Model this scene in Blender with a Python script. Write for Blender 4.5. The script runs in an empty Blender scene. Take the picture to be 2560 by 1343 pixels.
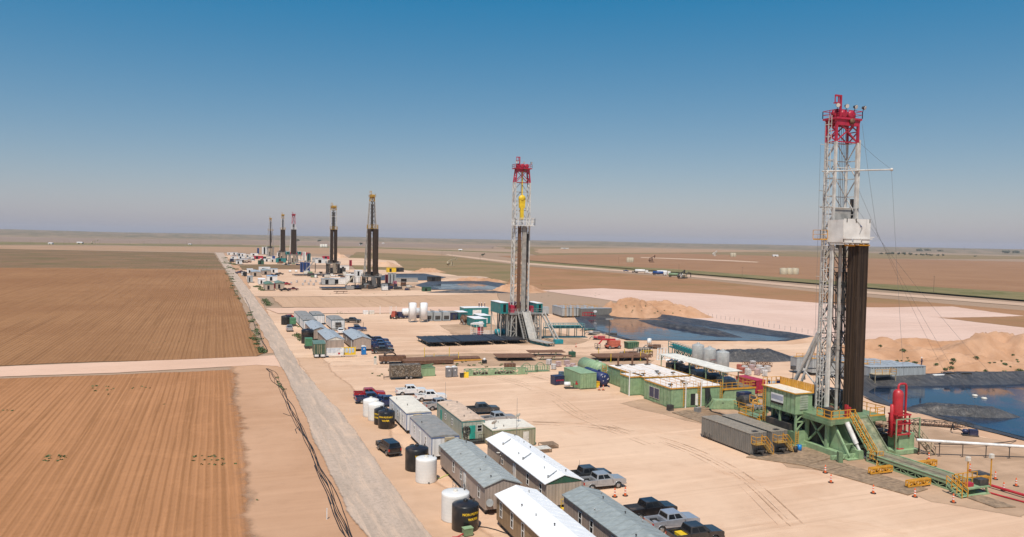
import bpy, bmesh, math, random
from mathutils import Vector, Matrix, noise as mnoise
random.seed(7)
scene = bpy.context.scene
COL = scene.collection
R = math.radians
# ------------------------------------------------------------------ camera
FPX, CAMH = 1900.0, 31.0                     # focal length in pixels of the 2560 px wide photograph, height in metres
YAW, ROLL = R(21.28), 0.019
PITCH = math.atan((671.5 - 600) / FPX)
fw = Vector((math.cos(PITCH)*math.sin(YAW), math.cos(PITCH)*math.cos(YAW), -math.sin(PITCH)))
r0 = Vector((math.cos(YAW), -math.sin(YAW), 0))
u0 = Vector((math.sin(PITCH)*math.sin(YAW), math.sin(PITCH)*math.cos(YAW), math.cos(PITCH)))
rt = r0*math.cos(ROLL) + u0*math.sin(ROLL)
up = -r0*math.sin(ROLL) + u0*math.cos(ROLL)
cam_d = bpy.data.cameras.new('camera')
cam = bpy.data.objects.new('camera', cam_d); COL.objects.link(cam)
m = Matrix((( rt.x, up.x, -fw.x, 0), (rt.y, up.y, -fw.y, 0), (rt.z, up.z, -fw.z, CAMH), (0, 0, 0, 1)))
cam.matrix_world = m
cam_d.sensor_width = 36.0
cam_d.lens = 36.0 * FPX / 2560
cam_d.clip_start = 0.5; cam_d.clip_end = 60000
scene.camera = cam
scene.render.resolution_x = 1024; scene.render.resolution_y = 537

def G(px, py, z=0.0):
    """ground point seen at a pixel of the 2560 x 1343 photograph"""
    d = fw + rt*((px-1280)/FPX) - up*((py-671.5)/FPX)
    t = (z - CAMH)/d.z
    return (d.x*t, d.y*t)
# ------------------------------------------------------------------ world and sun
SUN_EL, SUN_AZ = R(61), R(211)               # azimuth clockwise from +Y
w = bpy.data.worlds.new('World'); scene.world = w; w.use_nodes = True
nt = w.node_tree; nt.nodes.clear()
sky = nt.nodes.new('ShaderNodeTexSky'); sky.sky_type = 'NISHITA'; sky.sun_disc = False
sky.sun_elevation = SUN_EL; sky.sun_rotation = SUN_AZ
sky.altitude = 900; sky.air_density = 1.0; sky.dust_density = 1.6; sky.ozone_density = 2.2
bg = nt.nodes.new('ShaderNodeBackground'); bg.inputs['Strength'].default_value = 0.10
wo = nt.nodes.new('ShaderNodeOutputWorld')
def wmath(op, a, b, clamp=False):
    n = nt.nodes.new('ShaderNodeMath'); n.operation = op
    for i, v in enumerate((a, b)):
        if isinstance(v, (int, float)): n.inputs[i].default_value = v
        else: nt.links.new(v, n.inputs[i])
    return n.outputs[0]
sep = nt.nodes.new('ShaderNodeSeparateColor'); com = nt.nodes.new('ShaderNodeCombineColor'); nt.links.new(sky.outputs[0], sep.inputs[0])
# camera-like white balance of the sky: gain and lift per channel (values before the 0.10 strength)
for i, (gain, lift, lo) in enumerate(((1.229, -1.59, 0.30), (0.773, 0.2, 0.3), (0.45, 2.37, 0.3))):
    nt.links.new(wmath('MAXIMUM', wmath('ADD', wmath('MULTIPLY', sep.outputs[i], gain), lift), lo), com.inputs[i])
nt.links.new(com.outputs[0], bg.inputs['Color']); nt.links.new(bg.outputs[0], wo.inputs['Surface'])
sd = bpy.data.lights.new('sun', 'SUN'); sd.energy = 4.4; sd.angle = R(0.53); sd.color = (1.0, 0.94, 0.85)
so = bpy.data.objects.new('sun', sd); COL.objects.link(so)
sv = Vector((math.sin(SUN_AZ)*math.cos(SUN_EL), math.cos(SUN_AZ)*math.cos(SUN_EL), math.sin(SUN_EL)))
so.rotation_euler = sv.to_track_quat('Z', 'Y').to_euler()
vs = scene.view_settings
vs.view_transform = 'Standard'; vs.look = 'None'; vs.gamma = 1.0; vs.exposure = 0.0; vs.use_curve_mapping = False
scene.cycles.max_bounces = 6; scene.cycles.diffuse_bounces = 2; scene.cycles.glossy_bounces = 2
scene.cycles.transmission_bounces = 2; scene.cycles.transparent_max_bounces = 12; scene.cycles.volume_bounces = 0
# ------------------------------------------------------------------ mesh helper
class MB:
    def __init__(s): s.v = []; s.f = []; s.sm = []
    def add(s, vs_, fs, smooth=False):
        o = len(s.v); s.v += [tuple(p) for p in vs_]
        s.f += [tuple(i+o for i in f) for f in fs]; s.sm += [smooth]*len(fs); return s
    def box(s, x0, y0, z0, x1, y1, z1):
        if x0 > x1: x0, x1 = x1, x0
        if y0 > y1: y0, y1 = y1, y0
        if z0 > z1: z0, z1 = z1, z0
        return s.add([(x0,y0,z0),(x1,y0,z0),(x1,y1,z0),(x0,y1,z0),(x0,y0,z1),(x1,y0,z1),(x1,y1,z1),(x0,y1,z1)],
              [(0,3,2,1),(4,5,6,7),(0,1,5,4),(1,2,6,5),(2,3,7,6),(3,0,4,7)])
    def cbox(s, cx, cy, cz, sx, sy, sz): return s.box(cx-sx/2, cy-sy/2, cz-sz/2, cx+sx/2, cy+sy/2, cz+sz/2)
    def bar(s, p, q, w_, h_=None):
        h_ = h_ or w_; p = Vector(p); q = Vector(q); d = q-p
        if d.length < 1e-6: return s
        d.normalize(); a = d.cross(Vector((0,0,1)))
        if a.length < 1e-3: a = Vector((1,0,0))
        a.normalize(); b = a.cross(d); a *= w_/2; b *= h_/2
        vs_ = [p-a-b, p+a-b, p+a+b, p-a+b, q-a-b, q+a-b, q+a+b, q-a+b]
        return s.add(vs_, [(3,2,1,0),(4,5,6,7),(0,1,5,4),(1,2,6,5),(2,3,7,6),(3,0,4,7)])
    def tube(s, p, q, r, n=8, r2=None, caps=True):
        p = Vector(p); q = Vector(q); d = (q-p)
        if d.length < 1e-6: return s
        d.normalize(); r2 = r if r2 is None else r2
        a = d.cross(Vector((0,0,1)))
        if a.length < 1e-3: a = Vector((1,0,0))
        a.normalize(); b = a.cross(d)
        vs_ = []
        for c_, rr in ((p, r), (q, r2)):
            for i in range(n):
                t = 2*math.pi*i/n; vs_.append(c_ + a*(rr*math.cos(t)) + b*(rr*math.sin(t)))
        s.add(vs_, [(i, (i+1)%n, n+(i+1)%n, n+i) for i in range(n)], True)
        if caps: s.add(vs_, [tuple(range(n))[::-1], tuple(range(n, 2*n))])
        return s
    def pipe(s, pts, r, n=6):
        pts = [Vector(p) for p in pts]; vs_ = []; pa = None
        for k, p in enumerate(pts):
            d = (pts[min(k+1, len(pts)-1)] - pts[max(k-1, 0)]); d.normalize()
            a = d.cross(Vector((0,0,1))) if pa is None else pa - d*pa.dot(d)
            if a.length < 1e-3: a = d.cross(Vector((0,1,0)))
            a.normalize(); pa = a; b = a.cross(d)
            for i in range(n):
                t = 2*math.pi*i/n; vs_.append(p + a*(r*math.cos(t)) + b*(r*math.sin(t)))
        fs = [(k*n+i, k*n+(i+1)%n, (k+1)*n+(i+1)%n, (k+1)*n+i) for k in range(len(pts)-1) for i in range(n)]
        s.add(vs_, fs, True)
        return s.add(vs_, [tuple(range(n))[::-1], tuple(range((len(pts)-1)*n, len(pts)*n))])
    def lathe(s, prof, n=20, cx=0, cy=0, cz=0, axis='z'):
        vs_ = []
        for r_, z_ in prof:
            for i in range(n):
                t = 2*math.pi*i/n; a, b = r_*math.cos(t), r_*math.sin(t)
                vs_.append({'z': (cx+a, cy+b, cz+z_), 'y': (cx+a, cy+z_, cz+b), 'x': (cx+z_, cy+a, cz+b)}[axis])
        m_ = len(prof)
        fs = [(k*n+i, k*n+(i+1)%n, (k+1)*n+(i+1)%n, (k+1)*n+i) for k in range(m_-1) for i in range(n)]
        s.add(vs_, fs, True)
        return s.add(vs_, [tuple(range(n))[::-1], tuple(range((m_-1)*n, m_*n))])
    def cyl(s, x, y, z0, z1, r, n=16): return s.tube((x,y,z0), (x,y,z1), r, n)
    def prism(s, poly, a, b, axis='y'):
        n = len(poly)
        f = {'y': lambda u, v, t: (u, t, v), 'x': lambda u, v, t: (t, u, v), 'z': lambda u, v, t: (u, v, t)}[axis]
        vs_ = [f(u, v, a) for u, v in poly] + [f(u, v, b) for u, v in poly]
        return s.add(vs_, [(i, (i+1)%n, n+(i+1)%n, n+i) for i in range(n)] + [tuple(range(n))[::-1], tuple(range(n, 2*n))])
    def quad(s, *p): return s.add(p, [tuple(range(len(p)))])
    def rail(s, pts, h=1.1, w_=0.06, mid=True, step=1.6):
        """hand rail with posts along a path"""
        for p, q in zip(pts[:-1], pts[1:]):
            p = Vector(p); q = Vector(q); n = max(1, round((q-p).length/step)); U = Vector((0,0,h))
            s.bar(p+U, q+U, w_)
            if mid: s.bar(p+U*0.5, q+U*0.5, w_*0.8)
            for k in range(n+1):
                c_ = p.lerp(q, k/n); s.bar(c_, c_+U, w_)
        return s
    def truss(s, a0, a1, b0, b1, n, w_, x=False, ends=True):
        """bracing between two chords a0-a1 and b0-b1"""
        a0, a1, b0, b1 = map(Vector, (a0, a1, b0, b1))
        for k in range(n):
            p, q = a0.lerp(a1, k/n), a0.lerp(a1, (k+1)/n); r_, t = b0.lerp(b1, k/n), b0.lerp(b1, (k+1)/n)
            if ends or k: s.bar(p, r_, w_)
            if x: s.bar(p, t, w_); s.bar(r_, q, w_)
            elif k % 2: s.bar(r_, q, w_)
            else: s.bar(p, t, w_)
        if ends: s.bar(a1, b1, w_)
        return s
    def ladder(s, p, q, wd, w_=0.07, side=(1,0,0), step=0.5):
        p = Vector(p); q = Vector(q); a = Vector(side)*wd/2
        s.bar(p-a, q-a, w_); s.bar(p+a, q+a, w_); n = max(2, int((q-p).length/step))
        for k in range(1, n):
            c_ = p.lerp(q, k/n); s.bar(c_-a, c_+a, w_*0.8)
        return s
    def steps(s, p, q, wd, n, side=(1,0,0), w_=0.1):
        """open stair from p (low) to q (high)"""
        p = Vector(p); q = Vector(q); a = Vector(side)*wd/2
        s.bar(p-a, q-a, 0.06, 0.22); s.bar(p+a, q+a, 0.06, 0.22)
        run = Vector((q.x-p.x, q.y-p.y, 0))/n
        for k in range(n):
            c_ = p.lerp(q, (k+0.5)/n); s.bar(c_-a, c_+a, max(0.12, run.length*0.7), 0.05)
        return s
    def rot(s, i0, ang, c=(0,0)):
        """turn the points added since index i0 about a vertical axis"""
        ca, sa = math.cos(ang), math.sin(ang)
        for i in range(i0, len(s.v)):
            x, y, z = s.v[i]; x -= c[0]; y -= c[1]; s.v[i] = (c[0]+x*ca-y*sa, c[1]+x*sa+y*ca, z)
        return s
    def mesh(s, name):
        me = bpy.data.meshes.new(name); me.from_pydata(s.v, [], s.f)
        me.polygons.foreach_set('use_smooth', s.sm); me.validate(); me.update()
        return me
    def build(s, name, mat_, parent=None, loc=None, bevel=0):
        me = s.mesh(name); o = bpy.data.objects.new(name, me); COL.objects.link(o)
        if mat_: me.materials.append(mat_)
        if parent: o.parent = parent
        if loc: o.location = loc
        if bevel:
            b = o.modifiers.new('bevel', 'BEVEL'); b.width = bevel; b.segments = 2; b.limit_method = 'ANGLE'; b.angle_limit = R(35)
        return o
def tag(o, label=None, cat=None, group=None, kind=None):
    for k, v in (('label', label), ('category', cat), ('group', group), ('kind', kind)):
        if v: o[k] = v
    return o
def T(name, label, cat, x, y, rz=0.0, group=None, z=0.0):
    o = bpy.data.objects.new(name, None); COL.objects.link(o); o.empty_display_size = 0.2
    o.location = (x, y, z); o.rotation_euler = (0, 0, rz)
    return tag(o, label, cat, group)
def one(mb, name, mat_, label, cat, x=0, y=0, rz=0.0, group=None, z=0.0, bevel=0):
    o = mb.build(name, mat_, None, (x, y, z), bevel); o.rotation_euler = (0, 0, rz)
    return tag(o, label, cat, group)
def struct(mb, name, mat_): return tag(mb.build(name, mat_), kind='structure')
def dup(root, x, y, rz=None, label=None, group=None, z=None):
    def cp(o, par):
        c = o.copy(); COL.objects.link(c)
        if par: c.parent = par
        for ch in list(o.children): cp(ch, c)
        return c
    c = cp(root, None); c.location = (x, y, root.location.z if z is None else z)
    if rz is not None: c.rotation_euler = (0, 0, rz)
    if label: c['label'] = label
    if group: c['group'] = group
    return c
def recolour(root, part, mat_):
    """give one part of a copied thing a paint of its own"""
    for ch in root.children:
        if ch.name.split('.')[0] == part and ch.material_slots:
            ch.material_slots[0].link = 'OBJECT'; ch.material_slots[0].material = mat_
# ------------------------------------------------------------------ materials
def lin(r, g, b):
    f = lambda c: (c/255/12.92) if c/255 <= 0.04045 else ((c/255+0.055)/1.055)**2.4
    return (f(r), f(g), f(b))
class NT:
    """tiny node-tree writer"""
    def __init__(s, name):
        s.m = bpy.data.materials.new(name); s.m.use_nodes = True; s.t = s.m.node_tree; s.t.nodes.clear()
        s.out = s.n('ShaderNodeOutputMaterial'); s.b = s.n('ShaderNodeBsdfPrincipled')
        s.l(s.b.outputs[0], s.out.inputs['Surface'])
    def n(s, kind, **kw):
        x = s.t.nodes.new(kind)
        for k, v in kw.items():
            if hasattr(x, k): setattr(x, k, v)
            else: x.inputs[k].default_value = v
        return x
    def l(s, a, b): s.t.links.new(a, b)
    def coord(s, which='Object', scale=(1,1,1), rot=(0,0,0)):
        c = s.n('ShaderNodeTexCoord'); mp = s.n('ShaderNodeMapping'); mp.inputs['Scale'].default_value = scale; mp.inputs['Rotation'].default_value = rot
        s.l(c.outputs[which], mp.inputs['Vector']); return mp.outputs[0]
    def noise(s, vec, scale, detail=4, rough=0.55, dist=0.0):
        x = s.n('ShaderNodeTexNoise'); s.l(vec, x.inputs['Vector'])
        x.inputs['Scale'].default_value = scale; x.inputs['Detail'].default_value = detail
        x.inputs['Roughness'].default_value = rough; x.inputs['Distortion'].default_value = dist; return x.outputs['Fac']
    def math(s, op, a, b=None, c=None, clamp=False):
        x = s.n('ShaderNodeMath', operation=op, use_clamp=clamp)
        for i, v in enumerate((a, b, c)):
            if v is None: continue
            if isinstance(v, (int, float)): x.inputs[i].default_value = v
            else: s.l(v, x.inputs[i])
        return x.outputs[0]
    def ramp(s, fac, a, b, lo=0.0, hi=1.0):
        x = s.n('ShaderNodeMapRange', interpolation_type='SMOOTHSTEP'); s.l(fac, x.inputs['Value'])
        x.inputs['From Min'].default_value = a; x.inputs['From Max'].default_value = b
        x.inputs['To Min'].default_value = lo; x.inputs['To Max'].default_value = hi; return x.outputs[0]
    def mix(s, fac, a, b):
        x = s.n('ShaderNodeMix', data_type='RGBA')
        for sock, v in ((x.inputs[0], fac), (x.inputs[6], a), (x.inputs[7], b)):
            if isinstance(v, (int, float)): sock.default_value = v
            elif isinstance(v, (tuple, list)): sock.default_value = tuple(v[:3]) + (1,)
            else: s.l(v, sock)
        return x.outputs[2]
    def bump(s, h, strength=0.3, dist=0.05):
        x = s.n('ShaderNodeBump'); x.inputs['Strength'].default_value = strength; x.inputs['Distance'].default_value = dist
        s.l(h, x.inputs['Height']); s.l(x.outputs[0], s.b.inputs['Normal'])
    def base(s, c):
        if isinstance(c, tuple): s.b.inputs['Base Color'].default_value = c[:3] + (1,)
        else: s.l(c, s.b.inputs['Base Color'])
    def set(s, rough=0.6, metal=0.0, spec=None):
        s.b.inputs['Roughness'].default_value = rough; s.b.inputs['Metallic'].default_value = metal
        if spec is not None: s.b.inputs['Specular IOR Level'].default_value = spec
DUST = (0.46, 0.30, 0.19)
_mc = {}
def paint(name, col, rough=0.5, metal=0.0, var=0.16, scale=1.2, dust=0.22, coat=0.0):
    """painted or weathered surface: mottled colour with patches of dust"""
    if name in _mc: return _mc[name]
    t = NT(name); v = t.coord('Object')
    n1 = t.noise(v, scale, 5, 0.6); n2 = t.noise(v, scale*0.37+0.2, 3)
    c = t.mix(t.ramp(n1, 0.3, 0.7), tuple(x*(1-var) for x in col), tuple(min(1, x*(1+var)) for x in col))
    c = t.mix(t.ramp(n2, 0.48, 0.75, 0, dust), c, DUST)
    if dust > .12 and not coat: c = t.mix(t.ramp(t.noise(t.coord('Object', (2.6, 2.6, .22)), 1.0, 4, .65), .52, .74, 0, .38), c, tuple(x*.5 for x in col))
    t.base(c); t.set(rough, metal)
    if coat: t.b.inputs['Coat Weight'].default_value = coat; t.b.inputs['Coat Roughness'].default_value = 0.08
    _mc[name] = t.m; return t.m
def siding(name, col, pitch=0.4, depth=0.25, rough=0.6, var=0.12, metal=0.0, dust=0.2):
    """sheet with upright ribs, dark grooves"""
    if name in _mc: return _mc[name]
    t = NT(name); c0 = t.n('ShaderNodeTexCoord'); sp = t.n('ShaderNodeSeparateXYZ'); t.l(c0.outputs['Object'], sp.inputs[0])
    u = t.math('ADD', sp.outputs[0], sp.outputs[1]); sn = t.math('SINE', t.math('MULTIPLY', u, 2*math.pi/pitch))
    g = t.ramp(sn, 0.55, 0.95)
    mp = t.coord('Object', (1, 1, 0.25)); n1 = t.noise(mp, 1.4, 5, 0.6); n2 = t.noise(mp, 5.0, 3)
    c = t.mix(t.ramp(n1, 0.3, 0.7), tuple(x*(1-var) for x in col), tuple(min(1, x*(1+var)) for x in col))
    c = t.mix(t.ramp(n2, 0.5, 0.8, 0, dust), c, DUST)
    c = t.mix(t.math('MULTIPLY', g, depth), c, (0.02, 0.018, 0.015))
    t.base(c); t.set(rough, metal); t.bump(sn, 0.35, 0.02)
    _mc[name] = t.m; return t.m
white = paint('white paint', (0.76, 0.75, 0.72), 0.45, dust=0.15)
offwhite = paint('off white', (0.66, 0.62, 0.54), 0.55)
black = paint('black rubber', (0.02, 0.02, 0.021), 0.6, dust=0.12)
dark = paint('dark steel', (0.05, 0.047, 0.044), 0.55)
steel = paint('grey steel', (0.30, 0.30, 0.29), 0.45, 0.3)
galv = paint('galvanised steel', (0.42, 0.42, 0.40), 0.42, 0.35)
yellow = paint('safety yellow', (0.66, 0.31, 0.03), 0.5, dust=0.15)
lemon = paint('lemon yellow', (0.75, 0.50, 0.02), 0.45, dust=0.1)
orange = paint('orange plastic', (0.72, 0.13, 0.03), 0.5, dust=0.08)
red = paint('red paint', (0.46, 0.025, 0.035), 0.4, dust=0.08)
crimson = paint('crimson crown paint', (0.42, 0.02, 0.05), 0.45, dust=0.05)
green = paint('rig green', (0.265, 0.385, 0.215), 0.5, dust=0.16)
greendk = paint('rig green worn', (0.16, 0.245, 0.13), 0.55, dust=0.25)
deepgreen = paint('bottle green', (0.03, 0.10, 0.06), 0.5)
teal = paint('teal paint', (0.01, 0.19, 0.19), 0.45, dust=0.1)
tealdk = paint('deep teal', (0.012, 0.10, 0.11), 0.5)
blue = paint('royal blue', (0.015, 0.06, 0.22), 0.4, dust=0.08)
sky_blue = paint('toilet blue', (0.01, 0.19, 0.52), 0.4, dust=0.05)
navy = paint('navy', (0.02, 0.028, 0.075), 0.45)
rust = paint('rusty pipe', (0.15, 0.072, 0.04), 0.75, var=0.35, scale=4, dust=0.2)
brown = paint('brown drill pipe', (0.060, 0.038, 0.026), 0.45, var=0.4, scale=2.5, dust=0.15)
wood = paint('old wood', (0.24, 0.16, 0.10), 0.8, var=0.3, scale=4)
grating = paint('muddy deck', (0.17, 0.13, 0.09), 0.8, var=0.3, scale=2)
tan = paint('tan', (0.42, 0.34, 0.22), 0.6)
glass = paint('dark glass', (0.012, 0.014, 0.017), 0.15, 0.0, 0.1, dust=0.02); glass.node_tree.nodes['Principled BSDF'].inputs['Specular IOR Level'].default_value = 0.25
chrome = paint('bright metal', (0.62, 0.62, 0.62), 0.25, 0.8, dust=0.1)
lampw = paint('white lens', (0.8, 0.8, 0.78), 0.2, dust=0.0)
lampr = paint('red lens', (0.45, 0.01, 0.01), 0.25, dust=0.0)
# ================================================================== the land
def alpha_edge(t, scale=0.35, amount=1.0):
    """ragged border: the sheet thins out where its 'edge' attribute runs to 0"""
    at = t.n('ShaderNodeAttribute', attribute_name='edge')
    nz = t.noise(t.coord('Object'), scale, 5, 0.65)
    v = t.math('SUBTRACT', t.math('MULTIPLY', at.outputs['Fac'], 1.7), t.math('MULTIPLY', nz, amount))
    a = t.ramp(v, 0.0, 0.55)
    tr = t.n('ShaderNodeBsdfTransparent'); mx = t.n('ShaderNodeMixShader')
    t.l(a, mx.inputs[0]); t.l(tr.outputs[0], mx.inputs[1]); t.l(t.b.outputs[0], mx.inputs[2]); t.l(mx.outputs[0], t.out.inputs['Surface'])
def soil(name, a, b, big=0.02, tracks=0.5, spots=0.25, edge=True, escale=0.35, eam=1.0, bump=0.25, trot=0.4, patch=0.0):
    t = NT(name); v = t.coord('Object')
    n1 = t.noise(v, big, 5, 0.6, 0.6); n2 = t.noise(v, 0.35, 5, 0.65); n3 = t.noise(v, 2.2, 3)
    c = t.mix(t.ramp(n1, 0.32, 0.68), a, b)
    c = t.mix(t.ramp(n2, 0.45, 0.8, 0, 0.35), c, tuple(x*0.8 for x in a))
    for k, (r_, s_) in enumerate(((trot, 0.5), (trot+1.45, 0.33))):       # drag marks of traffic
        n4 = t.noise(t.coord('Object', (0.035, 0.9, 1), (0, 0, r_)), s_, 4, 0.6, 0.8)
        c = t.mix(t.ramp(n4, 0.5, 0.75, 0, 0.45*tracks), c, tuple(min(1, x*1.22) for x in b))
        n5 = t.noise(t.coord('Object', (0.03, 1.3, 1), (0, 0, r_+0.2)), s_, 4, 0.6, 0.8)
        c = t.mix(t.ramp(n5, 0.55, 0.78, 0, 0.45*tracks), c, tuple(x*0.78 for x in a))
    if patch:
        n6 = t.noise(v, 0.085, 6, 0.72, 1.5); c = t.mix(t.ramp(n6, 0.52, 0.72, 0, patch), c, tuple(x*k for x, k in zip(a, (.86, .76, .68))))
        n7 = t.noise(v, 0.9, 5, 0.75, 1.0); c = t.mix(t.ramp(n7, 0.58, 0.8, 0, patch*.6), c, tuple(x*0.74 for x in a))
    c = t.mix(t.ramp(n3, 0.6, 0.85, 0, spots), c, tuple(x*0.6 for x in a))
    t.base(c); t.set(0.95, 0, 0.1); t.bump(n2, bump, 0.15)
    if edge: alpha_edge(t, escale, eam)
    return t.m
def crop(name, a, b, c3, period=2.0, rot=0.0, row=0.6, green=None, gsc=0.02):
    """ploughed field, rows along +Y (turned by rot)"""
    t = NT(name); v = t.coord('Object', (1, 1, 1), (0, 0, rot)); sp = t.n('ShaderNodeSeparateXYZ'); t.l(v, sp.inputs[0])
    wob = t.noise(t.coord('Object', (0.04, 0.035, 1), (0, 0, rot)), 1.0, 3)
    u = t.math('ADD', sp.outputs[0], t.math('MULTIPLY', wob, 0.55))
    s1 = t.math('SINE', t.math('MULTIPLY', u, 2*math.pi/period)); s2 = t.math('SINE', t.math('MULTIPLY_ADD', u, 4.1*math.pi/period, 1.0))
    s3 = t.math('SINE', t.math('MULTIPLY', u, 0.43*math.pi/period))
    hh = t.math('MULTIPLY_ADD', s2, 0.45, t.math('MULTIPLY_ADD', s3, 0.35, s1))
    st = t.noise(t.coord('Object', (0.55, 0.012, 1), (0, 0, rot)), 1.0, 5, 0.6)
    sf = t.noise(t.coord('Object', (1.6, 0.05, 1), (0, 0, rot)), 1.0, 4, 0.65)
    bigv = t.coord('Object'); nb = t.noise(bigv, 0.013, 4, 0.6, 0.4); nf = t.noise(bigv, 1.3, 4, 0.7)
    pr = t.noise(t.coord('Object', (1.05/period, 0.006, 1), (0, 0, rot)), 1.0, 2, 0.5)
    rows = t.math('MULTIPLY', t.ramp(t.math('MULTIPLY_ADD', nf, 1.2, hh), -0.2, 1.9), t.math('MULTIPLY', t.ramp(nb, 0.28, 0.62, 0.4, 1.0), t.ramp(pr, 0.3, 0.65, 0.25, 1.0)))
    c = t.mix(t.ramp(nb, 0.3, 0.7), a, b)
    c = t.mix(t.math('MULTIPLY', rows, row), c, c3)
    c = t.mix(t.ramp(st, 0.5, 0.75, 0, 0.6), c, c3)
    c = t.mix(t.ramp(sf, 0.52, 0.8, 0, 0.5), c, tuple(min(1, x*1.3) for x in b))
    c = t.mix(t.ramp(nf, 0.5, 0.8, 0, 0.4), c, tuple(x*0.66 for x in a))
    n8 = t.noise(bigv, 0.16, 5, 0.7, 0.5); c = t.mix(t.ramp(n8, 0.5, 0.75, 0, 0.35), c, tuple(min(1, x*1.18) for x in b))
    if green: c = t.mix(t.ramp(t.noise(bigv, gsc, 5, 0.65, 0.5), 0.42, 0.72, 0, 0.8), c, green)
    t.base(c); t.set(0.95, 0, 0.1); t.bump(t.math('ADD', t.math('MULTIPLY', hh, 0.4), nf), 0.55, 0.10)
    alpha_edge(t, 0.25)
    return t.m
def gravel(name, a, b, dirt):
    t = NT(name); v = t.coord('Object')
    n1 = t.noise(t.coord('Object', (0.5, 0.035, 1)), 1.0, 5, 0.65, 0.5); n2 = t.noise(v, 2.5, 5, 0.75); n3 = t.noise(v, 0.12, 4, 0.6)
    n4 = t.noise(t.coord('Object', (1.2, 0.10, 1)), 1.0, 6, 0.75, 0.3)
    c = t.mix(t.ramp(n1, 0.35, 0.65), a, b)
    c = t.mix(t.ramp(n2, 0.42, 0.75, 0, 0.65), c, tuple(x*0.62 for x in a))
    c = t.mix(t.ramp(n4, 0.45, 0.7, 0, 0.75), c, dirt)
    c = t.mix(t.ramp(n3, 0.55, 0.75, 0, 0.6), c, dirt)
    t.base(c); t.set(0.9, 0, 0.15); t.bump(n2, 0.5, 0.08); alpha_edge(t, 0.5); return t.m
def resample(poly, step):
    out = []
    for p, q in zip(poly, poly[1:]+poly[:1]):
        L = math.hypot(q[0]-p[0], q[1]-p[1]); n = max(1, min(400, int(L/step)))
        out += [(p[0]+(q[0]-p[0])*k/n, p[1]+(q[1]-p[1])*k/n) for k in range(n)]
    return out
def sheet(name, poly, z, mat_, edge=2.0, step=6.0, wig=0.8, wf=0.06):
    area = sum(p[0]*q[1]-q[0]*p[1] for p, q in zip(poly, poly[1:]+poly[:1]))
    if area < 0: poly = poly[::-1]
    o = [(x + wig*mnoise.noise((x*wf, y*wf, 3.1)), y + wig*mnoise.noise((x*wf, y*wf, 9.7))) for x, y in resample(poly, step)]
    n = len(o); inn = []
    for i in range(n):
        a, b = o[i-1], o[(i+1) % n]; dx, dy = b[0]-a[0], b[1]-a[1]; L = math.hypot(dx, dy) or 1
        inn.append((o[i][0]-dy/L*edge, o[i][1]+dx/L*edge))
    vs_ = [(x, y, z) for x, y in o] + [(x, y, z) for x, y in inn]
    fs = [(i, (i+1) % n, n+(i+1) % n, n+i) for i in range(n)] + [tuple(range(n, 2*n))]
    me = bpy.data.meshes.new(name); me.from_pydata(vs_, [], fs); me.update()
    at = me.attributes.new('edge', 'FLOAT', 'POINT'); at.data.foreach_set('value', [0.0]*n + [1.0]*n)
    me.materials.append(mat_); ob = bpy.data.objects.new(name, me); COL.objects.link(ob); ob['kind'] = 'structure'; return ob
PP = lambda *pts: [G(*p) for p in pts]
# --- open country, rising to a low ridge all round the horizon
def ground_z(x, y):
    r_ = math.hypot(x, y)
    if r_ < 4200: return 0.0
    b_ = math.atan2(x, y)
    s_ = min(1, (r_-4200)/4800); s_ = s_*s_*(3-2*s_)
    h_ = 32 + 13*max(0, -(b_+0.05))/0.3 + 7*mnoise.noise((b_*9, 1.7, 0)) + 3.0*mnoise.noise((b_*40, 5.0, r_*0.0004))
    return s_*h_
g = MB(); NR, NA = 90, 420
rad = [0] + [12*(14000/12)**(k/(NR-1)) for k in range(NR)]
g.v.append((0, 0, 0))
for r_ in rad[1:]:
    for i in range(NA):
        a_ = 2*math.pi*i/NA; x, y = r_*math.sin(a_), r_*math.cos(a_); g.v.append((x, y, ground_z(x, y)))
g.f += [(0, 1+(i+1) % NA, 1+i) for i in range(NA)]
for k in range(NR-1):
    for i in range(NA):
        a0, a1, b0, b1 = 1+k*NA+i, 1+k*NA+(i+1) % NA, 1+(k+1)*NA+i, 1+(k+1)*NA+(i+1) % NA
        g.f.append((a0, a1, b1, b0))
g.sm = [True]*len(g.f)
t = NT('open country'); v = t.coord('Object')
vo = t.n('ShaderNodeTexVoronoi', feature='F1', distance='CHEBYCHEV'); t.l(t.coord('Object', (1/900, 1/620, 1), (0, 0, 0.03)), vo.inputs['Vector']); vo.inputs['Scale'].default_value = 1
sp = t.n('ShaderNodeSeparateColor'); t.l(vo.outputs['Color'], sp.inputs[0])
c = t.mix(sp.outputs[0], (0.31, 0.205, 0.135), (0.40, 0.275, 0.19))
c = t.mix(t.ramp(sp.outputs[1], 0.55, 0.8, 0, 0.75), c, (0.20, 0.165, 0.095))
n1 = t.noise(v, 0.004, 5, 0.6); n2 = t.noise(v, 0.03, 5, 0.7); n3 = t.noise(v, 0.3, 4, 0.7)
c = t.mix(t.ramp(n1, 0.5, 0.7, 0, 0.5), c, (0.19, 0.15, 0.085))
ge = t.n('ShaderNodeNewGeometry'); ln = t.n('ShaderNodeVectorMath', operation='LENGTH'); t.l(ge.outputs['Position'], ln.inputs[0])
scrub = t.math('MULTIPLY', t.ramp(t.noise(v, 0.009, 6, 0.75), 0.42, 0.58), t.ramp(ln.outputs['Value'], 4200, 5600, 0, 0.85))
c = t.mix(scrub, c, (0.07, 0.085, 0.045))
c = t.mix(t.ramp(n2, 0.5, 0.8, 0, 0.35), c, (0.15, 0.11, 0.07)); c = t.mix(t.ramp(n3, 0.5, 0.8, 0, 0.3), c, (0.40, 0.28, 0.19))
t.base(c); t.set(0.95, 0, 0.1); t.bump(n3, 0.3, 0.2)
struct(g, 'ground', t.m)
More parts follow.
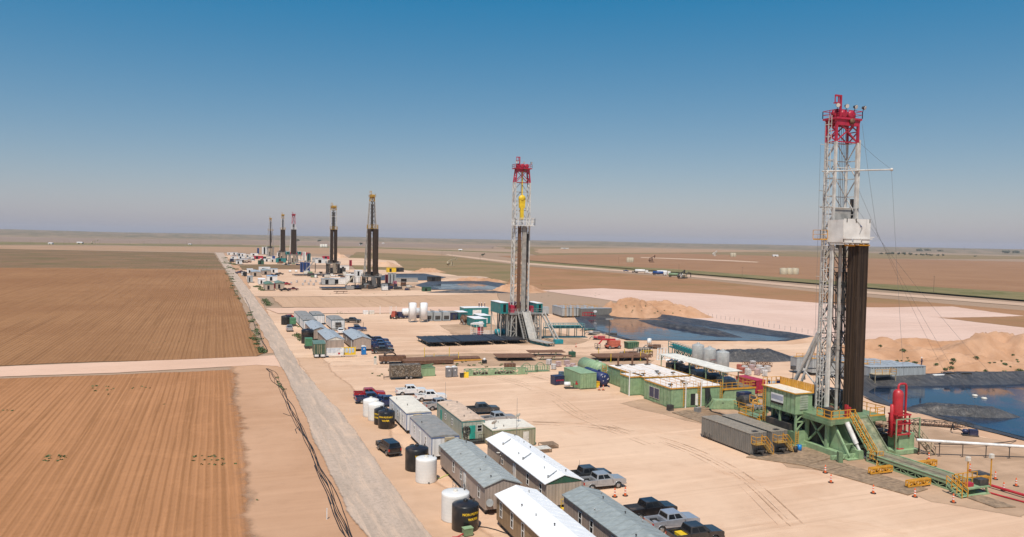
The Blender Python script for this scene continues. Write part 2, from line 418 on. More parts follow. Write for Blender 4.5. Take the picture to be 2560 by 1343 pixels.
# --- sand and caliche
m_sand = soil('pad sand', (0.585, 0.38, 0.25), (0.69, 0.48, 0.332), 0.03, 0.9, 0.2, patch=.4)
m_sand2 = soil('roadside sand', (0.46, 0.265, 0.155), (0.54, 0.325, 0.20), 0.04, 0.4, 0.2)
m_sand3 = soil('trailer park sand', (0.53, 0.335, 0.21), (0.61, 0.405, 0.27), 0.05, 0.4, 0.2, escale=0.2)
m_cal = soil('caliche', (0.605, 0.415, 0.325), (0.675, 0.48, 0.385), 0.02, 0.7, 0.05, trot=0.9)
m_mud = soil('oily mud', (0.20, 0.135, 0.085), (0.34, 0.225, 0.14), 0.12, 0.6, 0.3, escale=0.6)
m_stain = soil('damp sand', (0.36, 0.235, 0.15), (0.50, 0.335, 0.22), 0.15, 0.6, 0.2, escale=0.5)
m_fieldN = crop('cotton field near', (0.365, 0.17, 0.075), (0.455, 0.218, 0.10), (0.215, 0.096, 0.036), 0.95, row=.62)
m_fieldM = crop('cotton field', (0.275, 0.134, 0.06), (0.35, 0.18, 0.083), (0.185, 0.088, 0.037), 1.0, row=0.6)
m_fieldU = crop('fallow field', (0.20, 0.125, 0.068), (0.26, 0.155, 0.085), (0.155, 0.098, 0.052), 3.0, row=0.3, green=(0.135, 0.115, 0.048))
m_fieldR = crop('red field', (0.29, 0.155, 0.082), (0.35, 0.195, 0.107), (0.22, 0.115, 0.06), 4.0, rot=1.25, row=0.4)
m_fieldB = crop('brown field', (0.32, 0.165, 0.083), (0.38, 0.205, 0.108), (0.25, 0.125, 0.06), 3.0, rot=1.25, row=0.4, green=(0.25, 0.16, 0.07))
m_fieldG = crop('grassy field', (0.24, 0.165, 0.085), (0.29, 0.19, 0.10), (0.18, 0.135, 0.062), 5.0, rot=1.25, row=0.3, green=(0.15, 0.14, 0.055), gsc=0.012)
m_fieldP = crop('pale ploughed strip', (0.50, 0.32, 0.20), (0.57, 0.37, 0.24), (0.36, 0.215, 0.13), 1.6, rot=0.8, row=0.5)
m_tanst = crop('tan strip', (0.36, 0.225, 0.135), (0.42, 0.265, 0.165), (0.30, 0.185, 0.11), 6.0, rot=1.5, row=0.3)
m_mauve = crop('mauve field', (0.26, 0.185, 0.135), (0.31, 0.22, 0.165), (0.215, 0.155, 0.115), 8.0, rot=1.5, row=0.3)
m_grass = crop('grass strip', (0.19, 0.155, 0.07), (0.26, 0.20, 0.10), (0.14, 0.13, 0.05), 5.0, row=0.4, green=(0.10, 0.115, 0.035), gsc=0.05)
m_road = gravel('road gravel', (0.42, 0.325, 0.25), (0.52, 0.40, 0.31), (0.64, 0.46, 0.33))
m_track = soil('dirt road', (0.63, 0.41, 0.29), (0.69, 0.46, 0.335), 0.03, 0.7, 0.05, trot=0.05)
m_farm = soil('farm track', (0.50, 0.34, 0.235), (0.56, 0.39, 0.275), 0.03, 0.4, 0.1)
# far bands first, near sheets above them
sheet('field', PP((-900,568),(0,586.5),(640,601),(1250,614),(1240,622),(640,612),(0,605),(-900,588)), 0.02, m_mauve, 40, 150, 30, .002)
sheet('field', PP((-900,592),(0,613.5),(520,617),(1000,622),(1130,640),(940,638),(538,630.5),(0,623),(-900,604)), 0.05, m_tanst, 6, 60, 8, .004)
sheet('grass_verge', PP((-900,587),(0,604.5),(260,609),(900,617),(1300,632),(1290,634),(900,620),(260,612.5),(0,612),(-900,594)), 0.08, m_grass, 8, 60, 12, .006)
sheet('field', PP((1240,617),(2000,622),(2800,638),(2800,650),(2040,646),(1330,640)), 0.03, m_fieldG, 30, 80, 20, .003)
sheet('field', PP((1330,622),(1700,620),(2000,622),(2040,628),(1700,632),(1340,634)), 0.06, m_tanst, 20, 80, 20, .003)
sheet('field', PP((1240,640),(1700,634),(2040,643),(2560,655),(2800,660),(2800,765),(2560,744),(2165,718),(2040,708),(1700,682),(1345,655)), 0.10, m_fieldR, 5, 20, 3, .01)
sheet('field', PP((890,630),(1130,641),(1340,668),(1460,700),(1280,735),(1100,730),(900,690),(860,650)), 0.06, m_fieldG, 5, 20, 3, .01)
sheet('field', PP((1290,664),(1700,694),(2040,730),(2165,742),(2560,776),(2800,797),(2800,830),(2560,795),(2380,770),(2165,770),(2040,760),(1800,740),(1500,726),(1345,727),(1250,727)), 0.12, m_fieldB, 4, 12, 2, .02)
sheet('grass_verge', PP((1300,650),(1400,658),(1700,674),(2040,700),(2165,708),(2560,731),(2800,747),(2800,776),(2560,752),(2165,722),(2040,712),(1700,685),(1330,660)), 0.16, m_grass, 5, 8, 3, .03)
sheet('farm_road', PP((1120,636),(1300,656),(1700,686),(2040,717),(2165,729),(2560,759),(2800,777),(2800,786),(2560,766),(2165,735),(2040,723),(1700,691),(1290,660),(1110,638)), 0.20, m_farm, 1.5, 8, 1, .03)
sheet('farm_road', PP((1000,688),(1200,691),(1230,694),(1215,698),(1000,693)), 0.2, m_farm, 3, 8, 2, .03)
sheet('farm_road', PP((1600,643),(1830,651),(1900,655),(1895,657),(1820,653.5),(1600,645)), 0.2, m_farm, 3, 8, 2, .03)
sheet('field', PP((-1200,596),(0,622.5),(537,632.5),(566,674),(0,670),(-1200,655)), 0.10, m_fieldU, 4, 20, 2, .02)
sheet('field', PP((-1200,655),(0,669.5),(480,673),(566,675),(590,722),(618,775),(645,835),(660,885),(640,893),(0,917),(-1000,956)), 0.12, m_fieldM, 2.5, 8, 1.5, .05)
sheet('field', PP((-1000,985),(0,943),(300,934),(595,921),(618,1020),(637,1121),(667,1343),(700,1750),(-3000,1750)), 0.04, m_fieldN, 3.4, 4, 1.5, .06)
# sand around the road and under every pad
LINE = lambda y: 3.6
mb = MB(); ys = [-40+k*2.5 for k in range(93)]; ee = []                    # sand spilling over the ends of the rows
for y in ys:
    w0 = LINE(y)+1.6*mnoise.noise((y*.05, 1, 0))+.9*mnoise.noise((y*.2, 4, 0))
    for x, e in ((w0-4, 0.0), (w0, .42), (w0+3.2, 1.0), (16.5, 1.0)): mb.v.append((x, y, 0.055)); ee.append(e)
mb.f = [(4*k+i, 4*k+i+1, 4*k+i+5, 4*k+i+4) for k in range(92) for i in range(3)]; mb.sm = [False]*len(mb.f)
o = struct(mb, 'sand', m_sand2); at = o.data.attributes.new('edge', 'FLOAT', 'POINT'); at.data.foreach_set('value', ee)
sheet('sand', PP((600,700),(575,660),(555,634),(575,633),(600,660),(680,790),(700,880),(660,885),(640,820)), 0.06, m_sand2, 2.0, 8, 1.0, .06)
sheet('well_pad', [(12,-60),(13,100),(13,196),(16,230),(12,330),(40,345),(100,342),(128,300),(140,285),(190,282),(200,200),(192,150),(190,60),(150,-60)], 0.016, m_sand, 3, 6, 1.2, .05)
sheet('sand', [(15,-40),(17.5,60),(17.5,160),(18,200),(26,200),(27.5,150),(27,110),(28,80),(30,40),(31,-40)], 0.022, m_sand3, 2.6, 4, 1.2, .1)
sheet('caliche_pad', PP((1330,726),(1500,721),(1800,737),(2040,757),(2165,768),(2380,766),(2560,790),(2800,812),(2900,880),(2560,864),(2165,867),(2040,852),(1700,798),(1650,772),(1470,744)), 0.15, m_cal, 4, 8, 3, .03)
sheet('field', PP((2330,795),(2560,790),(2800,808),(2800,850),(2560,822),(2440,808)), 0.18, m_fieldB, 6, 8, 3, .03)
sheet('well_pad', PP((625,742),(612,705),(600,676),(760,672),(1010,676),(1100,682),(1250,708),(1290,735),(1000,742),(700,743)), 0.17, m_sand, 4, 8, 2, .03)
sheet('well_pad', PP((560,641),(585,661),(900,664),(1010,668),(990,652),(900,646),(640,637),(575,637)), 0.17, m_sand, 4, 8, 2, .03)
sheet('field', PP((672,743),(1000,741),(1250,734),(1262,768),(1000,771),(700,770)), 0.19, m_fieldP, 3, 6, 2, .05)
sheet('field', PP((592,664),(700,661),(770,664),(768,674),(660,674),(606,676)), 0.21, m_fieldU, 3, 6, 2, .05)
sheet('dirt_road', PP((655,771),(900,769),(1235,767),(1240,779),(1000,784),(690,786)), 0.21, m_track, 2.5, 6, 1, .05)
sheet('dirt_road', PP((-1000,955),(0,917),(300,905),(560,894),(640,891),(720,886),(730,930),(690,917),(640,914),(300,934),(0,944),(-1000,987)), 0.10, m_track, 1.2, 4, .6, .1)
sheet('road', PP((905,1343),(861,1289),(779,1102),(708,937),(668,862),(634,800),(601,740),(567,682),(537,632),(559,632),(592,682),(637,740),(682,800),(722,862),(756,920),(818,990),(882,1060),(970,1190),(1088,1343),(1250,1560),(1040,1560)), 0.225, m_road, 1.1, 5, .5, .1)
# darker ground under the rigs
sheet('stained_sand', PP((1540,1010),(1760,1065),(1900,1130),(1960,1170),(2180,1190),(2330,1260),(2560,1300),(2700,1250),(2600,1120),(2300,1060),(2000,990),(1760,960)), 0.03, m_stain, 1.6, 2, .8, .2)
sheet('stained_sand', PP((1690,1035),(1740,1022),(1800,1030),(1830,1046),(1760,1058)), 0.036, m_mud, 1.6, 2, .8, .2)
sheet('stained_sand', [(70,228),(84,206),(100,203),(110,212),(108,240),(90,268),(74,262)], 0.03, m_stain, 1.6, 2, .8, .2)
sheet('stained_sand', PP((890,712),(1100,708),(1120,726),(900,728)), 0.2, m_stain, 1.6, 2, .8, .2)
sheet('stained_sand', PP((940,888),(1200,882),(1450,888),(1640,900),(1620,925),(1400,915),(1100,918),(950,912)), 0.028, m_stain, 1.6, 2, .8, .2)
# --- lined pits
def plastic(name):
    t = NT(name); n1 = t.noise(t.coord('Object'), 0.22, 6, 0.65, 1.2); n2 = t.noise(t.coord('Object', (1, 0.25, 1), (0,0,.5)), 0.9, 5, 0.7, 1.5)
    c = t.mix(t.ramp(n1, 0.3, 0.7), (0.038, 0.038, 0.040), (0.078, 0.076, 0.076)); c = t.mix(t.ramp(n2, 0.48, 0.76, 0, 0.55), c, (0.25, 0.21, 0.175))
    t.base(c); t.set(0.42, 0, 0.5); t.bump(n2, 0.8, 0.5); return t.m
def pond(name, deep, shine):
    t = NT(name); v = t.coord('Object'); n1 = t.noise(v, 0.06, 5, 0.65, 2.0); n2 = t.noise(v, 2.5, 3)
    c = t.mix(t.ramp(n1, 0.42, 0.62), deep, shine); t.base(c); t.set(0.06, 0, 0.5)
    t.l(t.ramp(n1, 0.4, 0.65, 0.05, 0.22), t.b.inputs['Roughness']); t.bump(n2, 0.06, 0.05); return t.m
m_liner = plastic('pit liner'); m_water = pond('pit water', (0.006, 0.016, 0.035), (0.012, 0.035, 0.08)); m_oil = pond('oily water', (0.006, 0.016, 0.04), (0.075, 0.062, 0.055))
def pit(rim, zs, slope=5.0, out=3.5, zw=0.30, water=m_water, step=5.0, dz=0.35, shift=0.0):
    """bermed pit: sand bank outside, black sheet inside, liquid at the bottom; rim is counter-clockwise"""
    P_, Z_ = [], []
    for i, (p, z0) in enumerate(zip(rim, zs)):
        q, z1 = rim[(i+1) % len(rim)], zs[(i+1) % len(rim)]; n = max(1, int(math.hypot(q[0]-p[0], q[1]-p[1])/step))
        for k in range(n):
            P_.append((p[0]+(q[0]-p[0])*k/n, p[1]+(q[1]-p[1])*k/n)); Z_.append(z0+(z1-z0)*k/n)
    n = len(P_)
    def off(i, d):
        a, b = P_[i-2], P_[(i+2) % n]; dx, dy = b[0]-a[0], b[1]-a[1]; L = math.hypot(dx, dy) or 1
        return (P_[i][0]-dy/L*d, P_[i][1]+dx/L*d)
    rings, bank = [], []; zmax = max(zs); ks = [.3+.7*(z_/zmax) for z_ in Z_]
    for d, zf in ((-0.9, 0.97), (0.0, 1.0), (0.5, 0.93), (slope*0.35, 0.62), (slope*0.7, 0.27), (slope, 0.0), (slope+3, -0.02)):
        for i in range(n):
            x, y = off(i, (d*ks[i] if d > 0 else d) + 0.5*mnoise.noise((P_[i][0]*.23, P_[i][1]*.23, d)))
            rings.append((x, y, 0.24 + max(0.0, (Z_[i]-0.24))*max(0, zf) + (dz*mnoise.noise((x*.3, y*.3, 2)) if 0 <= zf < .99 and zf > .1 else 0) + (-0.02 if zf < 0 else 0)))
    mb = MB(); mb.add(rings, [(k*n+i, k*n+(i+1) % n, (k+1)*n+(i+1) % n, (k+1)*n+i) for k in range(6) for i in range(n)], True)
    mb.add(rings[6*n:], [tuple(range(n))])
    struct(mb, 'pit_liner', m_liner)
    for d, zf in ((-out-1.5, -0.1), (-out, 0.06), (-out*0.5, 0.6), (-0.8, 0.96)):
        for i in range(n):
            x, y = off(i, d + 0.6*mnoise.noise((P_[i][0]*.2, P_[i][1]*.2, d+4)))
            bank.append((x, y, (Z_[i]-0.04)*zf + (0.18*mnoise.noise((x*.4, y*.4, 6)) if .3 < zf < .9 else 0)))
    mb = MB(); mb.add(bank, [(k*n+i, k*n+(i+1) % n, (k+1)*n+(i+1) % n, (k+1)*n+i) for k in range(3) for i in range(n)], True)
    struct(mb, 'sand_bank', m_bank)
    if water:
        w_ = [off(i, slope*0.93*ks[i]) for i in range(n)]; mb = MB(); mb.quad(*[(x, y, zw) for x, y in w_]); struct(mb, 'pit_water', water)
m_bank = soil('loose sand', (0.52, 0.325, 0.205), (0.62, 0.41, 0.275), 0.06, 0.2, 0.3, edge=False, bump=0.5)
m_heap = soil('heaped sand', (0.42, 0.232, 0.132), (0.55, 0.33, 0.205), 0.12, 0.15, 0.5, edge=False, bump=1.0)
MOUNDS = []
def mound(name, cx, cy, rx, ry, h, rz=0, mat_=None, seed=0, nx=64, ny=48, rough=0.5, flat=1.0):
    mb = MB(); vs_ = []
    for j in range(ny+1):
        for i in range(nx+1):
            u, v = i/nx*2-1, j/ny*2-1; d = min(1, math.hypot(u, v)); f = (1-d*d)**1.3
            f = min(1, f*flat)
            nz = mnoise.fractal((u*2.2+seed, v*2.2, seed), .8, 2, 6)
            z = h*f*(1 + rough*nz) + 0.12*h*f*mnoise.noise((u*9, v*9, seed)) + 0.07*h*f*abs(mnoise.noise((u*19, v*15, seed))); x, y = u*rx, v*ry
            vs_.append((cx + x*math.cos(rz)-y*math.sin(rz), cy + x*math.sin(rz)+y*math.cos(rz), max(0, z) - (0.3 if d >= 1 else 0.0)))
    mb.add(vs_, [(j*(nx+1)+i, j*(nx+1)+i+1, (j+1)*(nx+1)+i+1, (j+1)*(nx+1)+i) for j in range(ny) for i in range(nx)], True)
    MOUNDS.append((mb.v, mb.f)); return struct(mb, name, mat_ or m_heap)
# big pit beside the near rig
pit([(121,40),(176,40),(181,80),(177.5,122.3),(150,127.5),(134,129.8),(126.5,124),(121.5,112),(121.3,85)], [.5,.8,1.8,2.3,2.1,1.9,1.2,.55,.5], 5.5, 3.0)
mound('lined_berm', 129, 100.5, 11.5, 3.0, 1.75, -0.55, m_liner, 3, rough=.12, flat=1.5)
# pit of the second rig, split by an inner berm
pit([(119,205.5),(168,192.2),(183,196.5),(170,268),(144,274.5),(132,268),(120.5,236)], [.7,.7,1.3,1.7,1.5,1.1,.7], 6, 3.5, water=m_oil)
mound('lined_berm', *(lambda a, b: ((a[0]+b[0])/2, (a[1]+b[1])/2))(G(1600,803), G(1850,846)), 32, 3.6, 1.4, math.atan2(G(1850,846)[1]-G(1600,803)[1], G(1850,846)[0]-G(1600,803)[0]), m_liner, 6, rough=.1, flat=1.6)
# black sheet over the bank in front of it
mound('lined_berm', 133, 166.5, 15.5, 4.6, 2.4, -0.22, m_liner, 9, rough=.25, flat=1.5)
# pits of the third and fourth rig
pit(PP((1082,727),(1275,727),(1300,722),(1215,707),(1075,708),(1040,716)), [.6,.6,1.1,1.4,1.2,.8], 13, 4, water=m_oil, step=8)
pit(PP((950,703),(1085,703),(1112,697),(1060,688),(985,688),(940,694)), [.6,.6,1.2,1.4,1.2,.8], 6, 4, water=None, step=8)
mound('lined_berm', *G(1175,733), 27, 3.2, 1.4, -0.2, m_liner, 12, rough=.3, flat=1.5)
# heaps of dug soil
mound('dirt_mound', *G(1575, 792), 17, 11, 7.4, -0.35, None, 1)
mound('dirt_mound', *G(1655, 790), 22, 8, 5.2, -0.55, None, 2)
mound('dirt_mound', *G(2520,912), 24, 20, 7.6, -0.6, None, 21)
mound('dirt_mound', *G(2420,935), 22, 9, 4.2, -0.45, None, 5)
mound('dirt_mound', *G(2240,905), 26, 13, 4.6, -0.55, None, 8)
mound('dirt_mound', *G(2330,880), 30, 6, 3.2, -0.5, None, 14)
mound('dirt_mound', *G(1295,730), 20, 12, 5, 0.2, None, 11)
mound('dirt_mound', *G(1190,706), 26, 9, 3.0, 0, None, 17)
mound('dirt_mound', *G(1070,681), 18, 9, 3.2, 0, None, 13)
mound('dirt_mound', *G(962,667), 18, 9, 4.6, 0, m_bank, 15)
mound('dirt_mound', *G(846,645), 15, 10, 6, 0, m_bank, 16)
def tracks(pts, z=0.026, gap=1.75, w_=.42, m_=None):
    """pair of wheel marks along a path"""
    P_ = [Vector((*p, 0)) for p in pts]; out = []
    for i in range((len(P_)-1)*8+1):
        a = i/8; k = min(int(a), len(P_)-2); f = a-k; p0, p1, p2, p3 = P_[max(k-1,0)], P_[k], P_[k+1], P_[min(k+2,len(P_)-1)]
        out.append(.5*((2*p1)+(p2-p0)*f+(2*p0-5*p1+4*p2-p3)*f*f+(3*p1-p0-3*p2+p3)*f**3))
    for s in (-1, 1):
        z += .003; L_, R_ = [], []
        for i, p in enumerate(out):
            d = out[min(i+1,len(out)-1)]-out[max(i-1,0)]; d.normalize(); n_ = Vector((-d.y, d.x, 0)); c_ = p+n_*s*gap/2; L_.append((c_+n_*w_/2).to_tuple()[:2]); R_.append((c_-n_*w_/2).to_tuple()[:2])
        sheet('tyre_track', L_+R_[::-1], z, m_ or m_tyre, .12, 50, 0.0)
m_tyre = soil('tyre marks', (0.485, 0.31, 0.197), (0.56, 0.375, 0.245), 0.1, 0.5, 0.2, escale=.12, eam=2.9); m_tyre2 = soil('dusty tyre marks', (0.62, 0.425, 0.29), (0.69, 0.49, 0.345), 0.1, 0.3, 0.1, escale=.12, eam=2.9)
for k, pts in enumerate(([(23,185),(45,176),(58,160),(62,140),(60,120),(62,100)],[(24,190),(50,182),(64,168),(70,150)],[(50,118),(60,112),(66,100),(66,84),(60,66)],[(48,205),(60,200),(90,196),(112,200)],[(49,252),(62,246),(72,240),(76,226)],[(22,195),(40,197),(70,193),(110,186)])):
    for q in range(3): dx, dy = 1.1*mnoise.noise((k*3.1, q*2.7, 0))*q, 1.6*mnoise.noise((k*2.3, q*4.1, 5))*q; tracks([(x+dx+.5*mnoise.noise((x*.1, y*.1, q)), y+dy) for x, y in pts], .030+.006*(k*3+q), w_=.34, m_=m_tyre2 if (k+q) % 3 == 1 else m_tyre)
from mathutils.bvhtree import BVHTree
_vs, _fs = [], []
for v_, f_ in MOUNDS: o_ = len(_vs); _vs += v_; _fs += [tuple(i+o_ for i in q) for q in f_]
_bvh = BVHTree.FromPolygons(_vs, _fs)
def surf(px, py):
    """point of the land, heaps included, seen at a pixel"""
    d = (fw + rt*((px-1280)/FPX) - up*((py-671.5)/FPX)).normalized(); h = _bvh.ray_cast(Vector((0, 0, CAMH)), d)[0]; x, y = G(px, py)
    return (h.x, h.y, h.z) if h is not None and h.length < math.hypot(x, y)+5 else (x, y, 0.0)
# ================================================================== vehicles
car_paint = {k: paint('car '+k, c, 0.32, mt, 0.06, 2, 0.10, 0.5) for k, c, mt in (
    ('red', (0.36, 0.02, 0.03), 0), ('blue', (0.012, 0.025, 0.085), 0.0), ('white', (0.74, 0.74, 0.73), 0), ('silver', (0.40, 0.41, 0.42), 0.35),
    ('grey', (0.055, 0.058, 0.062), 0.3), ('black', (0.010, 0.010, 0.012), 0), ('bright', (0.42, 0.44, 0.48), 0.4), ('royal', (0.012, 0.05, 0.15), 0.0),
    ('maroon', (0.10, 0.012, 0.018), 0), ('char', (0.03, 0.031, 0.033), 0.2))}
tyre_m = paint('tyre', (0.025, 0.024, 0.023), 0.8, dust=0.35)
rim_m = paint('wheel rim', (0.36, 0.36, 0.36), 0.3, 0.6)
bed_m = paint('bed liner', (0.022, 0.022, 0.023), 0.7, dust=0.3)
def arc(cx, cz, r, a0, a1, n=7): return [(cx+r*math.cos(R(a0+(a1-a0)*k/n)), cz+r*math.sin(R(a0+(a1-a0)*k/n))) for k in range(n+1)]
def wheel(par, x, y, r=0.41, wd=0.27, both=True):
    mb = MB(); mb.lathe([(r*.62, -wd/2), (r*.95, -wd/2), (r, -wd/2+.04), (r, wd/2-.04), (r*.95, wd/2), (r*.62, wd/2)], 18, 0, 0, 0, 'y')
    o = mb.build('wheel', tyre_m, par, (x, y, r)); s = 1 if y > 0 else -1
    mb = MB(); mb.lathe([(r*.62, 0), (r*.60, s*.012), (r*.2, -s*.03), (r*.12, s*.01)], 14, 0, s*(wd/2+.004), 0, 'y'); mb.build('rim', rim_m, o)
    return o
def loft_windows(par, b, t, split, side_n=2):
    """glass panes a few mm proud of a tapered cabin; b,t = (x0,x1,halfwidth,z) of its foot and roof"""
    def P(fx, fz, s):  # side point
        x0 = b[0]+(t[0]-b[0])*fz; x1 = b[1]+(t[1]-b[1])*fz; y = b[2]+(t[2]-b[2])*fz
        return (x0+(x1-x0)*fx, s*(y+0.008), b[3]+(t[3]-b[3])*fz)
    for s in (-1, 1):
        for k in range(side_n):
            a, c = split[k]; mb = MB(); q = [P(a, .16, s), P(c, .16, s), P(c, .86, s), P(a, .86, s)]
            mb.quad(*(q if s < 0 else q[::-1])); mb.build('side_window', glass, par)
    def E(front, fy, fz):
        i = 1 if front else 0; x = b[i]+(t[i]-b[i])*fz; y = (b[2]+(t[2]-b[2])*fz)*fy
        return (x+(0.012 if front else -0.012), y, b[3]+(t[3]-b[3])*fz+0.006)
    mb = MB(); mb.quad(E(1,-.92,.1), E(1,.92,.1), E(1,.90,.9), E(1,-.90,.9)); mb.build('windscreen', glass, par)
    mb = MB(); mb.quad(E(0,.88,.25), E(0,-.88,.25), E(0,-.86,.88), E(0,.86,.88)); mb.build('rear_window', glass, par)
def pickup(label, colour, x, y, rz=0.0, group=None, z=0.0, cover=False, suv=False, cat='pickup truck', name='pickup_truck', big=1.0):
    t = T(name, label, cat, x, y, rz, group, z); pm = car_paint[colour]; Wd = 0.97
    mb = MB()
    rear = -2.55 if suv else -2.95; ax = -1.55 if suv else -1.83
    deck = 1.22 if suv else 0.86
    prof = [(rear, .62), (ax-.52, .52)] + arc(ax, .42, .53, 168, 12) + [(1.30, .48)] + arc(1.86, .42, .53, 172, 10) + [(2.80, .50), (2.95, .62), (2.99, .95), (2.96, 1.14), (2.80, 1.22), (1.40, 1.33), (-1.12, 1.33)]
    prof += [(rear, 1.28)] if suv else [(-1.12, deck), (rear, deck)]
    mb.prism(prof, -Wd, Wd, 'y')
    cb = (rear+.02, 1.40, .94, 1.30) if suv else (-1.18, 1.42, .94, 1.30); ct = (rear+.35, .62, .77, 1.94) if suv else (-1.0, .62, .77, 1.98)
    v8 = []
    for (x0, x1, hw, zz) in (cb, ct): v8 += [(x0, -hw, zz), (x1, -hw, zz), (x1, hw, zz), (x0, hw, zz)]
    mb.add(v8, [(0,1,5,4),(1,2,6,5),(2,3,7,6),(3,0,4,7),(4,5,6,7)])
    if not suv:
        for s in (-1, 1): mb.box(rear, s*Wd, deck, -1.16, s*(Wd-.09), 1.34)
        mb.box(rear, -Wd+.09, deck, rear+.09, Wd-.09, 1.32); mb.box(-1.25, -Wd+.09, deck, -1.17, Wd-.09, 1.34)
    for s in (-1, 1):   # flared arches and mirrors
        for axx in (ax, 1.86): mb.pipe([(px, s*(Wd+.005), pz) for px, pz in arc(axx, .42, .535, 165, 15)], .035, 5)
        mb.cbox(1.02, s*1.08, 1.32, .12, .2, .18)
    mb.build('body', pm, t, bevel=.045)
    if not suv:
        mb = MB()
        if cover: mb.box(rear+.09, -Wd+.1, 1.325, -1.26, Wd-.1, 1.36)
        else: mb.box(rear+.09, -Wd+.09, deck+.004, -1.26, Wd-.09, deck+.02); [mb.cbox(ax, s*.76, deck+.12, .8, .22, .22) for s in (-1, 1)]
        mb.build('bed_cover' if cover else 'truck_bed', bed_m, t)
        loft_windows(t, cb, ct, ((.08, .42), (.46, .80)))
    else: loft_windows(t, cb, ct, ((.05, .32), (.36, .62), (.66, .86)), 3)
    for wx in (ax, 1.86):
        for s in (-1, 1): wheel(t, wx, s*.84)
    mb = MB(); mb.box(2.93, -.95, .48, 3.06, .95, .68); mb.build('front_bumper', chrome if colour in ('silver', 'bright', 'white', 'red') else dark, t, bevel=.02)
    mb = MB(); mb.box(rear-.10, -.93, .50, rear-.003, .93, .68); mb.build('rear_bumper', chrome if colour != 'black' else dark, t, bevel=.02)
    mb = MB(); mb.box(2.94, -.58, .74, 3.01, .58, 1.06); mb.build('grille', dark, t)
    for s in (-1, 1):
        mb = MB(); mb.box(2.90, s*.62, .84, 3.004, s*.94, 1.06); mb.build('headlight', lampw, t)
        mb = MB(); mb.box(rear-.012, s*.80, .86, rear+.1, s*.975, 1.2); mb.build('taillight', lampr, t)
    return t
# ================================================================== site trailers
sid_tan = siding('tan siding', (0.44, 0.36, 0.285), 0.42)
sid_taupe = siding('taupe siding', (0.42, 0.335, 0.275), 0.40)
sid_brown = siding('brown siding', (0.30, 0.20, 0.11), 0.45)
sid_white = siding('white siding', (0.74, 0.73, 0.71), 0.9, 0.18, dust=0.08)
sid_sage = siding('sage panel', (0.40, 0.42, 0.34), 0.6)
sid_olive = siding('olive panel', (0.33, 0.30, 0.20), 0.5)
roof_grey = siding('grey metal roof', (0.35, 0.37, 0.35), 1.2, 0.12, 0.5, dust=0.1)
roof_green = siding('green grey roof', (0.29, 0.32, 0.31), 1.2, 0.10, 0.5, dust=0.1)
roof_blue = siding('blue grey roof', (0.37, 0.41, 0.44), 1.2, 0.10, 0.5, dust=0.1)
roof_white = paint('white roof', (0.82, 0.82, 0.81), 0.5, var=0.05, dust=0.04)
roof_cream = paint('cream roof', (0.72, 0.66, 0.55), 0.6, var=0.08, dust=0.15)
roof_slab = paint('slate roof', (0.25, 0.245, 0.23), 0.7, var=0.12, dust=0.3)
roof_pink = paint('sandy roof', (0.60, 0.44, 0.32), 0.7, var=0.15, dust=0.5)
trim_blue = paint('blue trim', (0.10, 0.17, 0.33), 0.5)
trim_teal = paint('teal trim', (0.03, 0.20, 0.19), 0.5)
trim_petrol = paint('petrol trim', (0.02, 0.12, 0.17), 0.5)
door_white = paint('white door', (0.75, 0.74, 0.70), 0.5, dust=0.1)
door_teal = paint('turquoise door', (0.02, 0.33, 0.26), 0.5)
def window(par, c, w_, h_, axis, sgn, frame=white, cross=True):
    """frame with a pane as its child; axis 'x' = on a wall facing +-x"""
    mb = MB(); pn = MB(); t = .07; d = .05
    def bx(m_, u0, v0, u1, v1, a, b):
        if axis == 'x': m_.box(c[0]+sgn*a, c[1]+u0, c[2]+v0, c[0]+sgn*b, c[1]+u1, c[2]+v1)
        else: m_.box(c[0]+u0, c[1]+sgn*a, c[2]+v0, c[0]+u1, c[1]+sgn*b, c[2]+v1)
    for s in (-1, 1):
        bx(mb, s*w_/2, -h_/2, s*(w_/2+t), h_/2, .002, d); bx(mb, -w_/2-t, s*h_/2, w_/2+t, s*(h_/2+t), .002, d)
    if cross: bx(mb, -w_/2, -.03, w_/2, .03, .02, d-.004)
    f = mb.build('window', frame, par); bx(pn, -w_/2, -h_/2, w_/2, h_/2, .003, .02); pn.build('pane', glass, f)
def door(par, c, w_, h_, axis, sgn, m_):
    mb = MB()
    if axis == 'x': mb.box(c[0]+sgn*.003, c[1]-w_/2, c[2], c[0]+sgn*.06, c[1]+w_/2, c[2]+h_)
    else: mb.box(c[0]-w_/2, c[1]+sgn*.003, c[2], c[0]+w_/2, c[1]+sgn*.06, c[2]+h_)
    d = mb.build('door', m_, par); mb = MB()
    if axis == 'x': mb.cbox(c[0]+sgn*.10, c[1]+w_*.36, c[2]+h_*.48, .06, .14, .05)
    else: mb.cbox(c[0]+w_*.36, c[1]+sgn*.10, c[2]+h_*.48, .14, .06, .05)
    mb.build('handle', chrome, d); return d
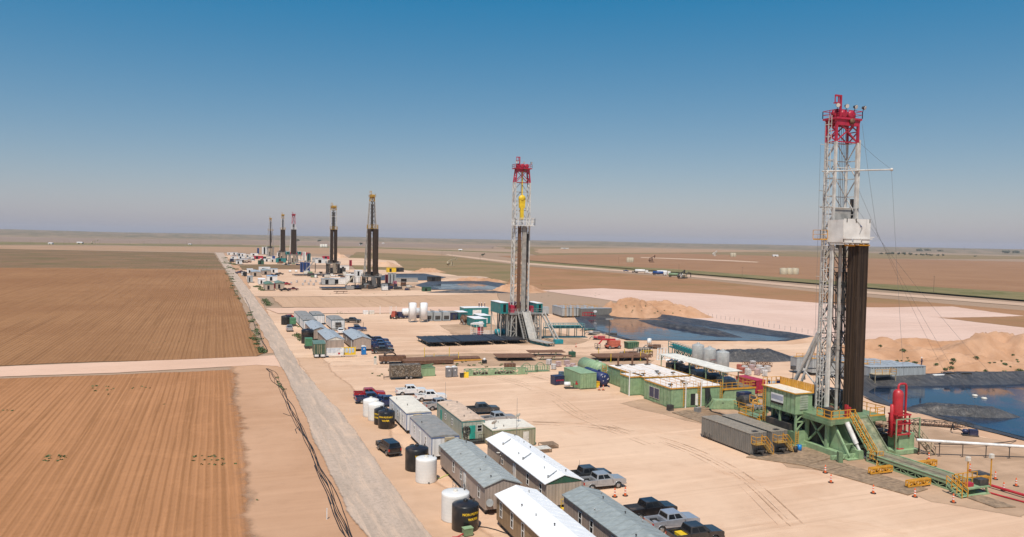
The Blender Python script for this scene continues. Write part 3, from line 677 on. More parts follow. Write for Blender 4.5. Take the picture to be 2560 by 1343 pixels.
def trailer(label, x0, y0, L, W, wall, roof, zb=0.62, ze=3.25, zr=3.95, over=0.22, trim=None, gable=None, wins=(), doors=(), ewins=(), edoors=(), vents=4, wheels=True,
            group='site trailers beside the gravel road', name='office_trailer', cat='trailer', door_m=None, wsize=(.6, 1.25), seed=0, wframe=None, hitch=True, rwins=()):
    """long site trailer, footprint x0..x0+W, y0..y0+L; gabled when zr > ze"""
    rnd = random.Random(seed*17+3)
    t = T(name, label, cat, x0+W/2, y0+L/2, 0, group); hx, hy = W/2, L/2
    mb = MB(); mb.prism([(-hx, zb), (hx, zb), (hx, ze), (0, zr-.02 if zr > ze else ze), (-hx, ze)] if zr > ze+.01 else [(-hx, zb), (hx, zb), (hx, ze), (-hx, ze)], -hy, hy)
    mb.build('wall', wall, t)
    mb = MB(); th = .09
    if zr > ze+.01:
        sl = (zr-ze)/hx; o = over
        pr = [(-hx-o, ze-sl*o+.01), (0, zr+.01), (hx+o, ze-sl*o+.01), (hx+o, ze-sl*o+.01+th), (0, zr+.01+th), (-hx-o, ze-sl*o+.01+th)]
        mb.prism(pr, -hy-.12, hy+.12)
        n = int(L/1.3)
        for k in range(n+1):
            y = -hy + L*k/n
            for s in (-1, 1): mb.bar((s*(hx+o), y, ze-sl*o+.02+th), (0, y, zr+.02+th), .05, .04)
    else:
        a = [(-hx-.05, ze+.004)] + [(hx*u, ze+.10+.16*(1-u*u)) for u in (-1, -.6, -.2, .2, .6, 1)] + [(hx+.05, ze+.004)]
        mb.prism(a, -hy-.05, hy+.05)
    rf = mb.build('roof', roof, t)
    for k in range(vents):                                   # pipes and caps on the roof
        y = -hy + L*(k+.5+rnd.uniform(-.3, .3))/vents; x = rnd.choice((-1, 1))*rnd.uniform(.25, .75)*hx; z = (ze + (zr-ze)*(1-abs(x)/hx) if zr > ze else ze+.15)+.08
        mb = MB(); mb.cyl(x, y, z, z+.2, .05, 8); mb.lathe([(.02, .2), (.10, .2), (.08, .27), (.01, .29)], 8, x, y, z); mb.build('roof_vent', galv if k % 2 else dark, rf)
    if gable:
        for s in (-1, 1):
            mb = MB(); mb.prism([(-hx, ze-.12), (hx, ze-.12), (hx, ze), (0, zr-.02), (-hx, ze)], s*(hy+.004), s*(hy+.035)); mb.build('gable', gable, t)
    if trim:
        mb = MB()
        for s in (-1, 1):
            mb.box(s*(hx+.003), -hy, ze-.16, s*(hx+.04), hy, ze-.002); mb.box(-hx-.04, s*(hy+.003), ze-.16, hx+.04, s*(hy+.04), ze-.002)
            for q in (-1, 1): mb.box(s*(hx-.06), q*(hy+.003), zb, s*(hx+.041), q*(hy+.042), ze-.165)
        mb.build('trim', trim, t)
    mb = MB(); mb.box(-hx+.1, -hy+.1, zb-.22, -hx+.3, hy-.1, zb-.003); mb.box(hx-.3, -hy+.1, zb-.22, hx-.1, hy-.1, zb-.003)
    for k in range(int(L/2)): mb.box(-hx+.12, -hy+.5+k*2, zb-.16, hx-.12, -hy+.62+k*2, zb-.02)
    for k in range(5):
        for s in (-1, 1): mb.cbox(s*(hx-.35), -hy+.7+k*(L-1.4)/4, (zb-.2)/2, .4, .4, zb-.2)
    if hitch: mb.bar((-.7, -hy, zb-.15), (0, -hy-1.1, zb-.15), .12); mb.bar((.7, -hy, zb-.15), (0, -hy-1.1, zb-.15), .12); mb.bar((0, -hy-1, .02), (0, -hy-1, zb-.1), .1)
    mb.build('chassis', dark, t)
    if wheels:
        for k in range(2):
            for s in (-1, 1): wheel(t, s*(hx-.25), 0, .36, .22).location = (s*(hx-.25), -L*.08+k*.85, .36)
            for o in t.children[-2:]: o.rotation_euler = (0, 0, R(90))
    fr = wframe or white
    for y in wins: window(t, (-hx, -hy+y, (zb+ze)/2+.15), wsize[0], wsize[1], 'x', -1, fr)
    for y in rwins: window(t, (hx, -hy+y, (zb+ze)/2+.15), wsize[0], wsize[1], 'x', 1, fr)
    for y in doors: door(t, (-hx, -hy+y, zb+.05), .92, 2.05, 'x', -1, door_m or door_white)
    for x in ewins: window(t, (x, -hy, (zb+ze)/2+.2), .7, .9, 'y', -1, fr)
    for x in edoors: door(t, (x, -hy, zb+.05), .92, 2.05, 'y', -1, door_m or door_white)
    return t
def ac_unit(par, x, y, z, m_=None, sx=.9, sy=.45, sz=1.0):
    mb = MB(); mb.cbox(x, y, z, sx, sy, sz); o = mb.build('air_conditioner', m_ or tan, par, bevel=.03)
    mb = MB(); [mb.box(x-sx*.4, y-sy/2-.02, z-sz*.35+k*sz*.11, x+sx*.4, y-sy/2-.003, z-sz*.35+k*sz*.11+.05) for k in range(5)]; mb.build('louvre', dark, o)
def stair_unit(label, x, y, rz, m_, group=None, h=.65, n=4, wd=1.1):
    t = T('porch_steps', label, 'steps', x, y, rz, group)
    mb = MB(); mb.box(-wd/2, -.6, h-.06, wd/2, .6, h)
    [mb.box(sx*wd/2-.04, sy*.6-.04, 0, sx*wd/2+.04, sy*.6+.04, h-.063) for sx in (-1, 1) for sy in (-1, 1)]
    mb.build('landing', m_, t); mb = MB()
    for k in range(n): mb.box(-wd/2, -.62-.28*(k+1), h*(1-(k+1)/(n+1))-.05, wd/2, -.62-.28*k, h*(1-(k+1)/(n+1)))
    mb.build('tread', m_, t)
    for s in (-1, 1): MB().rail([(s*wd/2, .6, h), (s*wd/2, -.6, h), (s*wd/2, -.6-.28*n, .15)], .95, .05).build('handrail', m_, t)
    return t
# ================================================================== tanks with lettering
tank_w = paint('white poly tank', (0.74, 0.72, 0.68), 0.35, var=0.06, scale=.6, dust=0.12)
tank_b = paint('black poly tank', (0.016, 0.016, 0.017), 0.32, var=0.2, dust=0.12)
letters = paint('yellow lettering', (0.85, 0.55, 0.02), 0.6, dust=0.0)
def text_mesh(txt, size, bold=True):
    cu = bpy.data.curves.new('lettering', 'FONT'); cu.body = txt; cu.size = size; cu.align_x = 'CENTER'; cu.align_y = 'CENTER'; cu.offset = .012 if bold else 0
    ob = bpy.data.objects.new('lettering', cu); COL.objects.link(ob); bpy.context.view_layer.update()
    me = bpy.data.meshes.new_from_object(ob.evaluated_get(bpy.context.evaluated_depsgraph_get())); bpy.data.objects.remove(ob); bpy.data.curves.remove(cu)
    bm = bmesh.new(); bm.from_mesh(me); bmesh.ops.subdivide_edges(bm, edges=bm.edges[:], cuts=1); bm.to_mesh(me); bm.free(); return me
def wrap_text(par, txt, size, r, z, ang, m_=None):
    me = text_mesh(txt, size)
    for v in me.vertices:
        a = ang + v.co.x/r; v.co = (math.cos(a)*r, math.sin(a)*r, z+v.co.y)
    me.materials.clear(); me.materials.append(m_ or letters); o = bpy.data.objects.new('lettering', me); COL.objects.link(o); o.parent = par; return o
def flat_text(par, txt, size, loc, rz, m_, tilt=90):
    me = text_mesh(txt, size); me.materials.clear(); me.materials.append(m_); o = bpy.data.objects.new('lettering', me); COL.objects.link(o)
    o.parent = par; o.location = loc; o.rotation_euler = (R(tilt), 0, rz); return o
def poly_tank(label, x, y, r, h, m_, rings=0, text=None, group='water tanks along the gravel road', ang=-2.2, dome=.3, name='water_tank', cat='tank', z=0.0, legs=False):
    t = T(name, label, cat, x, y, 0, group, z)
    pr = [(r*.97, .0), (r, .05)]
    for k in range(rings):
        z0 = h*(k+.6)/(rings+.6); pr += [(r, z0-.07), (r-.006, z0), (r, z0+.07)]
    pr += [(r, h-.06), (r*.97, h), (r*.6, h+dome*.62), (r*.25, h+dome*.95), (.24, h+dome)]
    mb = MB(); mb.lathe(pr, 32); mb.build('shell', m_, t)
    mb = MB(); mb.lathe([(.24, h+dome-.02), (.27, h+dome+.10), (.24, h+dome+.17), (.05, h+dome+.18)], 14); mb.build('lid', m_ if m_ is tank_b else offwhite, t)
    mb = MB(); mb.lathe([(.09, h+.02), (.09, h+dome*.8+.15), (.04, h+dome*.8+.2)], 8, r*.7, r*.1); mb.build('vent', dark, t)
    mb = MB(); mb.tube((0, -r+.02, .18), (0, -r-.18, .18), .06, 8); mb.lathe([(.1, 0), (.1, .05)], 8, 0, -r-.06, .18, 'y'); mb.build('outlet', dark, t)
    for k, tx in enumerate(text or ()): wrap_text(t, tx, .36, r+.012, h*.72-k*.55, ang)
    return t
# ================================================================== cones, people and small gear
def cone(label, x, y, group='orange channelizer cones round the near rig', z=0.0):
    t = T('traffic_cone', label, 'cone', x, y, random.uniform(0, 3), group, z)
    mb = MB(); mb.prism([(.36*math.cos(math.pi*k/4+.39), .36*math.sin(math.pi*k/4+.39)) for k in range(8)], 0, .09, 'z'); mb.build('base', black, t)
    mb = MB(); mb.lathe([(.17, .09), (.10, .5), (.09, 1.02), (.05, 1.06), (.05, 1.14), (.03, 1.16)], 12); mb.build('post', orange, t)
    mb = MB(); mb.lathe([(.128, .42), (.118, .55)], 12); mb.lathe([(.108, .72), (.104, .86)], 12); mb.build('band', white, t)
    return t
skin_m = paint('skin', (0.36, 0.20, 0.13), 0.6, dust=0)
def person(label, x, y, z=0.0, rz=0.0, top=None, legs=None, hat=None, group=None, reach=0.0):
    """standing worker: one skinned body, clothes and hard hat as children"""
    t = T('person', label, 'person', x, y, rz, group, z)
    def skin(name, pts, edges, rad_, m_):
        me = bpy.data.meshes.new(name); me.from_pydata(pts, edges, []); o = bpy.data.objects.new(name, me); COL.objects.link(o); o.parent = t
        sk = o.modifiers.new('skin', 'SKIN')
        for i, r_ in enumerate(rad_): me.skin_vertices[0].data[i].radius = (r_, r_*.85)
        me.skin_vertices[0].data[0].use_root = True
        ss = o.modifiers.new('sub', 'SUBSURF'); ss.levels = ss.render_levels = 1; me.materials.append(m_); return o
    pts = [(0,0,.98), (0,0,1.22), (0,0,1.46), (0,.02,1.58), (.01,.01,1.68), (0,.02,1.78)]; ed = [(0,1),(1,2),(2,3),(3,4),(4,5)]; rd = [.15,.15,.16,.06,.095,.07]
    for s in (-1, 1):
        b = len(pts); pts += [(s*.20,0,1.42),(s*.27,-.02,1.16),(s*.26,-.10-reach*.2,.93+reach*.3),(s*.25,-.13-reach*.25,.84+reach*.35)]; ed += [(2,b),(b,b+1),(b+1,b+2),(b+2,b+3)]; rd += [.075,.055,.04,.035]
        for k in range(4): pts.append((s*.25+(k-1.5)*.022, -.15-reach*.28, .76+reach*.36)); ed.append((b+3, len(pts)-1)); rd.append(.012)
        b = len(pts); pts += [(s*.10,0,.90),(s*.11,-.02,.50),(s*.12,.02,.09),(s*.13,-.14,.05)]; ed += [(0,b),(b,b+1),(b+1,b+2),(b+2,b+3)]; rd += [.10,.075,.06,.05]
    skin('body', pts, ed, rd, skin_m)
    skin('shirt', [(0,0,.98),(0,0,1.22),(0,0,1.44),(-.20,0,1.42),(-.27,-.02,1.16),(-.26,-.10-reach*.2,.95+reach*.3),(.20,0,1.42),(.27,-.02,1.16),(.26,-.10-reach*.2,.95+reach*.3)], [(0,1),(1,2),(2,3),(3,4),(4,5),(2,6),(6,7),(7,8)], [.175,.175,.19,.10,.078,.065,.10,.078,.065], top or navy)
    skin('trousers', [(0,0,.96),(-.10,0,.88),(-.11,-.02,.50),(-.12,.02,.10),(.10,0,.88),(.11,-.02,.50),(.12,.02,.10)], [(0,1),(1,2),(2,3),(0,4),(4,5),(5,6)], [.17,.125,.10,.085,.125,.10,.085], legs or navy)
    mb = MB(); mb.lathe([(.17, 1.76), (.14, 1.77), (.135, 1.84), (.09, 1.90), (.01, 1.92)], 14, 0, .015); mb.build('hard_hat', hat or white, t); return t
def toilet(label, x, y, m_, rz=0, group=None, roof=None):
    t = T('portable_toilet', label, 'portable toilet', x, y, rz, group)
    mb = MB(); mb.cbox(0, 0, 1.12, 1.1, 1.1, 2.1); [mb.cbox(sx*.52, sy*.52, 1.12, .1, .1, 2.12) for sx in (-1,1) for sy in (-1,1)]; mb.build('cabin', m_, t, bevel=.03)
    mb = MB(); mb.prism([(-.6,2.18),(.6,2.18),(.5,2.32),(.2,2.42),(-.2,2.42),(-.5,2.32)], -.6, .6); mb.build('roof', roof or white, t)
    mb = MB(); mb.box(-.38, -.565, .15, .38, -.595, 2.0); d = mb.build('door', m_, t); mb = MB(); mb.box(-.15, -.6, 1.45, .15, -.605, 1.75); mb.build('sign', white, d)
    mb = MB(); mb.cbox(0, 0, .035, 1.15, 1.15, .07); mb.build('skid', dark, t); return t
def bag_pallet(label, x, y, m_, rz=0, group='pallets of sacked mud product', z=0.0, h=1.1):
    t = T('sack_pallet', label, 'pallet', x, y, rz, group, z)
    mb = MB(); [mb.box(-.6, -.6+k*.24, .1, .6, -.44+k*.24, .14) for k in range(5)]; [mb.box(-.6+k*.5, -.6, 0, -.5+k*.5, .6, .097) for k in range(3)]; mb.build('pallet', wood, t)
    mb = MB(); n = int(h/.17)
    for k in range(n):
        for i in range(2):
            for j in range(3): mb.cbox(-.28+i*.56+random.uniform(-.03,.03), -.38+j*.38+random.uniform(-.03,.03), .23+k*.17, .54, .36, .155)
    mb.build('sack', m_, t, bevel=.04); return t
def shrub(label, x, y, r, h, group='green desert shrubs', z=0.0, m_=None, n=None, name='shrub', cat='shrub'):
    t = T(name, label, cat, x, y, random.uniform(0, 6), group, z); mb = MB(); rnd = random.Random(int(x*31+y*17))
    for k in range(n or int(60+90*r)):
        a, rr, zz = rnd.uniform(0, 6.28), r*math.sqrt(rnd.random())*rnd.uniform(.7, 1.1), rnd.random()
        p = Vector((rr*math.cos(a), rr*math.sin(a), h*(.08+.9*zz*(1-.55*(rr/r)**2)))); s = rnd.uniform(.09, .2)*min(1.6, .5+r*.6)
        d = Vector((rnd.uniform(-1,1), rnd.uniform(-1,1), rnd.uniform(-.4,1))).normalized(); e = d.orthogonal().normalized()*s; f = d.cross(e)*.8
        mb.quad(p-e, p-f*.7, p+e, p+f)
    mb.build('foliage', m_ or leaf_m, t)
    mb = MB(); [mb.bar((0,0,0), (r*.5*math.cos(k*1.3), r*.5*math.sin(k*1.3), h*.6), .04) for k in range(5)]; mb.build('stem', wood, t); return t
leaf_m = paint('desert leaves', (0.075, 0.115, 0.035), 0.7, var=0.5, scale=3, dust=0.1)
leaf_d = paint('dark leaves', (0.045, 0.07, 0.03), 0.7, var=0.4, scale=2, dust=0.1)
# ================================================================== camp in the foreground
t = trailer('white trailer with a cream roof and blue trim beside two pairs of tanks', 28.1, 116.7, 12.7, 4.0, sid_white, roof_cream, ze=3.3, zr=3.3, trim=trim_blue, wins=(2.4, 6.2, 10.4), doors=(4.4,), vents=2, seed=1, wsize=(.5,1.0))
ac_unit(t, -.3, -6.62, 2.7, tan, 1.3, .5, .9); tag(t.children[-1])
t = trailer('white trailer with a dark slate flat roof and blue corner trim', 28.05, 101.5, 12.7, 3.95, sid_white, roof_slab, ze=3.3, zr=3.3, trim=trim_blue, wins=(3.2, 9.9), doors=(6.6,), vents=1, seed=2, wsize=(.5,1.0))
ac_unit(t, .55, -6.62, 2.75, tan, 1.4, .5, 1.0); mb = MB(); mb.box(-1.0, -6.36, 1.2, -.55, -6.55, 2.2); mb.build('breaker_panel', galv, t)
t = trailer('sage green panelled trailer with a teal eave and a turquoise end door', 34.9, 109.2, 13.9, 3.6, sid_sage, roof_pink, zb=.5, ze=3.3, zr=3.3, trim=trim_teal, wins=(5.2, 9), doors=(11.5,), edoors=(-.15,), ewins=(1.0,), vents=5, seed=3, wsize=(.6,.8), door_m=door_teal)
mb = MB()
for cx, cz, r_ in ((-1.35, 2.0, .42), (-.95, 2.05, .36), (-1.3, 1.05, .3)): mb.pipe([(cx+r_*math.cos(k*.52), -7.08-.004*k, cz+r_*1.25*math.sin(k*.52)) for k in range(26)], .07, 6)
mb.build('hose_coil', black, t)
mb = MB(); mb.box(-.7, -8.0, .30, 1.7, -7.02, .40); mb.rail([(.55, -8.0, .4), (1.7, -8.0, .4), (1.7, -7.05, .4)], 1.0, .06, True, .4); mb.box(-.7, -8.35, .12, 1.7, -8.02, .2); mb.build('porch', dark, t)
t = trailer('low olive flat roofed cabin behind the sandy roofed trailer', 38.2, 104.6, 5.4, 6.8, sid_olive, roof_cream, zb=.15, ze=2.75, zr=2.75, trim=greendk, edoors=(1.9,), vents=2, seed=4, wheels=False, hitch=False, door_m=offwhite, name='site_cabin', cat='cabin')
t = trailer('tan gabled trailer with a grey metal roof and white side door', 28.2, 79.4, 18.2, 4.25, sid_taupe, roof_grey, wins=(2.1, 8.9, 12.1), doors=(7.4,), vents=5, seed=5)
mb = MB(); mb.lathe([(.05, 0), (.34, .06), (.44, .16)], 14, 0, 0, 0); o = mb.build('satellite_dish', galv, t, (-1.6, -9.4, 1.5)); o.rotation_euler = (R(70), 0, R(-40)); mb = MB(); mb.bar((0,0,-.02), (0,-.3,-.5), .05); mb.build('bracket', dark, o)
t = trailer('tan gabled trailer with a bright white roof and dark green gable', 35.25, 78.3, 20.3, 4.4, sid_tan, roof_white, gable=deepgreen, ze=3.3, zr=4.05, over=.3, trim=None, wins=(1.7, 5.6, 14.4), rwins=(4, 12), doors=(10,), vents=7, seed=6)
for y in (-9.2, -1.5, 5.6): mb = MB(); mb.pipe([(-1.6, y, 3.72), (-.3, y+.5, 4.2)], .05, 6); mb.cyl(-1.6, y, 3.5, 3.9, .12, 8); mb.build('roof_pipe', steel, [c for c in t.children if c.name.startswith('roof')][0])
mb = MB(); mb.pipe([(-2.2, 4.5, 2.5), (-2.6, 4.5, 2.5), (-2.7, 4.5, 2.9)], .04); mb.lathe([(.02, 2.86), (.26, 2.95)], 10, -2.7, 4.5); mb.build('lamp', offwhite, t)
t = trailer('brown gabled trailer with a bright white roof nearest the gravel road', 28.5, 56.6, 19.8, 4.5, sid_brown, roof_white, ze=3.35, zr=4.05, over=.25, wins=(5.0, 8.0, 12.2, 15.2, 18.4), vents=6, seed=7, wsize=(.55, 1.5))
t = trailer('tan gabled trailer with a grey green roof beside the black pickup', 35.5, 54.6, 19.6, 4.2, sid_taupe, roof_green, ze=3.3, zr=3.95, wins=(4, 8.5, 13.0, 15.6), doors=(6.2,), vents=8, seed=8)
stair_unit('grey metal porch steps with handrails under the white door of a tan trailer', 27.45, 86.9, R(0), steel)
stair_unit('bright yellow steps between the green gabled trailer and the next one', 37.3, 76.9, R(90), lemon, n=3)
for k, (lab, cx, cy, sx, sy) in enumerate((('timber porch deck with a slatted rail beside the olive cabin', 46.6, 103.2, 2.3, 2.0), ('pale timber platform lying in front of the olive cabin', 44.6, 101.4, 2.6, 1.8))):
    t = T('wooden_deck', lab, 'deck', cx, cy); mb = MB(); [mb.box(-sx/2, -sy/2+i*.2, .55, sx/2, -sy/2+i*.2+.17, .6) for i in range(int(sy/.2))]; mb.build('board', offwhite if k else wood, t)
    mb = MB(); [mb.box(sx/2*a-.05, sy/2*b-.05, 0, sx/2*a+.05, sy/2*b+.05, .545) for a in (-1,1) for b in (-1,1)]; [mb.box(-sx/2, -sy/2-.03, .1+.16*i, sx/2, -sy/2+.02, .2+.16*i) for i in range(3)]; mb.build('frame', wood, t)
# tanks between road and trailers
poly_tank('white poly water tank, rear one beside the blue trimmed trailer', 25.1, 130.6, 1.35, 2.9, tank_w, 3)
poly_tank('white poly water tank just in front of its white twin', 25.4, 127.6, 1.35, 2.8, tank_w, 3, dome=.35)
poly_tank('black poly water tank half hidden behind another black tank', 25.75, 124.6, 1.25, 2.5, tank_b, 2, ang=-2.7, text=('NON POTABLE', 'WATER'))
poly_tank('black poly water tank with worn yellow lettering beside the white trailers', 26.0, 121.9, 1.35, 2.7, tank_b, 0, ('NON POTABLE', 'WATER'), ang=-1.9, dome=.25)
poly_tank('black poly tank with domed top standing behind a white tank', 25.2, 98.6, 1.55, 2.9, tank_b, 3, ('NON POTABLE', 'WATER'), ang=-1.15)
poly_tank('white poly water tank with ribbed wall beside the tan trailer', 25.1, 93.3, 1.35, 3.0, tank_w, 7, dome=.12)
poly_tank('white poly water tank behind the black tank nearest the camera', 24.8, 79.6, 1.55, 3.0, tank_w, 7, dome=.12)
poly_tank('glossy black poly tank with yellow NON POTABLE lettering nearest the camera', 25.0, 76.6, 1.45, 2.7, tank_b, 0, ('NON POTABLE', 'WATER'), ang=-1.25, dome=.3)
t = T('pump_box', 'small olive pump box at the foot of the nearest black tank', 'pump box', 24.6, 74.5, .1); mb = MB(); mb.box(-.5, -.35, .1, .5, .35, .85); mb.build('housing', greendk, t, bevel=.03); mb = MB(); mb.box(-.54, -.39, .853, .54, .39, .9); mb.build('lid', green, t); mb = MB(); mb.pipe([(-.5,0,.3), (-1.2,-.1,.12), (-1.7,.1,.1)], .07); mb.build('pipe', red, t)
for lab, pts, r_, m_ in (('black water hose running from the nearest black tank to the brown trailer', [(26.4,76.4,.1),(27.2,75.9,.06),(27.9,75.0,.06),(28.9,73.2,.06)], .06, black),
        ('yellow green garden hose between white tank and tan trailer', [(26.3,93.5,.3),(27.0,93.6,.06),(27.8,94.3,.06),(28.4,94.2,.3)], .04, paint('hose green', (0.35,0.5,0.05), .5)),
        ('thin black cable snaking behind the slate roofed trailer to the tanks', [(26.2,98.8,.1),(26.8,102,.05),(27.4,104.5,.05),(27.0,107,.05),(27.9,110,.05)], .05, black)):
    one(MB().pipe(pts, r_), 'hose', m_, lab, 'hose')
t = T('trailer_tongue', 'small black pump beside the white slate roofed trailer', 'pump', 26.9, 108.2, .4); mb = MB(); mb.box(-.5,-.3,.1,.5,.3,.5); mb.lathe([(.2,-.3),(.24,0),(.2,.3)],10,0,0,.55,'x'); mb.build('motor', black, t); mb = MB(); mb.box(-.8,-.4,0,.8,.4,.1); mb.build('skid', dark, t); t.name = 'water_pump'
for lab, x, y, h in (('tall thin white whip aerial beside the sage trailer', 36.6, 124.2, 6.5), ('tall thin grey whip aerial behind the white roofed trailer', 41.9, 104.4, 7.5), ('short grey post behind the white roofed trailer', 46, 91.5, 1.4)):
    t = T('aerial', lab, 'aerial', x, y); mb = MB(); mb.tube((0,0,0), (0,0,h), .05, 6, .02); mb.build('mast', steel, t); mb = MB(); mb.cbox(0,0,.15,.35,.35,.3); mb.build('foot', dark, t)
for lab, x, y in (('small white satellite dish on the roof of the olive cabin', 43.6, 108.0), ('white satellite dish at the rear corner of the olive cabin', 38.6, 104.9)):
    t = T('satellite_dish', lab, 'satellite dish', x, y, R(200), z=3.01); mb = MB(); mb.lathe([(.04, 0), (.34, .07), (.48, .2)], 16); o = mb.build('dish', offwhite, t, (0,0,.8)); o.rotation_euler = (R(50), 0, 0); mb = MB(); mb.bar((0,0,0), (0,0,.78), .06); mb.build('pole', steel, t)
# vehicles of the camp (noses point away from the road)
PK = 'pickups parked around the near camp'
pickup('red pickup parked behind the blue ones near the road', 'red', 27.6, 145.4, R(-4), PK)
pickup('dark blue pickup parked next to the red one', 'blue', 27.2, 141.3, R(-2), PK)
pickup('dark blue pickup half hidden behind the cream roofed trailer', 'blue', 29.6, 137.4, R(-3), PK)
pickup('white pickup parked behind another white pickup', 'white', 36.0, 146.3, R(-3), PK)
pickup('white pickup close behind the cream roofed trailer', 'white', 38.3, 140.0, R(-5), PK)
pickup('silver pickup with an empty black bed between two trailers', 'silver', 38.0, 132.6, R(8), PK)
pickup('charcoal pickup parked beside the sage green trailer', 'grey', 44.2, 126.8, R(-3), PK)
pickup('silver crew cab pickup alone on the sand beside a charcoal one', 'silver', 44.5, 119.3, R(3), PK)
pickup('dark grey pickup behind the white roofed trailer', 'grey', 44.9, 86.9, R(-1), PK)
pickup('silver pickup beside two orange cones', 'silver', 45.4, 84.0, R(0), PK)
pickup('black pickup with a covered bed', 'black', 45.9, 73.3, R(0), PK, cover=True)
t = pickup('big silver blue pickup with an open dark bed', 'bright', 46.2, 69.4, R(0), PK)
t = pickup('black pickup cut off by the bottom edge of the picture', 'char', 46.4, 65.4, R(0), PK)
one(MB().box(-.55, -.7, 0, .55, .7, .28), 'tool_box', lemon, 'yellow tool box lying in the bed of the lowest black pickup', 'tool box', 44.9, 65.4, z=.885)
t = T('bucket', 'white bucket on the tailgate corner of the black pickup', 'bucket', 42.55, 72.6, z=.68); mb = MB(); mb.lathe([(.14, 0), (.17, .36)], 12); mb.build('pail', offwhite, t); mb = MB(); mb.lathe([(.175, .36), (.175, .41)], 12); mb.build('lid', white, t)
pickup('black sport utility vehicle parked alone between road and trailers', 'black', 23.3, 107.4, R(98), None, suv=True, cat='car', name='sport_utility_vehicle')
for k, (px, py, lab) in enumerate(((1537,1243,'orange cone with white bands, left one of two beside the silver pickup'), (1563,1240,'orange cone with white bands, right one of two beside the silver pickup'), (2063,1183,'orange cone at the edge of the rig mats below the hydraulic leg'), (2077,1207,'orange cone left of the catwalk, nearer than its neighbour at the mats'),
        (2183,1234,'orange cone alone on the sand left of the pipe catwalk'), (2287,1243,'orange cone beside the middle yellow rack of the catwalk'), (2383,1257,'orange cone at the near end of the pipe catwalk'), (2488,1199,'orange cone right of the floodlights at the catwalk end'), (2540,1216,'orange cone near the right edge beside the red pipes'),
        (2509,1227,'orange cone standing close to the red flow pipes'), (2425,1179,'orange cone behind the floodlight posts'), (2322,1150,'orange cone at the foot of the steel stairs by the red vessel'), (1440,868,'orange cone far off beside the ramp of the teal rig'))):
    cone(lab, *G(px, py))
# rope of cables along the left road edge
t = T('cable_bundle', 'tangled bundle of black hoses lying along the left edge of the gravel road', 'hoses', 0, 0)
main = [G(*p, z=.08) for p in ((668,922),(678,930),(690,955),(705,975),(722,1010),(735,1040),(748,1065),(762,1090),(775,1115),(790,1150),(800,1175),(818,1210),(830,1240),(845,1280),(858,1305),(870,1335),(890,1380))]
for k in range(6):
    ph = k*1.7; pts = []
    for i in range(len(main)*5-4):
        a = i/5; j = min(int(a), len(main)-2); f = a-j; x = main[j][0]+(main[j+1][0]-main[j][0])*f; y = main[j][1]+(main[j+1][1]-main[j][1])*f
        w_ = .55 if i > 12 else 1.3
        pts.append((x + w_*mnoise.noise((y*.075, ph*3.1, 0))*1.3 + (.3*math.sin(ph*2.3)), y, .07+.05*(k % 3)))
    if k > 4: pts = pts[12:]
    MB().pipe(pts, .05 if k % 2 else .04, 5).build('hose', black, t)
for pts in (((708,1035),(722,1040),(735,1042)), ((742,1085),(738,1075),(746,1068),(750,1078)), ((786,1165),(800,1200),(815,1230),(828,1262)), ((820,1245),(835,1290),(850,1325),(870,1352))):
    MB().pipe([(*G(*p), .07) for p in pts], .06, 5).build('loose_end', black, t)
t = T('cable_bundle', 'thin black hose along the road edge beyond the side road', 'hoses', 0, 0); pts = [(*G(*p), .28) for p in ((612,745),(622,765),(632,800),(640,825),(650,838),(655,855),(665,870),(668,880),(652,884))]; MB().pipe(pts, .10, 5).build('hose', black, t)
one(MB().box(-.05,-.05,0,.05,.05,1.3), 'marker_stake', white, 'thin white marker stake in the sand left of the hoses', 'stake', *G(817, 1300))
# ================================================================== drilling rigs
mast_w = paint('mast white', (0.57, 0.55, 0.51), 0.5, var=0.2, scale=.8, dust=0.3)
mast_g = paint('mast grey', (0.36, 0.34, 0.31), 0.5, var=0.25, scale=.8, dust=0.3)
wind_w = paint('wind wall sheet', (0.72, 0.70, 0.66), 0.55, var=0.10, scale=.6, dust=0.3)
crown_y = paint('crown yellow', (0.50, 0.29, 0.03), 0.5)
def pipe_mat(name, a, b, hi):
    t = NT(name); n1 = t.noise(t.coord('Object', (7, 7, .03)), 1.0, 3, .6); n2 = t.noise(t.coord('Object', (3, 3, .25)), 1.0, 4, .7); c = t.mix(t.ramp(n1, .38, .62), a, b); c = t.mix(t.ramp(n2, .55, .75, 0, .6), c, hi)
    t.base(c); t.set(.42, .2); return t.m
stand_m = pipe_mat('racked drill pipe', (.018,.011,.008), (.085,.055,.036), (.17,.12,.085))
wire_m = paint('wire rope', (0.16, 0.16, 0.165), 0.5, dust=0)
lamp_b = paint('lamp body', (0.06, 0.06, 0.06), 0.5)
mb = None
def mast(par, wb, db, z0, wt, dt, z1, m_, name='mast', n=14, leg=.34, yc=0.0, brace=.13):
    """open-fronted lattice mast; y = 0 is its front plane"""
    mb = MB(); H = z1-z0
    def c(sx, b, f): return (sx*(wb+(wt-wb)*f)/2, yc + b*(db+(dt-db)*f), z0+H*f)
    for sx in (-1, 1):
        for b in (0, 1): mb.bar(c(sx, b, 0), c(sx, b, 1), leg if b == 0 else leg*.8)
    for k in range(n):
        f0, f1 = k/n, (k+1)/n
        for sx in (-1, 1):
            mb.bar(c(sx, 0, f1), c(sx, 1, f1), brace)
            if k % 2: mb.bar(c(sx, 0, f0), c(sx, 1, f1), brace)
            else: mb.bar(c(sx, 1, f0), c(sx, 0, f1), brace)
        mb.bar(c(-1, 1, f1), c(1, 1, f1), brace)
        mid = tuple((a+b)/2 for a, b in zip(c(-1, 1, f1), c(1, 1, f1)))
        mb.bar(c(-1, 1, f0), mid, brace*.8); mb.bar(c(1, 1, f0), mid, brace*.8)
    return mb.build(name, m_, par)
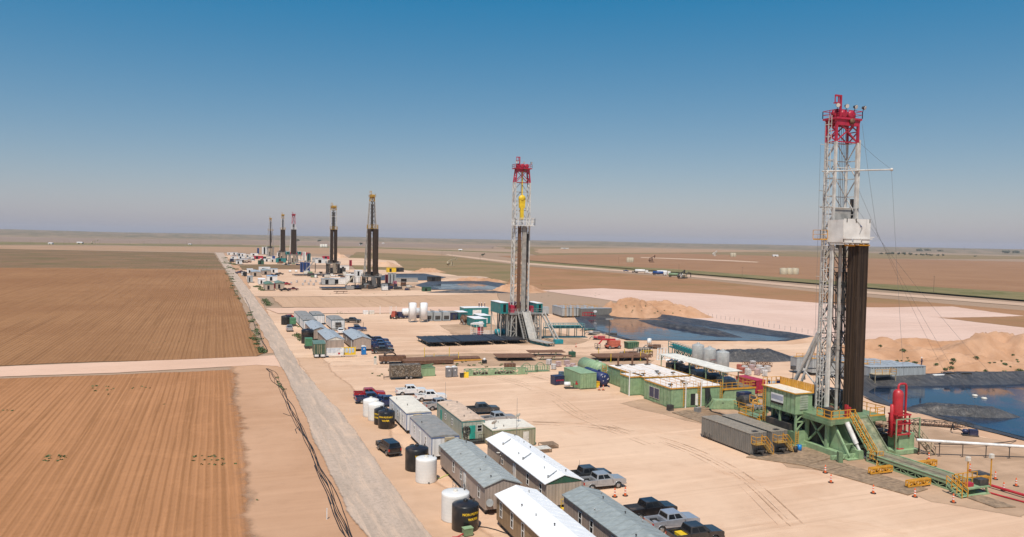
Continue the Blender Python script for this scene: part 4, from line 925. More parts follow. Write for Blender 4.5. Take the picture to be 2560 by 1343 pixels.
def floodlight(par, x, y, z, dx=0, dy=-.5):
    mb = MB(); mb.bar((x, y, z-.6), (x, y, z), .07); mb.tube((x, y+.2, z+.02), (x+dx*.3, y-.24, z-.08), .18, 10, .34); o = mb.build('floodlight', lamp_b, par)
    mb = MB(); mb.tube((x+dx*.31, y-.25, z-.085), (x+dx*.34, y-.29, z-.10), .31, 10); mb.build('lens', lampw, o)
def crown(par, z0, z1, w_, d_, m_, lights=4, crane=True, legs=True, wb=None, db=None, yc=0.0, rail=1.1, over=.75):
    wb, db = wb or w_, db or d_
    mb = MB()
    if legs:
        def c(sx, b, f): return (sx*(wb+(w_-wb)*f)/2, yc+b*(db+(d_-db)*f), z0+(z1-z0)*f)
        for sx in (-1, 1):
            for b in (0, 1): mb.bar(c(sx, b, 0), c(sx, b, 1), .34)
            mb.truss(c(sx, 0, 0), c(sx, 0, 1), c(sx, 1, 0), c(sx, 1, 1), 2, .15, True)
        for b in (0, 1): mb.truss(c(-1, b, 0), c(-1, b, 1), c(1, b, 0), c(1, b, 1), 1, .17, True)
    e = over
    mb.box(-w_/2-e, yc-e, z1, w_/2+e, yc+d_+e, z1+.3)
    mb.prism([(-w_/2, z1-.9), (w_/2, z1-.9), (w_/2+.3, z1-.003), (-w_/2-.3, z1-.003)], yc-.2, yc+.1); mb.box(-w_/2, yc+d_-.2, z1-.8, w_/2, yc+d_+.1, z1-.003)
    o = mb.build('crown', m_, par)
    q = [(-w_/2-e, yc-e, z1+.3), (w_/2+e, yc-e, z1+.3), (w_/2+e, yc+d_+e, z1+.3), (-w_/2-e, yc+d_+e, z1+.3), (-w_/2-e, yc-e, z1+.3)]
    MB().rail(q, rail, .09).build('crown_rail', m_, o)
    for k in range(3):
        mb = MB(); mb.lathe([(.25, -.16), (.74, -.18), (.66, 0), (.74, .18), (.25, .16)], 18, -w_*.36+k*w_*.36, yc+d_*.4, z1+.95, 'y'); mb.build('sheave', m_, o)
    mb = MB(); mb.lathe([(.1, -.2), (.45, -.15), (.45, .1), (.1, .12)], 16, w_*.12, yc-.42, z1-.25, 'y'); mb.build('fastline_sheave', rust, o)
    for k in range(lights): floodlight(o, -w_/2-.4+(w_+.8)*k/(max(1, lights-1)), yc-.5, z1+2.0, (k/(max(1, lights-1))-.5))
    if crane:
        mb = MB(); x = -w_*.28; mb.bar((x, yc+.3, z1+.3), (x, yc+.3, z1+3.6), .28); mb.bar((x+.15, yc+.3, z1+3.6), (x-1.1, yc+.3, z1+3.6), .26); mb.box(x-1.15, yc, z1+2.4, x-.35, yc+.6, z1+2.55); mb.bar((x-1.1, yc+.3, z1+3.6), (x-1.1, yc+.3, z1+2.5), .12); mb.bar((x-.45, yc+.3, z1+3.6), (x-.45, yc+.3, z1+2.5), .12); mb.build('crown_crane', m_, o)
    return o
def stands(par, x0, x1, y0, y1, z0, z1, pitch=.17, m_=None, name='drill_pipe', jit=.35):
    """racked stands of pipe: the outer rows of a block, with tool joints"""
    mb = MB(); nx, ny = max(1, int((x1-x0)/pitch)), max(1, int((y1-y0)/pitch)); rnd = random.Random(int(x0*100)+5)
    for i in range(nx+1):
        for j in range(ny+1):
            if 0 < i < nx and 0 < j < ny: continue
            x, y = x0+(x1-x0)*i/nx, y0+(y1-y0)*j/ny; top = z1-rnd.random()*jit
            mb.tube((x, y, z0), (x, y, top), pitch*.38, 6)
            for zz in (z0+(z1-z0)*.33, z0+(z1-z0)*.66): mb.tube((x, y, zz+rnd.uniform(-.06,.06)), (x, y, zz+.5), pitch*.47, 6)
    mb.box(x0, y0, z0+.1, x1, y1, z1-.6)
    return mb.build(name, stand_m if m_ is brown else m_ or stand_m, par)
def wires(par, lst, r=.03, name='guy_wire'):
    for p, q in lst:
        mb = MB(); p = Vector(p); q = Vector(q); L = (q-p).length
        mb.pipe([p.lerp(q, k/8) - Vector((0, 0, .02*L*(1-(2*k/8-1)**2))) for k in range(9)], r, 4); mb.build(name, wire_m, par)
# ------------------------------------------------------------------ the near rig
rig = T('drilling_rig', 'tall white and red drilling rig nearest the camera on a green substructure', 'drilling rig', 90.3, 91.0, 0, 'drilling rigs along the road')
mast(rig, 4.7, 2.1, 5.5, 4.25, 2.0, 47.0, mast_w, n=15, leg=.36)
mast(rig, 4.1, 1.4, 5.5, 4.0, 1.3, 34.0, dark, 'inner_frame', 12, .16, .5, .10)
crown(rig, 47.0, 50.4, 4.25, 2.1, crimson, 4, wb=4.3, db=2.05, over=.4)
mb = MB()                                                  # lines from the crown to the travelling block
for k in range(8): mb.tube((-.6+k*.16, .55+.12*(k % 2), 36.0), (-.75+k*.2, .85+.2*(k % 2), 51.2), .035, 5)
mb.build('drilling_line', wire_m, rig)
mb = MB(); mb.box(-.75, .2, 33.6, .75, 1.2, 36.2); mb.lathe([(.3, -.5), (.8, -.4), (.8, .4), (.3, .5)], 16, 0, .7, 35.6, 'y'); mb.build('travelling_block', yellow, rig)
mb = MB(); mb.cbox(0, .6, 32, 1.0, .9, 2.6); mb.tube((0, .6, 28.2), (0, .6, 31), .2, 10); mb.build('top_drive', dark, rig)
mb = MB(); mb.ladder((-2.75, .7, 5.6), (-2.7, .7, 51), .55, .07, (0, 1, 0), .6)
for k in range(24): mb.pipe([(-2.75, .35, 7+k*1.85), (-3.25, .45, 7+k*1.85), (-3.4, .75, 7+k*1.85), (-3.25, 1.05, 7+k*1.85), (-2.75, 1.1, 7+k*1.85)], .03, 4)
for dy in (.45, 1.05): mb.bar((-3.35, dy, 7), (-3.3, dy, 50), .04)
mb.build('caged_ladder', mast_w, rig)
mb = MB(); mb.tube((-2.2, -.25, 5.6), (-2.25, -.25, 32), .2, 10); mb.tube((2.75, .1, 33), (2.72, .1, 47.5), .16, 8); mb.build('mud_standpipe', mast_w, rig)
mb = MB(); mb.tube((-.45, -.15, 5.6), (-.5, .05, 33), .26, 10); [mb.tube((-.45, -.14, z), (-.455, -.135, z+.5), .31, 10) for z in (9, 15, 21, 27)]; mb.build('torque_guide', mast_g, rig)
mb = MB()
for dx, zb in ((-1.75, 16.5), (-1.5, 18.5), (.35, 17.0), (.6, 19), (.85, 16)):
    mb.pipe([(dx, .3, 31), (dx-.06, .1, 24), (dx-.05, .0, zb+1.5), (dx+.12, -.05, zb), (dx+.45, -.02, zb-.6), (dx+.8, .05, zb+.3), (dx+.95, .2, zb+2), (dx+1.0, .5, 27)], .085, 6)
mb.build('hanging_hose', black, rig)
for x0, x1, y0, y1, m_ in ((.36, .62, -1.75, -.75, brown), (.86, 2.62, -2.35, -.55, brown)): stands(rig, x0, x1, y0, y1, 5.55, 31.7, .19, m_)
mb = MB(); mb.box(2.35, .9, 33, 2.8, 1.3, 38.4); [mb.box(2.3, .85, z, 2.85, 1.35, z+.12) for z in (34, 35.5, 37)]; mb.build('pipe_column', dark, rig)
# wind walls round the racking board
bo = MB(); bo.box(-2.6, -2.6, 31.45, 2.5, .0, 31.6); [bo.bar((-2.6+k*1.02, -2.6, 31.3), (-2.6+k*1.02, 0, 31.3), .16) for k in range(6)]; bo.box(2.45, -2.75, 32.35, 3.35, -2.4, 32.5); bo = bo.build('racking_board', wind_w, rig)
mb = MB(); mb.box(-2.65, -2.72, 32.25, 2.55, -2.65, 35.15); mb.box(-2.75, -2.8, 32.1, 3.0, -2.66, 32.24)
for k in range(3): mb.box(-2.5+k*1.75, -2.70, 31.55, -1.0+k*1.75, -2.66, 32.08) if k != 1 else mb.box(-.7, -2.73, 31.55, .75, -2.67, 32.08)
mb.build('wind_wall', wind_w, bo)
mb = MB(); mb.box(-2.72, -2.64, 31.6, -2.65, .5, 35.0); mb.build('wind_wall', wind_w, bo)
mb = MB(); mb.box(2.5, -2.64, 31.6, 2.57, 0, 35.1); mb.build('wind_wall', wind_w, bo)
mb = MB(); mb.box(-2.2, .1, 33.8, 1.4, .2, 36.9); mb.build('back_screen', mast_g, bo)
mb = MB(); mb.bar((.45, -2.78, 34.2), (.75, -2.78, 33.95), .16, .06); mb.build('escape_device', blue, bo); mb = MB(); mb.pipe([(.9,-2.8,33.9),(.5,-2.78,33.2),(.35,-2.78,32.9)], .03, 4); mb.pipe([(-.6,-2.76,35.1),(.45,-2.8,34.3)], .03, 4); mb.build('escape_line', wire_m, bo)
for x in (-2.2, -.4, 2.3): mb = MB(); mb.box(x, -2.77, 34.6, x+.14, -2.73, 35.2); mb.build('clamp', dark, bo)
mb = MB(); mb.box(-.75, -2.0, 31.0, .35, -1.0, 31.35); [mb.cbox(.5+k*.25, -2.2, 31.2, .08, 1.6, .2) for k in range(8)]; mb.build('finger', yellow, bo)
mb = MB(); mb.box(-4.3, .3, 31.9, -2.9, 1.8, 32.1); mb.rail([(-4.3, 1.8, 32.1), (-4.3, .3, 32.1), (-2.9, .3, 32.1)], 1.3, .07); mb.build('ladder_landing', yellow, rig)
mb = MB(); mb.tube((-4.6, .0, 42.3), (8.6, -.6, 43.2), .12, 8); mb.tube((-3.2, .2, 42.4), (-4.8, -1.0, 41.9), .1, 8); mb.lathe([(.05,-.2),(.25,-.12),(.25,.12),(.05,.2)], 10, 8.7, -.6, 43.2, 'y')
for z in (46.5, 39.4, 37, 26.2, 18, 12): mb.bar((-2.4, 1.5, z), (-4.0, 1.2, z+.1), .07)
mb.build('boom', mast_w, rig)
mb = MB(); [mb.pipe([(-2.5,-.1,z),(2.5,-.1,z)], .07) for z in (36.9, 43.0)]; mb.pipe([(-2.6,-.2,37.0),(-2.6,2.3,37.0),(2.6,2.3,37.0),(2.6,-.3,37.0)], .10); mb.build('girt', mast_w, rig)
wires(rig, [((8.7,-.6,43.2),(2.4,0,47.2)), ((8.7,-.6,43.0),(9.5,-4,8)), ((2.6,-.3,50),(4.2,-2.6,32.5)), ((-4.7,-.8,42),(-4.6,0,6)), ((-2.6,1.5,48),(-4.7,-.8,42)), ((-4.0,1.2,46.5),(-3.9,1,8)), ((2.5,.5,41),(38,10,4.5)), ((2.5,2.1,39),(44,4,5)), ((2.6,-2.6,35),(30,-2,2.5))], .02)
# mast feet, raising legs and floor
mb = MB()
for sx in (-1, 1):
    mb.tube((sx*2.3, 2.0, 17.5), (sx*2.5, 8.6, 5.6), .32, 8); mb.tube((sx*2.3, 2.0, 17.0), (sx*2.4, 6.8, 5.6), .2, 8); mb.bar((sx*2.4, 5, 11.2), (sx*2.4, 2, 9), .16)
mb.bar((-2.5, 8.6, 5.7), (2.5, 8.6, 5.7), .2); mb.bar((-2.4, 5, 11.2), (2.4, 5, 11.2), .2); mb.build('raising_leg', mast_w, rig)
mb = MB(); mb.box(-6.2, -5.1, 5.15, 4.4, 8.6, 5.5); mb.box(-6.3, -5.2, 4.6, -5.9, 8.7, 5.147); mb.box(4.1, -5.2, 4.6, 4.5, 8.7, 5.147); mb.box(-5.88, -5.2, 4.75, 4.08, -4.9, 5.147); fl = mb.build('rig_floor', greendk, rig)
mb = MB()
for y0, y1 in ((-5.1, -2.2), (1.5, 8.6)): mb.rail([(-6.1, y0, 5.5), (-6.1, y1, 5.5)], 1.25, .09, True, 1.5)
mb.rail([(-6.1, -5.0, 5.5), (-1.5, -5.0, 5.5)], 1.25, .09); mb.rail([(1.4, -5.0, 5.5), (4.3, -5.0, 5.5), (4.3, 8.5, 5.5), (-6.1, 8.5, 5.5)], 1.25, .09)
[mb.box(x0, -5.05, 5.5, x1, -5.0, 5.72) for x0, x1 in ((-6.1, -1.5), (1.4, 4.3))]; mb.box(-6.15, -5.1, 5.5, -6.1, -2.2, 5.72); mb.build('guard_rail', yellow, fl)
mb = MB()
for x in (-5.4, 3.6):
    mb.box(x-.5, -6.2, .15, x+.5, 9.2, .95)
    for y in (-3.6, 0.5, 4.5, 8.2): mb.bar((x, y, .95), (x, y, 5.15), .45)
    mb.truss((x, -3.6, 1), (x, 8.2, 1), (x, -3.6, 5), (x, 8.2, 5), 3, .24, True, False)
for y in (-3.6, 0.5, 8.2): mb.bar((-5.4, y, .6), (3.6, y, .6), .4); mb.bar((-5.4, y, 4.6), (3.6, y, 4.6), .3)
mb.bar((-5.4, .5, .9), (3.6, .5, 4.6), .22); mb.bar((3.6, .5, .9), (-5.4, .5, 4.6), .22); sb = mb.build('substructure', green, rig)
mb = MB()                                                    # big splayed foot plates with braces on the near side
for x in (-4.6, -2.9):
    mb.prism([(-7.3, .15), (-3.0, .15), (-2.6, 5.1), (-3.6, 5.1)], x-.08, x+.08, 'x'); mb.bar((x, -7.2, .5), (x, -3.8, 4.9), .30)
mb.box(-5.2, -7.6, .05, -2.2, -2.6, .2); mb.bar((-4.6, -6.2, 2.0), (-2.9, -6.2, 2.0), .2); mb.box(-7.6, -7.0, .2, -2.2, -6.6, .75); [mb.bar((-7.4+k*.9, -7.02, .22), (-6.9+k*.9, -7.02, .74), .08) for k in range(6)]
mb.box(-3.2, -7.6, .2, -2.3, -6.2, 1.3); mb.build('foot', green, sb)
mb = MB(); mb.tube((-3.35, -5.25, 5.0), (-2.75, -6.6, 2.1), .36, 12); mb.tube((-2.75, -6.6, 2.1), (-2.5, -7.0, 1.2), .22, 10); mb.pipe([(-2.5,-7.0,1.2),(-2.3,-7.3,.5),(-1.8,-7.7,.2)], .16); mb.build('raising_cylinder', white, sb)
mb = MB(); mb.box(-4.9, -1.2, .2, 3.2, 8.2, 4.4); mb.build('shaded_interior', dark, sb)  # dark box added in place of the shade inside the substructure
mb = MB(); mb.tube((-.2, -2.6, .3), (-.2, -2.6, 4.4), .5, 14); [mb.tube((-.2, -2.6, z), (-.2, -2.6, z+.35), .8, 14) for z in (.9, 1.9, 2.9)]; mb.bar((-1.4, -2.6, 2.3), (1, -2.6, 2.3), .4); mb.build('blowout_preventer', paint('preventer', (.25, .24, .2), .5), sb)
mb = MB(); mb.box(-4.6, 2.6, 5.5, -2.9, 6.2, 7.6); mb.lathe([(.3,-1.3),(.95,-1.2),(.95,1.2),(.3,1.3)], 18, -3.7, 4.2, 6.6, 'x'); mb.build('drawworks', navy, fl)
for q in ((2.7, 2.6, 5.5, 4.0, 5.6, 7.8), (-1.5, 3.4, 5.5, 1.8, 6.8, 7.2), (-5.6, -3.9, 5.5, -4.6, -2.9, 6.9)): MB().box(*q).build('floor_machine', dark, fl)
mb = MB(); mb.lathe([(.6, 0), (.8, .05), (.8, .4), (.5, .45)], 18, 0, .7, 5.5); mb.build('rotary_table', rust, fl)
mb = MB(); mb.box(-2.5, -4.4, 5.5, -2.2, -3.9, 7.3); mb.box(-1.9, -4.2, 5.5, -1.5, -3.8, 6.9); mb.build('driller_console', red, fl)
# V-door ramp and stairs on the near side
mb = MB(); mb.prism([(-4.9, 5.35), (-4.9, 5.55), (-8.9, 1.25), (-8.9, 1.05)], -1.15, .95, 'x'); mb.prism([(-4.9, 5.5), (-4.9, 5.85), (-8.9, 1.55), (-8.9, 1.2)], .955, 1.12, 'x'); mb.prism([(-4.9, 5.5), (-4.9, 5.85), (-8.9, 1.55), (-8.9, 1.2)], -1.32, -1.155, 'x'); mb.build('v_door_ramp', paint('worn ramp', (.20, .22, .13), .6, var=.4, scale=1.5, dust=.5), rig)
mb = MB(); mb.steps((-2.1, -9.3, .8), (-2.1, -5.0, 5.5), 1.0, 16); mb.build('stair', green, rig)
mb = MB(); mb.rail([(-2.6, -9.3, .8), (-2.6, -5.0, 5.5)], 1.1, .09, True, 1.0); mb.rail([(-1.6, -9.3, .8), (-1.6, -5.0, 5.5)], 1.1, .09, True, 1.0); mb.build('stair_rail', yellow, rig)
mb = MB(); mb.box(-2.9, -10.4, .72, -1.5, -9.3, .8); mb.rail([(-2.9, -9.3, .8), (-2.9, -10.4, .8), (-1.6, -10.4, .8)], 1.1, .08, True, .7); mb.steps((-2.9, -10.9, .05), (-2.3, -10.4, .75), .8, 3); mb.build('stair_landing', yellow, rig)
# ------------------------------------------------------------------ its doghouse on the water tank
t = T('doghouse', 'green doghouse cabin with an orange railing raised above a long green tank beside the mast', 'doghouse', 84.2, 91.6)
mb = MB(); mb.prism([(-1.6, .35), (1.6, .35), (1.6, 2.35), (-1.6, 2.35)], 0, 13.5); tk = mb.build('water_tank', greendk, t)
mb = MB(); mb.box(-1.75, -.35, .2, 2.2, .25, .45); mb.box(-1.75, -.3, .0, -1.3, 13.6, .345); mb.box(1.3, -.3, .0, 1.75, 13.6, .345); mb.box(-2.2, -.6, .1, 3.2, -.36, .55); mb.build('skid', green, tk)
mb = MB(); mb.box(-1.55, -.04, .4, 1.55, -.003, 2.3); mb.build('end_plate', green, tk)
for sx in (-1.25, 1.25): MB().ladder((sx, -.16, .4), (sx, -.16, 2.6), .5, .07, (1,0,0), .3).build('ladder', yellow, tk)
mb = MB(); mb.rail([(-1.5, 13.4, 2.35), (-1.5, 8.2, 2.35)], 1.1, .08); mb.rail([(-1.5, 13.4, 2.35), (1.5, 13.4, 2.35)], 1.1, .08); mb.box(-1.6, 8, 2.352, -1.45, 13.5, 2.6); mb.build('tank_rail', yellow, tk)
mb = MB(); mb.lathe([(.5, 0), (.55, .1), (.5, .2)], 16, -.2, 8.7, 3.1, 'x'); mb.lathe([(.1,0),(.12,.5)], 8, -.4, 8.7, 3.1, 'x'); mb.box(-.9, 8, 2.35, .2, 9.4, 2.7); mb.build('hose_reel', yellow, tk)
mb = MB(); mb.box(-1.5, 1.2, 2.36, 1.4, 6.8, 3.4); mb.lathe([(.2,-1),(.5,-.8),(.5,.8),(.2,1)], 12, 0, 4, 3.6, 'y'); mb.build('machinery', dark, tk)
mb = MB()
for sx in (-1.35, 1.35):
    for y in (.15, 3.6, 7.0): mb.bar((sx, y, 2.36), (sx, y, 5.2), .28)
mb.truss((-1.35, .15, 2.4), (-1.35, .15, 5.1), (1.35, .15, 2.4), (1.35, .15, 5.1), 1, .18, False); mb.bar((-1.35, .15, 3.9), (1.35, .15, 3.9), .2); mb.bar((-1.35,.15,3.9), (0,.15,5.1), .16); mb.bar((1.35,.15,3.9), (0,.15,5.1), .16); mb.build('leg', green, t)
hs = MB().box(-1.6, 0, 5.2, 1.6, 7.4, 8.25).build('cabin', green, t)
mb = MB()
for k in range(9): mb.box(-1.66, .1+k*.9, 5.3, -1.603, .2+k*.9, 8.2)
mb.box(-1.68, -.06, 5.1, 1.68, 7.5, 5.197); mb.build('stiffener', greendk, hs)
mb = MB(); mb.box(-1.75, -.1, 8.253, 1.75, 7.5, 8.36); mb.build('roof', roof_cream, hs)
mb = MB()
for p, q in (((-1.78,-.12),(1.78,-.12)), ((-1.78,7.52),(1.78,7.52)), ((-1.78,-.12),(-1.78,7.52)), ((1.78,-.12),(1.78,7.52))): mb.bar((*p, 8.34), (*q, 8.34), .14)
mb.rail([(1.75, -.1, 8.36), (1.75, 7.4, 8.36), (-1.7, 7.4, 8.36)], 1.2, .08, True, .8); mb.build('roof_rail', yellow, hs)
mb = MB(); [mb.box(1.70, -.1+k*.5, 8.4, 1.73, .34+k*.5, 9.5) for k in range(15)]; mb.build('rail_panel', yellow, hs)
mb = MB(); mb.box(-.75, -.06, 5.75, .75, -.003, 8.0); dd = mb.build('door', paint('shutter grey green', (.36,.40,.31), .6), hs); mb = MB(); [mb.box(-.7, -.09, 5.8+k*.36, .7, -.063, 5.86+k*.36) for k in range(6)]; mb.build('slat', greendk, dd)
mb = MB(); mb.box(-1.70, 2.6, 6.3, -1.667, 5.4, 7.6); sg = mb.build('sign_board', white, hs)
mb = MB(); mb.box(-1.715, 2.7, 6.65, -1.703, 5.3, 7.35); mb.build('sign_panel', paint('sign blue grey', (.35,.37,.44), .5, dust=0), sg)
mb = MB(); mb.box(-1.72, 2.6, 5.98, -1.667, 5.4, 6.25); mb.build('lower_window', glass, hs)
mb = MB(); mb.ladder((-1.72, 6.9, 2.6), (-1.72, 6.9, 8.4), .5, .07, (0,1,0), .35); mb.rail([(-2.6, 7.5, 5.2), (-2.6, 9.4, 5.2)], 1.2, .08); mb.box(-2.6, 7.5, 5.1, -1.5, 9.4, 5.2); mb.build('side_landing', yellow, t)
# ------------------------------------------------------------------ pipe catwalk and its folding racks
t = T('pipe_catwalk', 'long muddy green pipe catwalk leading from the rig ramp towards the camera', 'catwalk', 89.2, 66.8)
mb = MB(); mb.box(-1.7, 1.6, 1.02, 1.7, 15.6, 1.22); mb.build('deck', paint('muddy green deck', (.22,.21,.13), .75, var=.3, scale=1, dust=.5), t)
mb = MB(); mb.box(-.25, 1.7, 1.223, .25, 15.5, 1.24); mb.build('skate_track', grating, t)
mb = MB()
for sx in (-1.62, 1.62):
    mb.bar((sx, 1.6, .9), (sx, 15.6, .9), .2, .24); mb.bar((sx, 1.6, .12), (sx, 15.6, .12), .2, .2); mb.truss((sx, 1.6, .2), (sx, 15.6, .2), (sx, 1.6, .8), (sx, 15.6, .8), 12, .1)
    mb.box(sx-.12, 1.6, 1.223, sx+.12, 15.6, 1.34)
for k in range(8): mb.bar((-1.6, 1.7+k*1.95, .1), (1.6, 1.7+k*1.95, .1), .16)
mb.build('frame', green, t)
mb = MB(); mb.box(-2.0, -.3, .9, 2.3, 1.55, 1.08)
for sx in (-1.8, 2.1):
    for y in (-.1, 1.4): mb.bar((sx, y, .1), (sx*.8, y, .9), .2)
mb.box(-2.2, -.4, .02, 2.5, 1.6, .18); mb.build('end_platform', green, t)
mb = MB(); mb.box(.7, -.1, 1.085, 2.2, .9, 1.85); mb.build('power_unit', dark, t); mb = MB(); mb.box(-1.5, .1, 1.085, -.2, .7, 1.55); mb.build('control_box', crimson, t)
mb = MB(); mb.rail([(-1.9, .0, 1.08), (-1.9, 1.5, 1.08), (.4, 1.5, 1.08), (2.2, 1.5, 1.08)], 1.3, .09, True, .8); mb.build('end_rail', yellow, t)
mb = MB(); mb.steps((-2.6, -.6, .1), (-2.6, 1.6, 1.2), 1.0, 5); mb.build('end_stair', green, t); mb = MB()
for dx in (-3.1, -2.1): mb.rail([(dx, -.6, .1), (dx, 1.6, 1.2)], 1.1, .08, True, .8)
mb.build('end_stair_rail', yellow, t)
for dx, y in ((-1.9, -.3), (2.25, -.3)):
    mb = MB(); mb.bar((dx, y, 1.1), (dx, y, 4.6), .12); p = mb.build('lamp_post', yellow, t); mb = MB(); mb.cbox(dx, y, 4.85, .55, .4, .55); mb.build('floodlight', offwhite, p, bevel=.05)
RK = 'yellow folding pipe racks along the catwalk'
for lab, x, y in (('yellow truss rack on the camera side of the catwalk near the ramp', 84.6, 77.2), ('yellow truss rack on the camera side of the catwalk near its end', 84.8, 71.4), ('yellow truss rack on the far side of the catwalk near the ramp', 93.2, 77.4), ('yellow truss rack on the far side of the catwalk near its end', 93.2, 69.6)):
    t = T('pipe_rack', lab, 'pipe rack', x, y, 0, RK); mb = MB(); s = 1.95
    for y_ in (-.18, .18): mb.bar((-s, y_, 1.0), (s, y_, 1.0), .18); mb.bar((-s, y_, .3), (s, y_, .3), .15); mb.truss((-s, y_, .3), (s, y_, .3), (-s, y_, 1.0), (s, y_, 1.0), 5, .11)
    mb.build('truss', yellow, t); mb = MB(); mb.box(-s-.3, -.5, 0, -s+.5, .5, .12); mb.bar((-s+.1, 0, .1), (-s+.1, 0, .3), .3); mb.build('foot', dark, t)
# ------------------------------------------------------------------ mud gas separator
t = T('gas_separator', 'tall red twin pressure vessel with a looped vent pipe standing right of the ramp', 'pressure vessel', 96.4, 84.6)
mb = MB(); mb.lathe([(.1, 3.0), (.55, 3.1), (.75, 3.4), (.75, 9.0), (.6, 9.45), (.25, 9.65), (.12, 9.7)], 24, -.75, 0); mb.build('vessel', red, t)
mb = MB(); mb.lathe([(.1, 3.2), (.3, 3.3), (.3, 8.3), (.1, 8.5)], 14, .25, .3); mb.lathe([(.1, 2.4), (.28, 2.5), (.28, 7.3), (.1, 7.4)], 14, -1.65, .2); mb.build('side_vessel', red, t)
mb = MB(); mb.pipe([(-.75,0,9.6),(-.75,0,10.1),(-.6,0,10.35),(-.3,0,10.45),(.4,0,10.45),(.7,0,10.35),(.85,0,10.05),(.85,0,2.2),(.7,0,1.2)], .17, 10); mb.pipe([(-1.3,-.4,3.2),(-1.5,-.5,1.0),(-.9,-.6,.7),(.0,-.6,.7)], .15, 8); mb.pipe([(-.75,0,3.1),(-.75,-.2,1.4),(.9,-.3,1.2)], .14, 8); mb.build('vent_pipe', red, t)
mb = MB()
for sx in (-1.55, .95):
    for sy in (-.7, .7): mb.bar((sx, sy, 2.5), (sx, sy, 5.9 if sy > 0 else 5.9), .16)
for z in (3.0, 4.6, 5.9):
    for sy in (-.85, .85): mb.bar((-1.65, sy, z), (1.05, sy, z), .2)
    for sx in (-1.55, .95): mb.bar((sx, -.8, z), (sx, .8, z), .2)
mb.build('cradle', red, t)
mb = MB(); mb.box(-2.3, -1.3, .1, 2.6, 1.6, .7); mb.box(-.9, -.6, .703, 2.2, 1.4, 3.0); mb.bar((-2.2,-1.2,.7),(-2.2,-1.2,5.4),.14); mb.bar((2.5,-1.2,.7),(2.5,-1.2,5.4),.14); mb.bar((-2.2,-1.2,5.4),(2.5,-1.2,5.4),.12); mb.build('skid_tank', green, t)
mb = MB(); mb.steps((3.4, -2.9, .1), (3.0, .6, 3.2), 1.0, 11); mb.build('stair', grating, t)
mb = MB(); mb.rail([(2.9, -2.9, .1), (2.5, .6, 3.2)], 1.1, .09, True, .9); mb.rail([(3.9, -2.9, .1), (3.5, .6, 3.2)], 1.1, .09, True, .9); mb.build('stair_rail', tan, t)
mb = MB(); mb.pipe([(2.0,-1.4,2.6),(2.2,-1.5,1.2),(2.0,-1.6,.3),(1.6,-1.9,.1)], .12, 6); mb.build('hose', rust, t)
t = T('choke_manifold', 'dark steel manifold platform with rails under the far side of the rig floor', 'manifold', 95.6, 89.0)
mb = MB(); mb.box(-2.0, -2.2, 2.6, 1.6, 5, 2.8); [mb.bar((sx, y, 0), (sx, y, 2.6), .16) for sx in (-1.9, 1.5) for y in (-2.1, 1.4, 4.9)]; mb.build('platform', dark, t)
mb = MB(); mb.rail([(-1.9, 5, 2.8), (-1.9, -2.2, 2.8), (1.6, -2.2, 2.8), (1.6, 5, 2.8)], 1.1, .08); mb.build('rail', tan, t)
mb = MB(); [mb.tube((-1.4, -1.4+k*1.2, 3.3), (1.2, -1.4+k*1.2, 3.3), .18, 8) for k in range(4)]; [mb.tube((-1.2+k*1.1, -1.6, 3.3), (-1.2+k*1.1, 3, 3.3), .16, 8) for k in range(3)]; mb.build('valve_pipe', rust, t); mb = MB(); mb.box(-1.7, -1.8, .1, 1.4, 4.6, 2.2); mb.build('accumulator', dark, t)
# ------------------------------------------------------------------ pipes and mats
def long_pipe(label, pts, r, m_, name='pipeline', cat='pipe', posts=None):
    t = T(name, label, cat, 0, 0); MB().pipe(pts, r, 10).build('pipe', m_, t)
    if posts:
        mb = MB()
        for x, y, z in posts: mb.bar((x, y, 0), (x, y, z-r*.5), .09); mb.bar((x-.4, y, .03), (x+.4, y, .03), .08); mb.bar((x-.25, y, z-r-.05), (x+.25, y, z-r-.05), .07)
        mb.build('support', dark, t)
    return t
A, B = G(2290, 1140), G(2640, 1150)
L = [(A[0]+(B[0]-A[0])*k/6, A[1]+(B[1]-A[1])*k/6, 2.4-.12*k) for k in range(7)]
long_pipe('long white flare pipe on posts running right from the red vessel', L, .22, white, posts=L[1:])
long_pipe('thin dark hose lying under the white flare pipe', [(*G(2335,1118), .5), (*G(2430,1120), .5), (*G(2500,1115), .5), (*G(2540,1108), .4)], .07, black)
long_pipe('red flow pipe lying on the sand right of the catwalk end', [(*G(2420,1205), .35), (*G(2480,1222), .4), (*G(2560,1246), .4), (*G(2660,1275), .4)], .17, red)
long_pipe('thin red pipe beside the red flow pipe near the right edge', [(*G(2430,1222), .15), (*G(2500,1242), .15), (*G(2660,1285), .15)], .10, red)
long_pipe('red mud line running from the rig floor over the pit bank', [(95, 95, 5.2), (99, 97.5, 4.6), (101.5, 97, 4.2)], .2, crimson)
t = T('pipe_basket', 'long dark steel basket of pipes on the bank of the big pit', 'pipe basket', *G(2325, 1065), R(-38)); mb = MB(); L = 6.5
for z in (.1, .9): [mb.bar((-L, y, z), (L, y, z), .1) for y in (-.6, .6)]
for y in (-.6, .6): mb.truss((-L, y, .1), (L, y, .1), (-L, y, .9), (L, y, .9), 16, .06)
mb.build('frame', dark, t); mb = MB(); [mb.tube((-L+.1, -.4+.2*k, .25), (L-.1, -.4+.2*k, .25), .09, 6) for k in range(5)]; mb.build('pipe', rust, t)
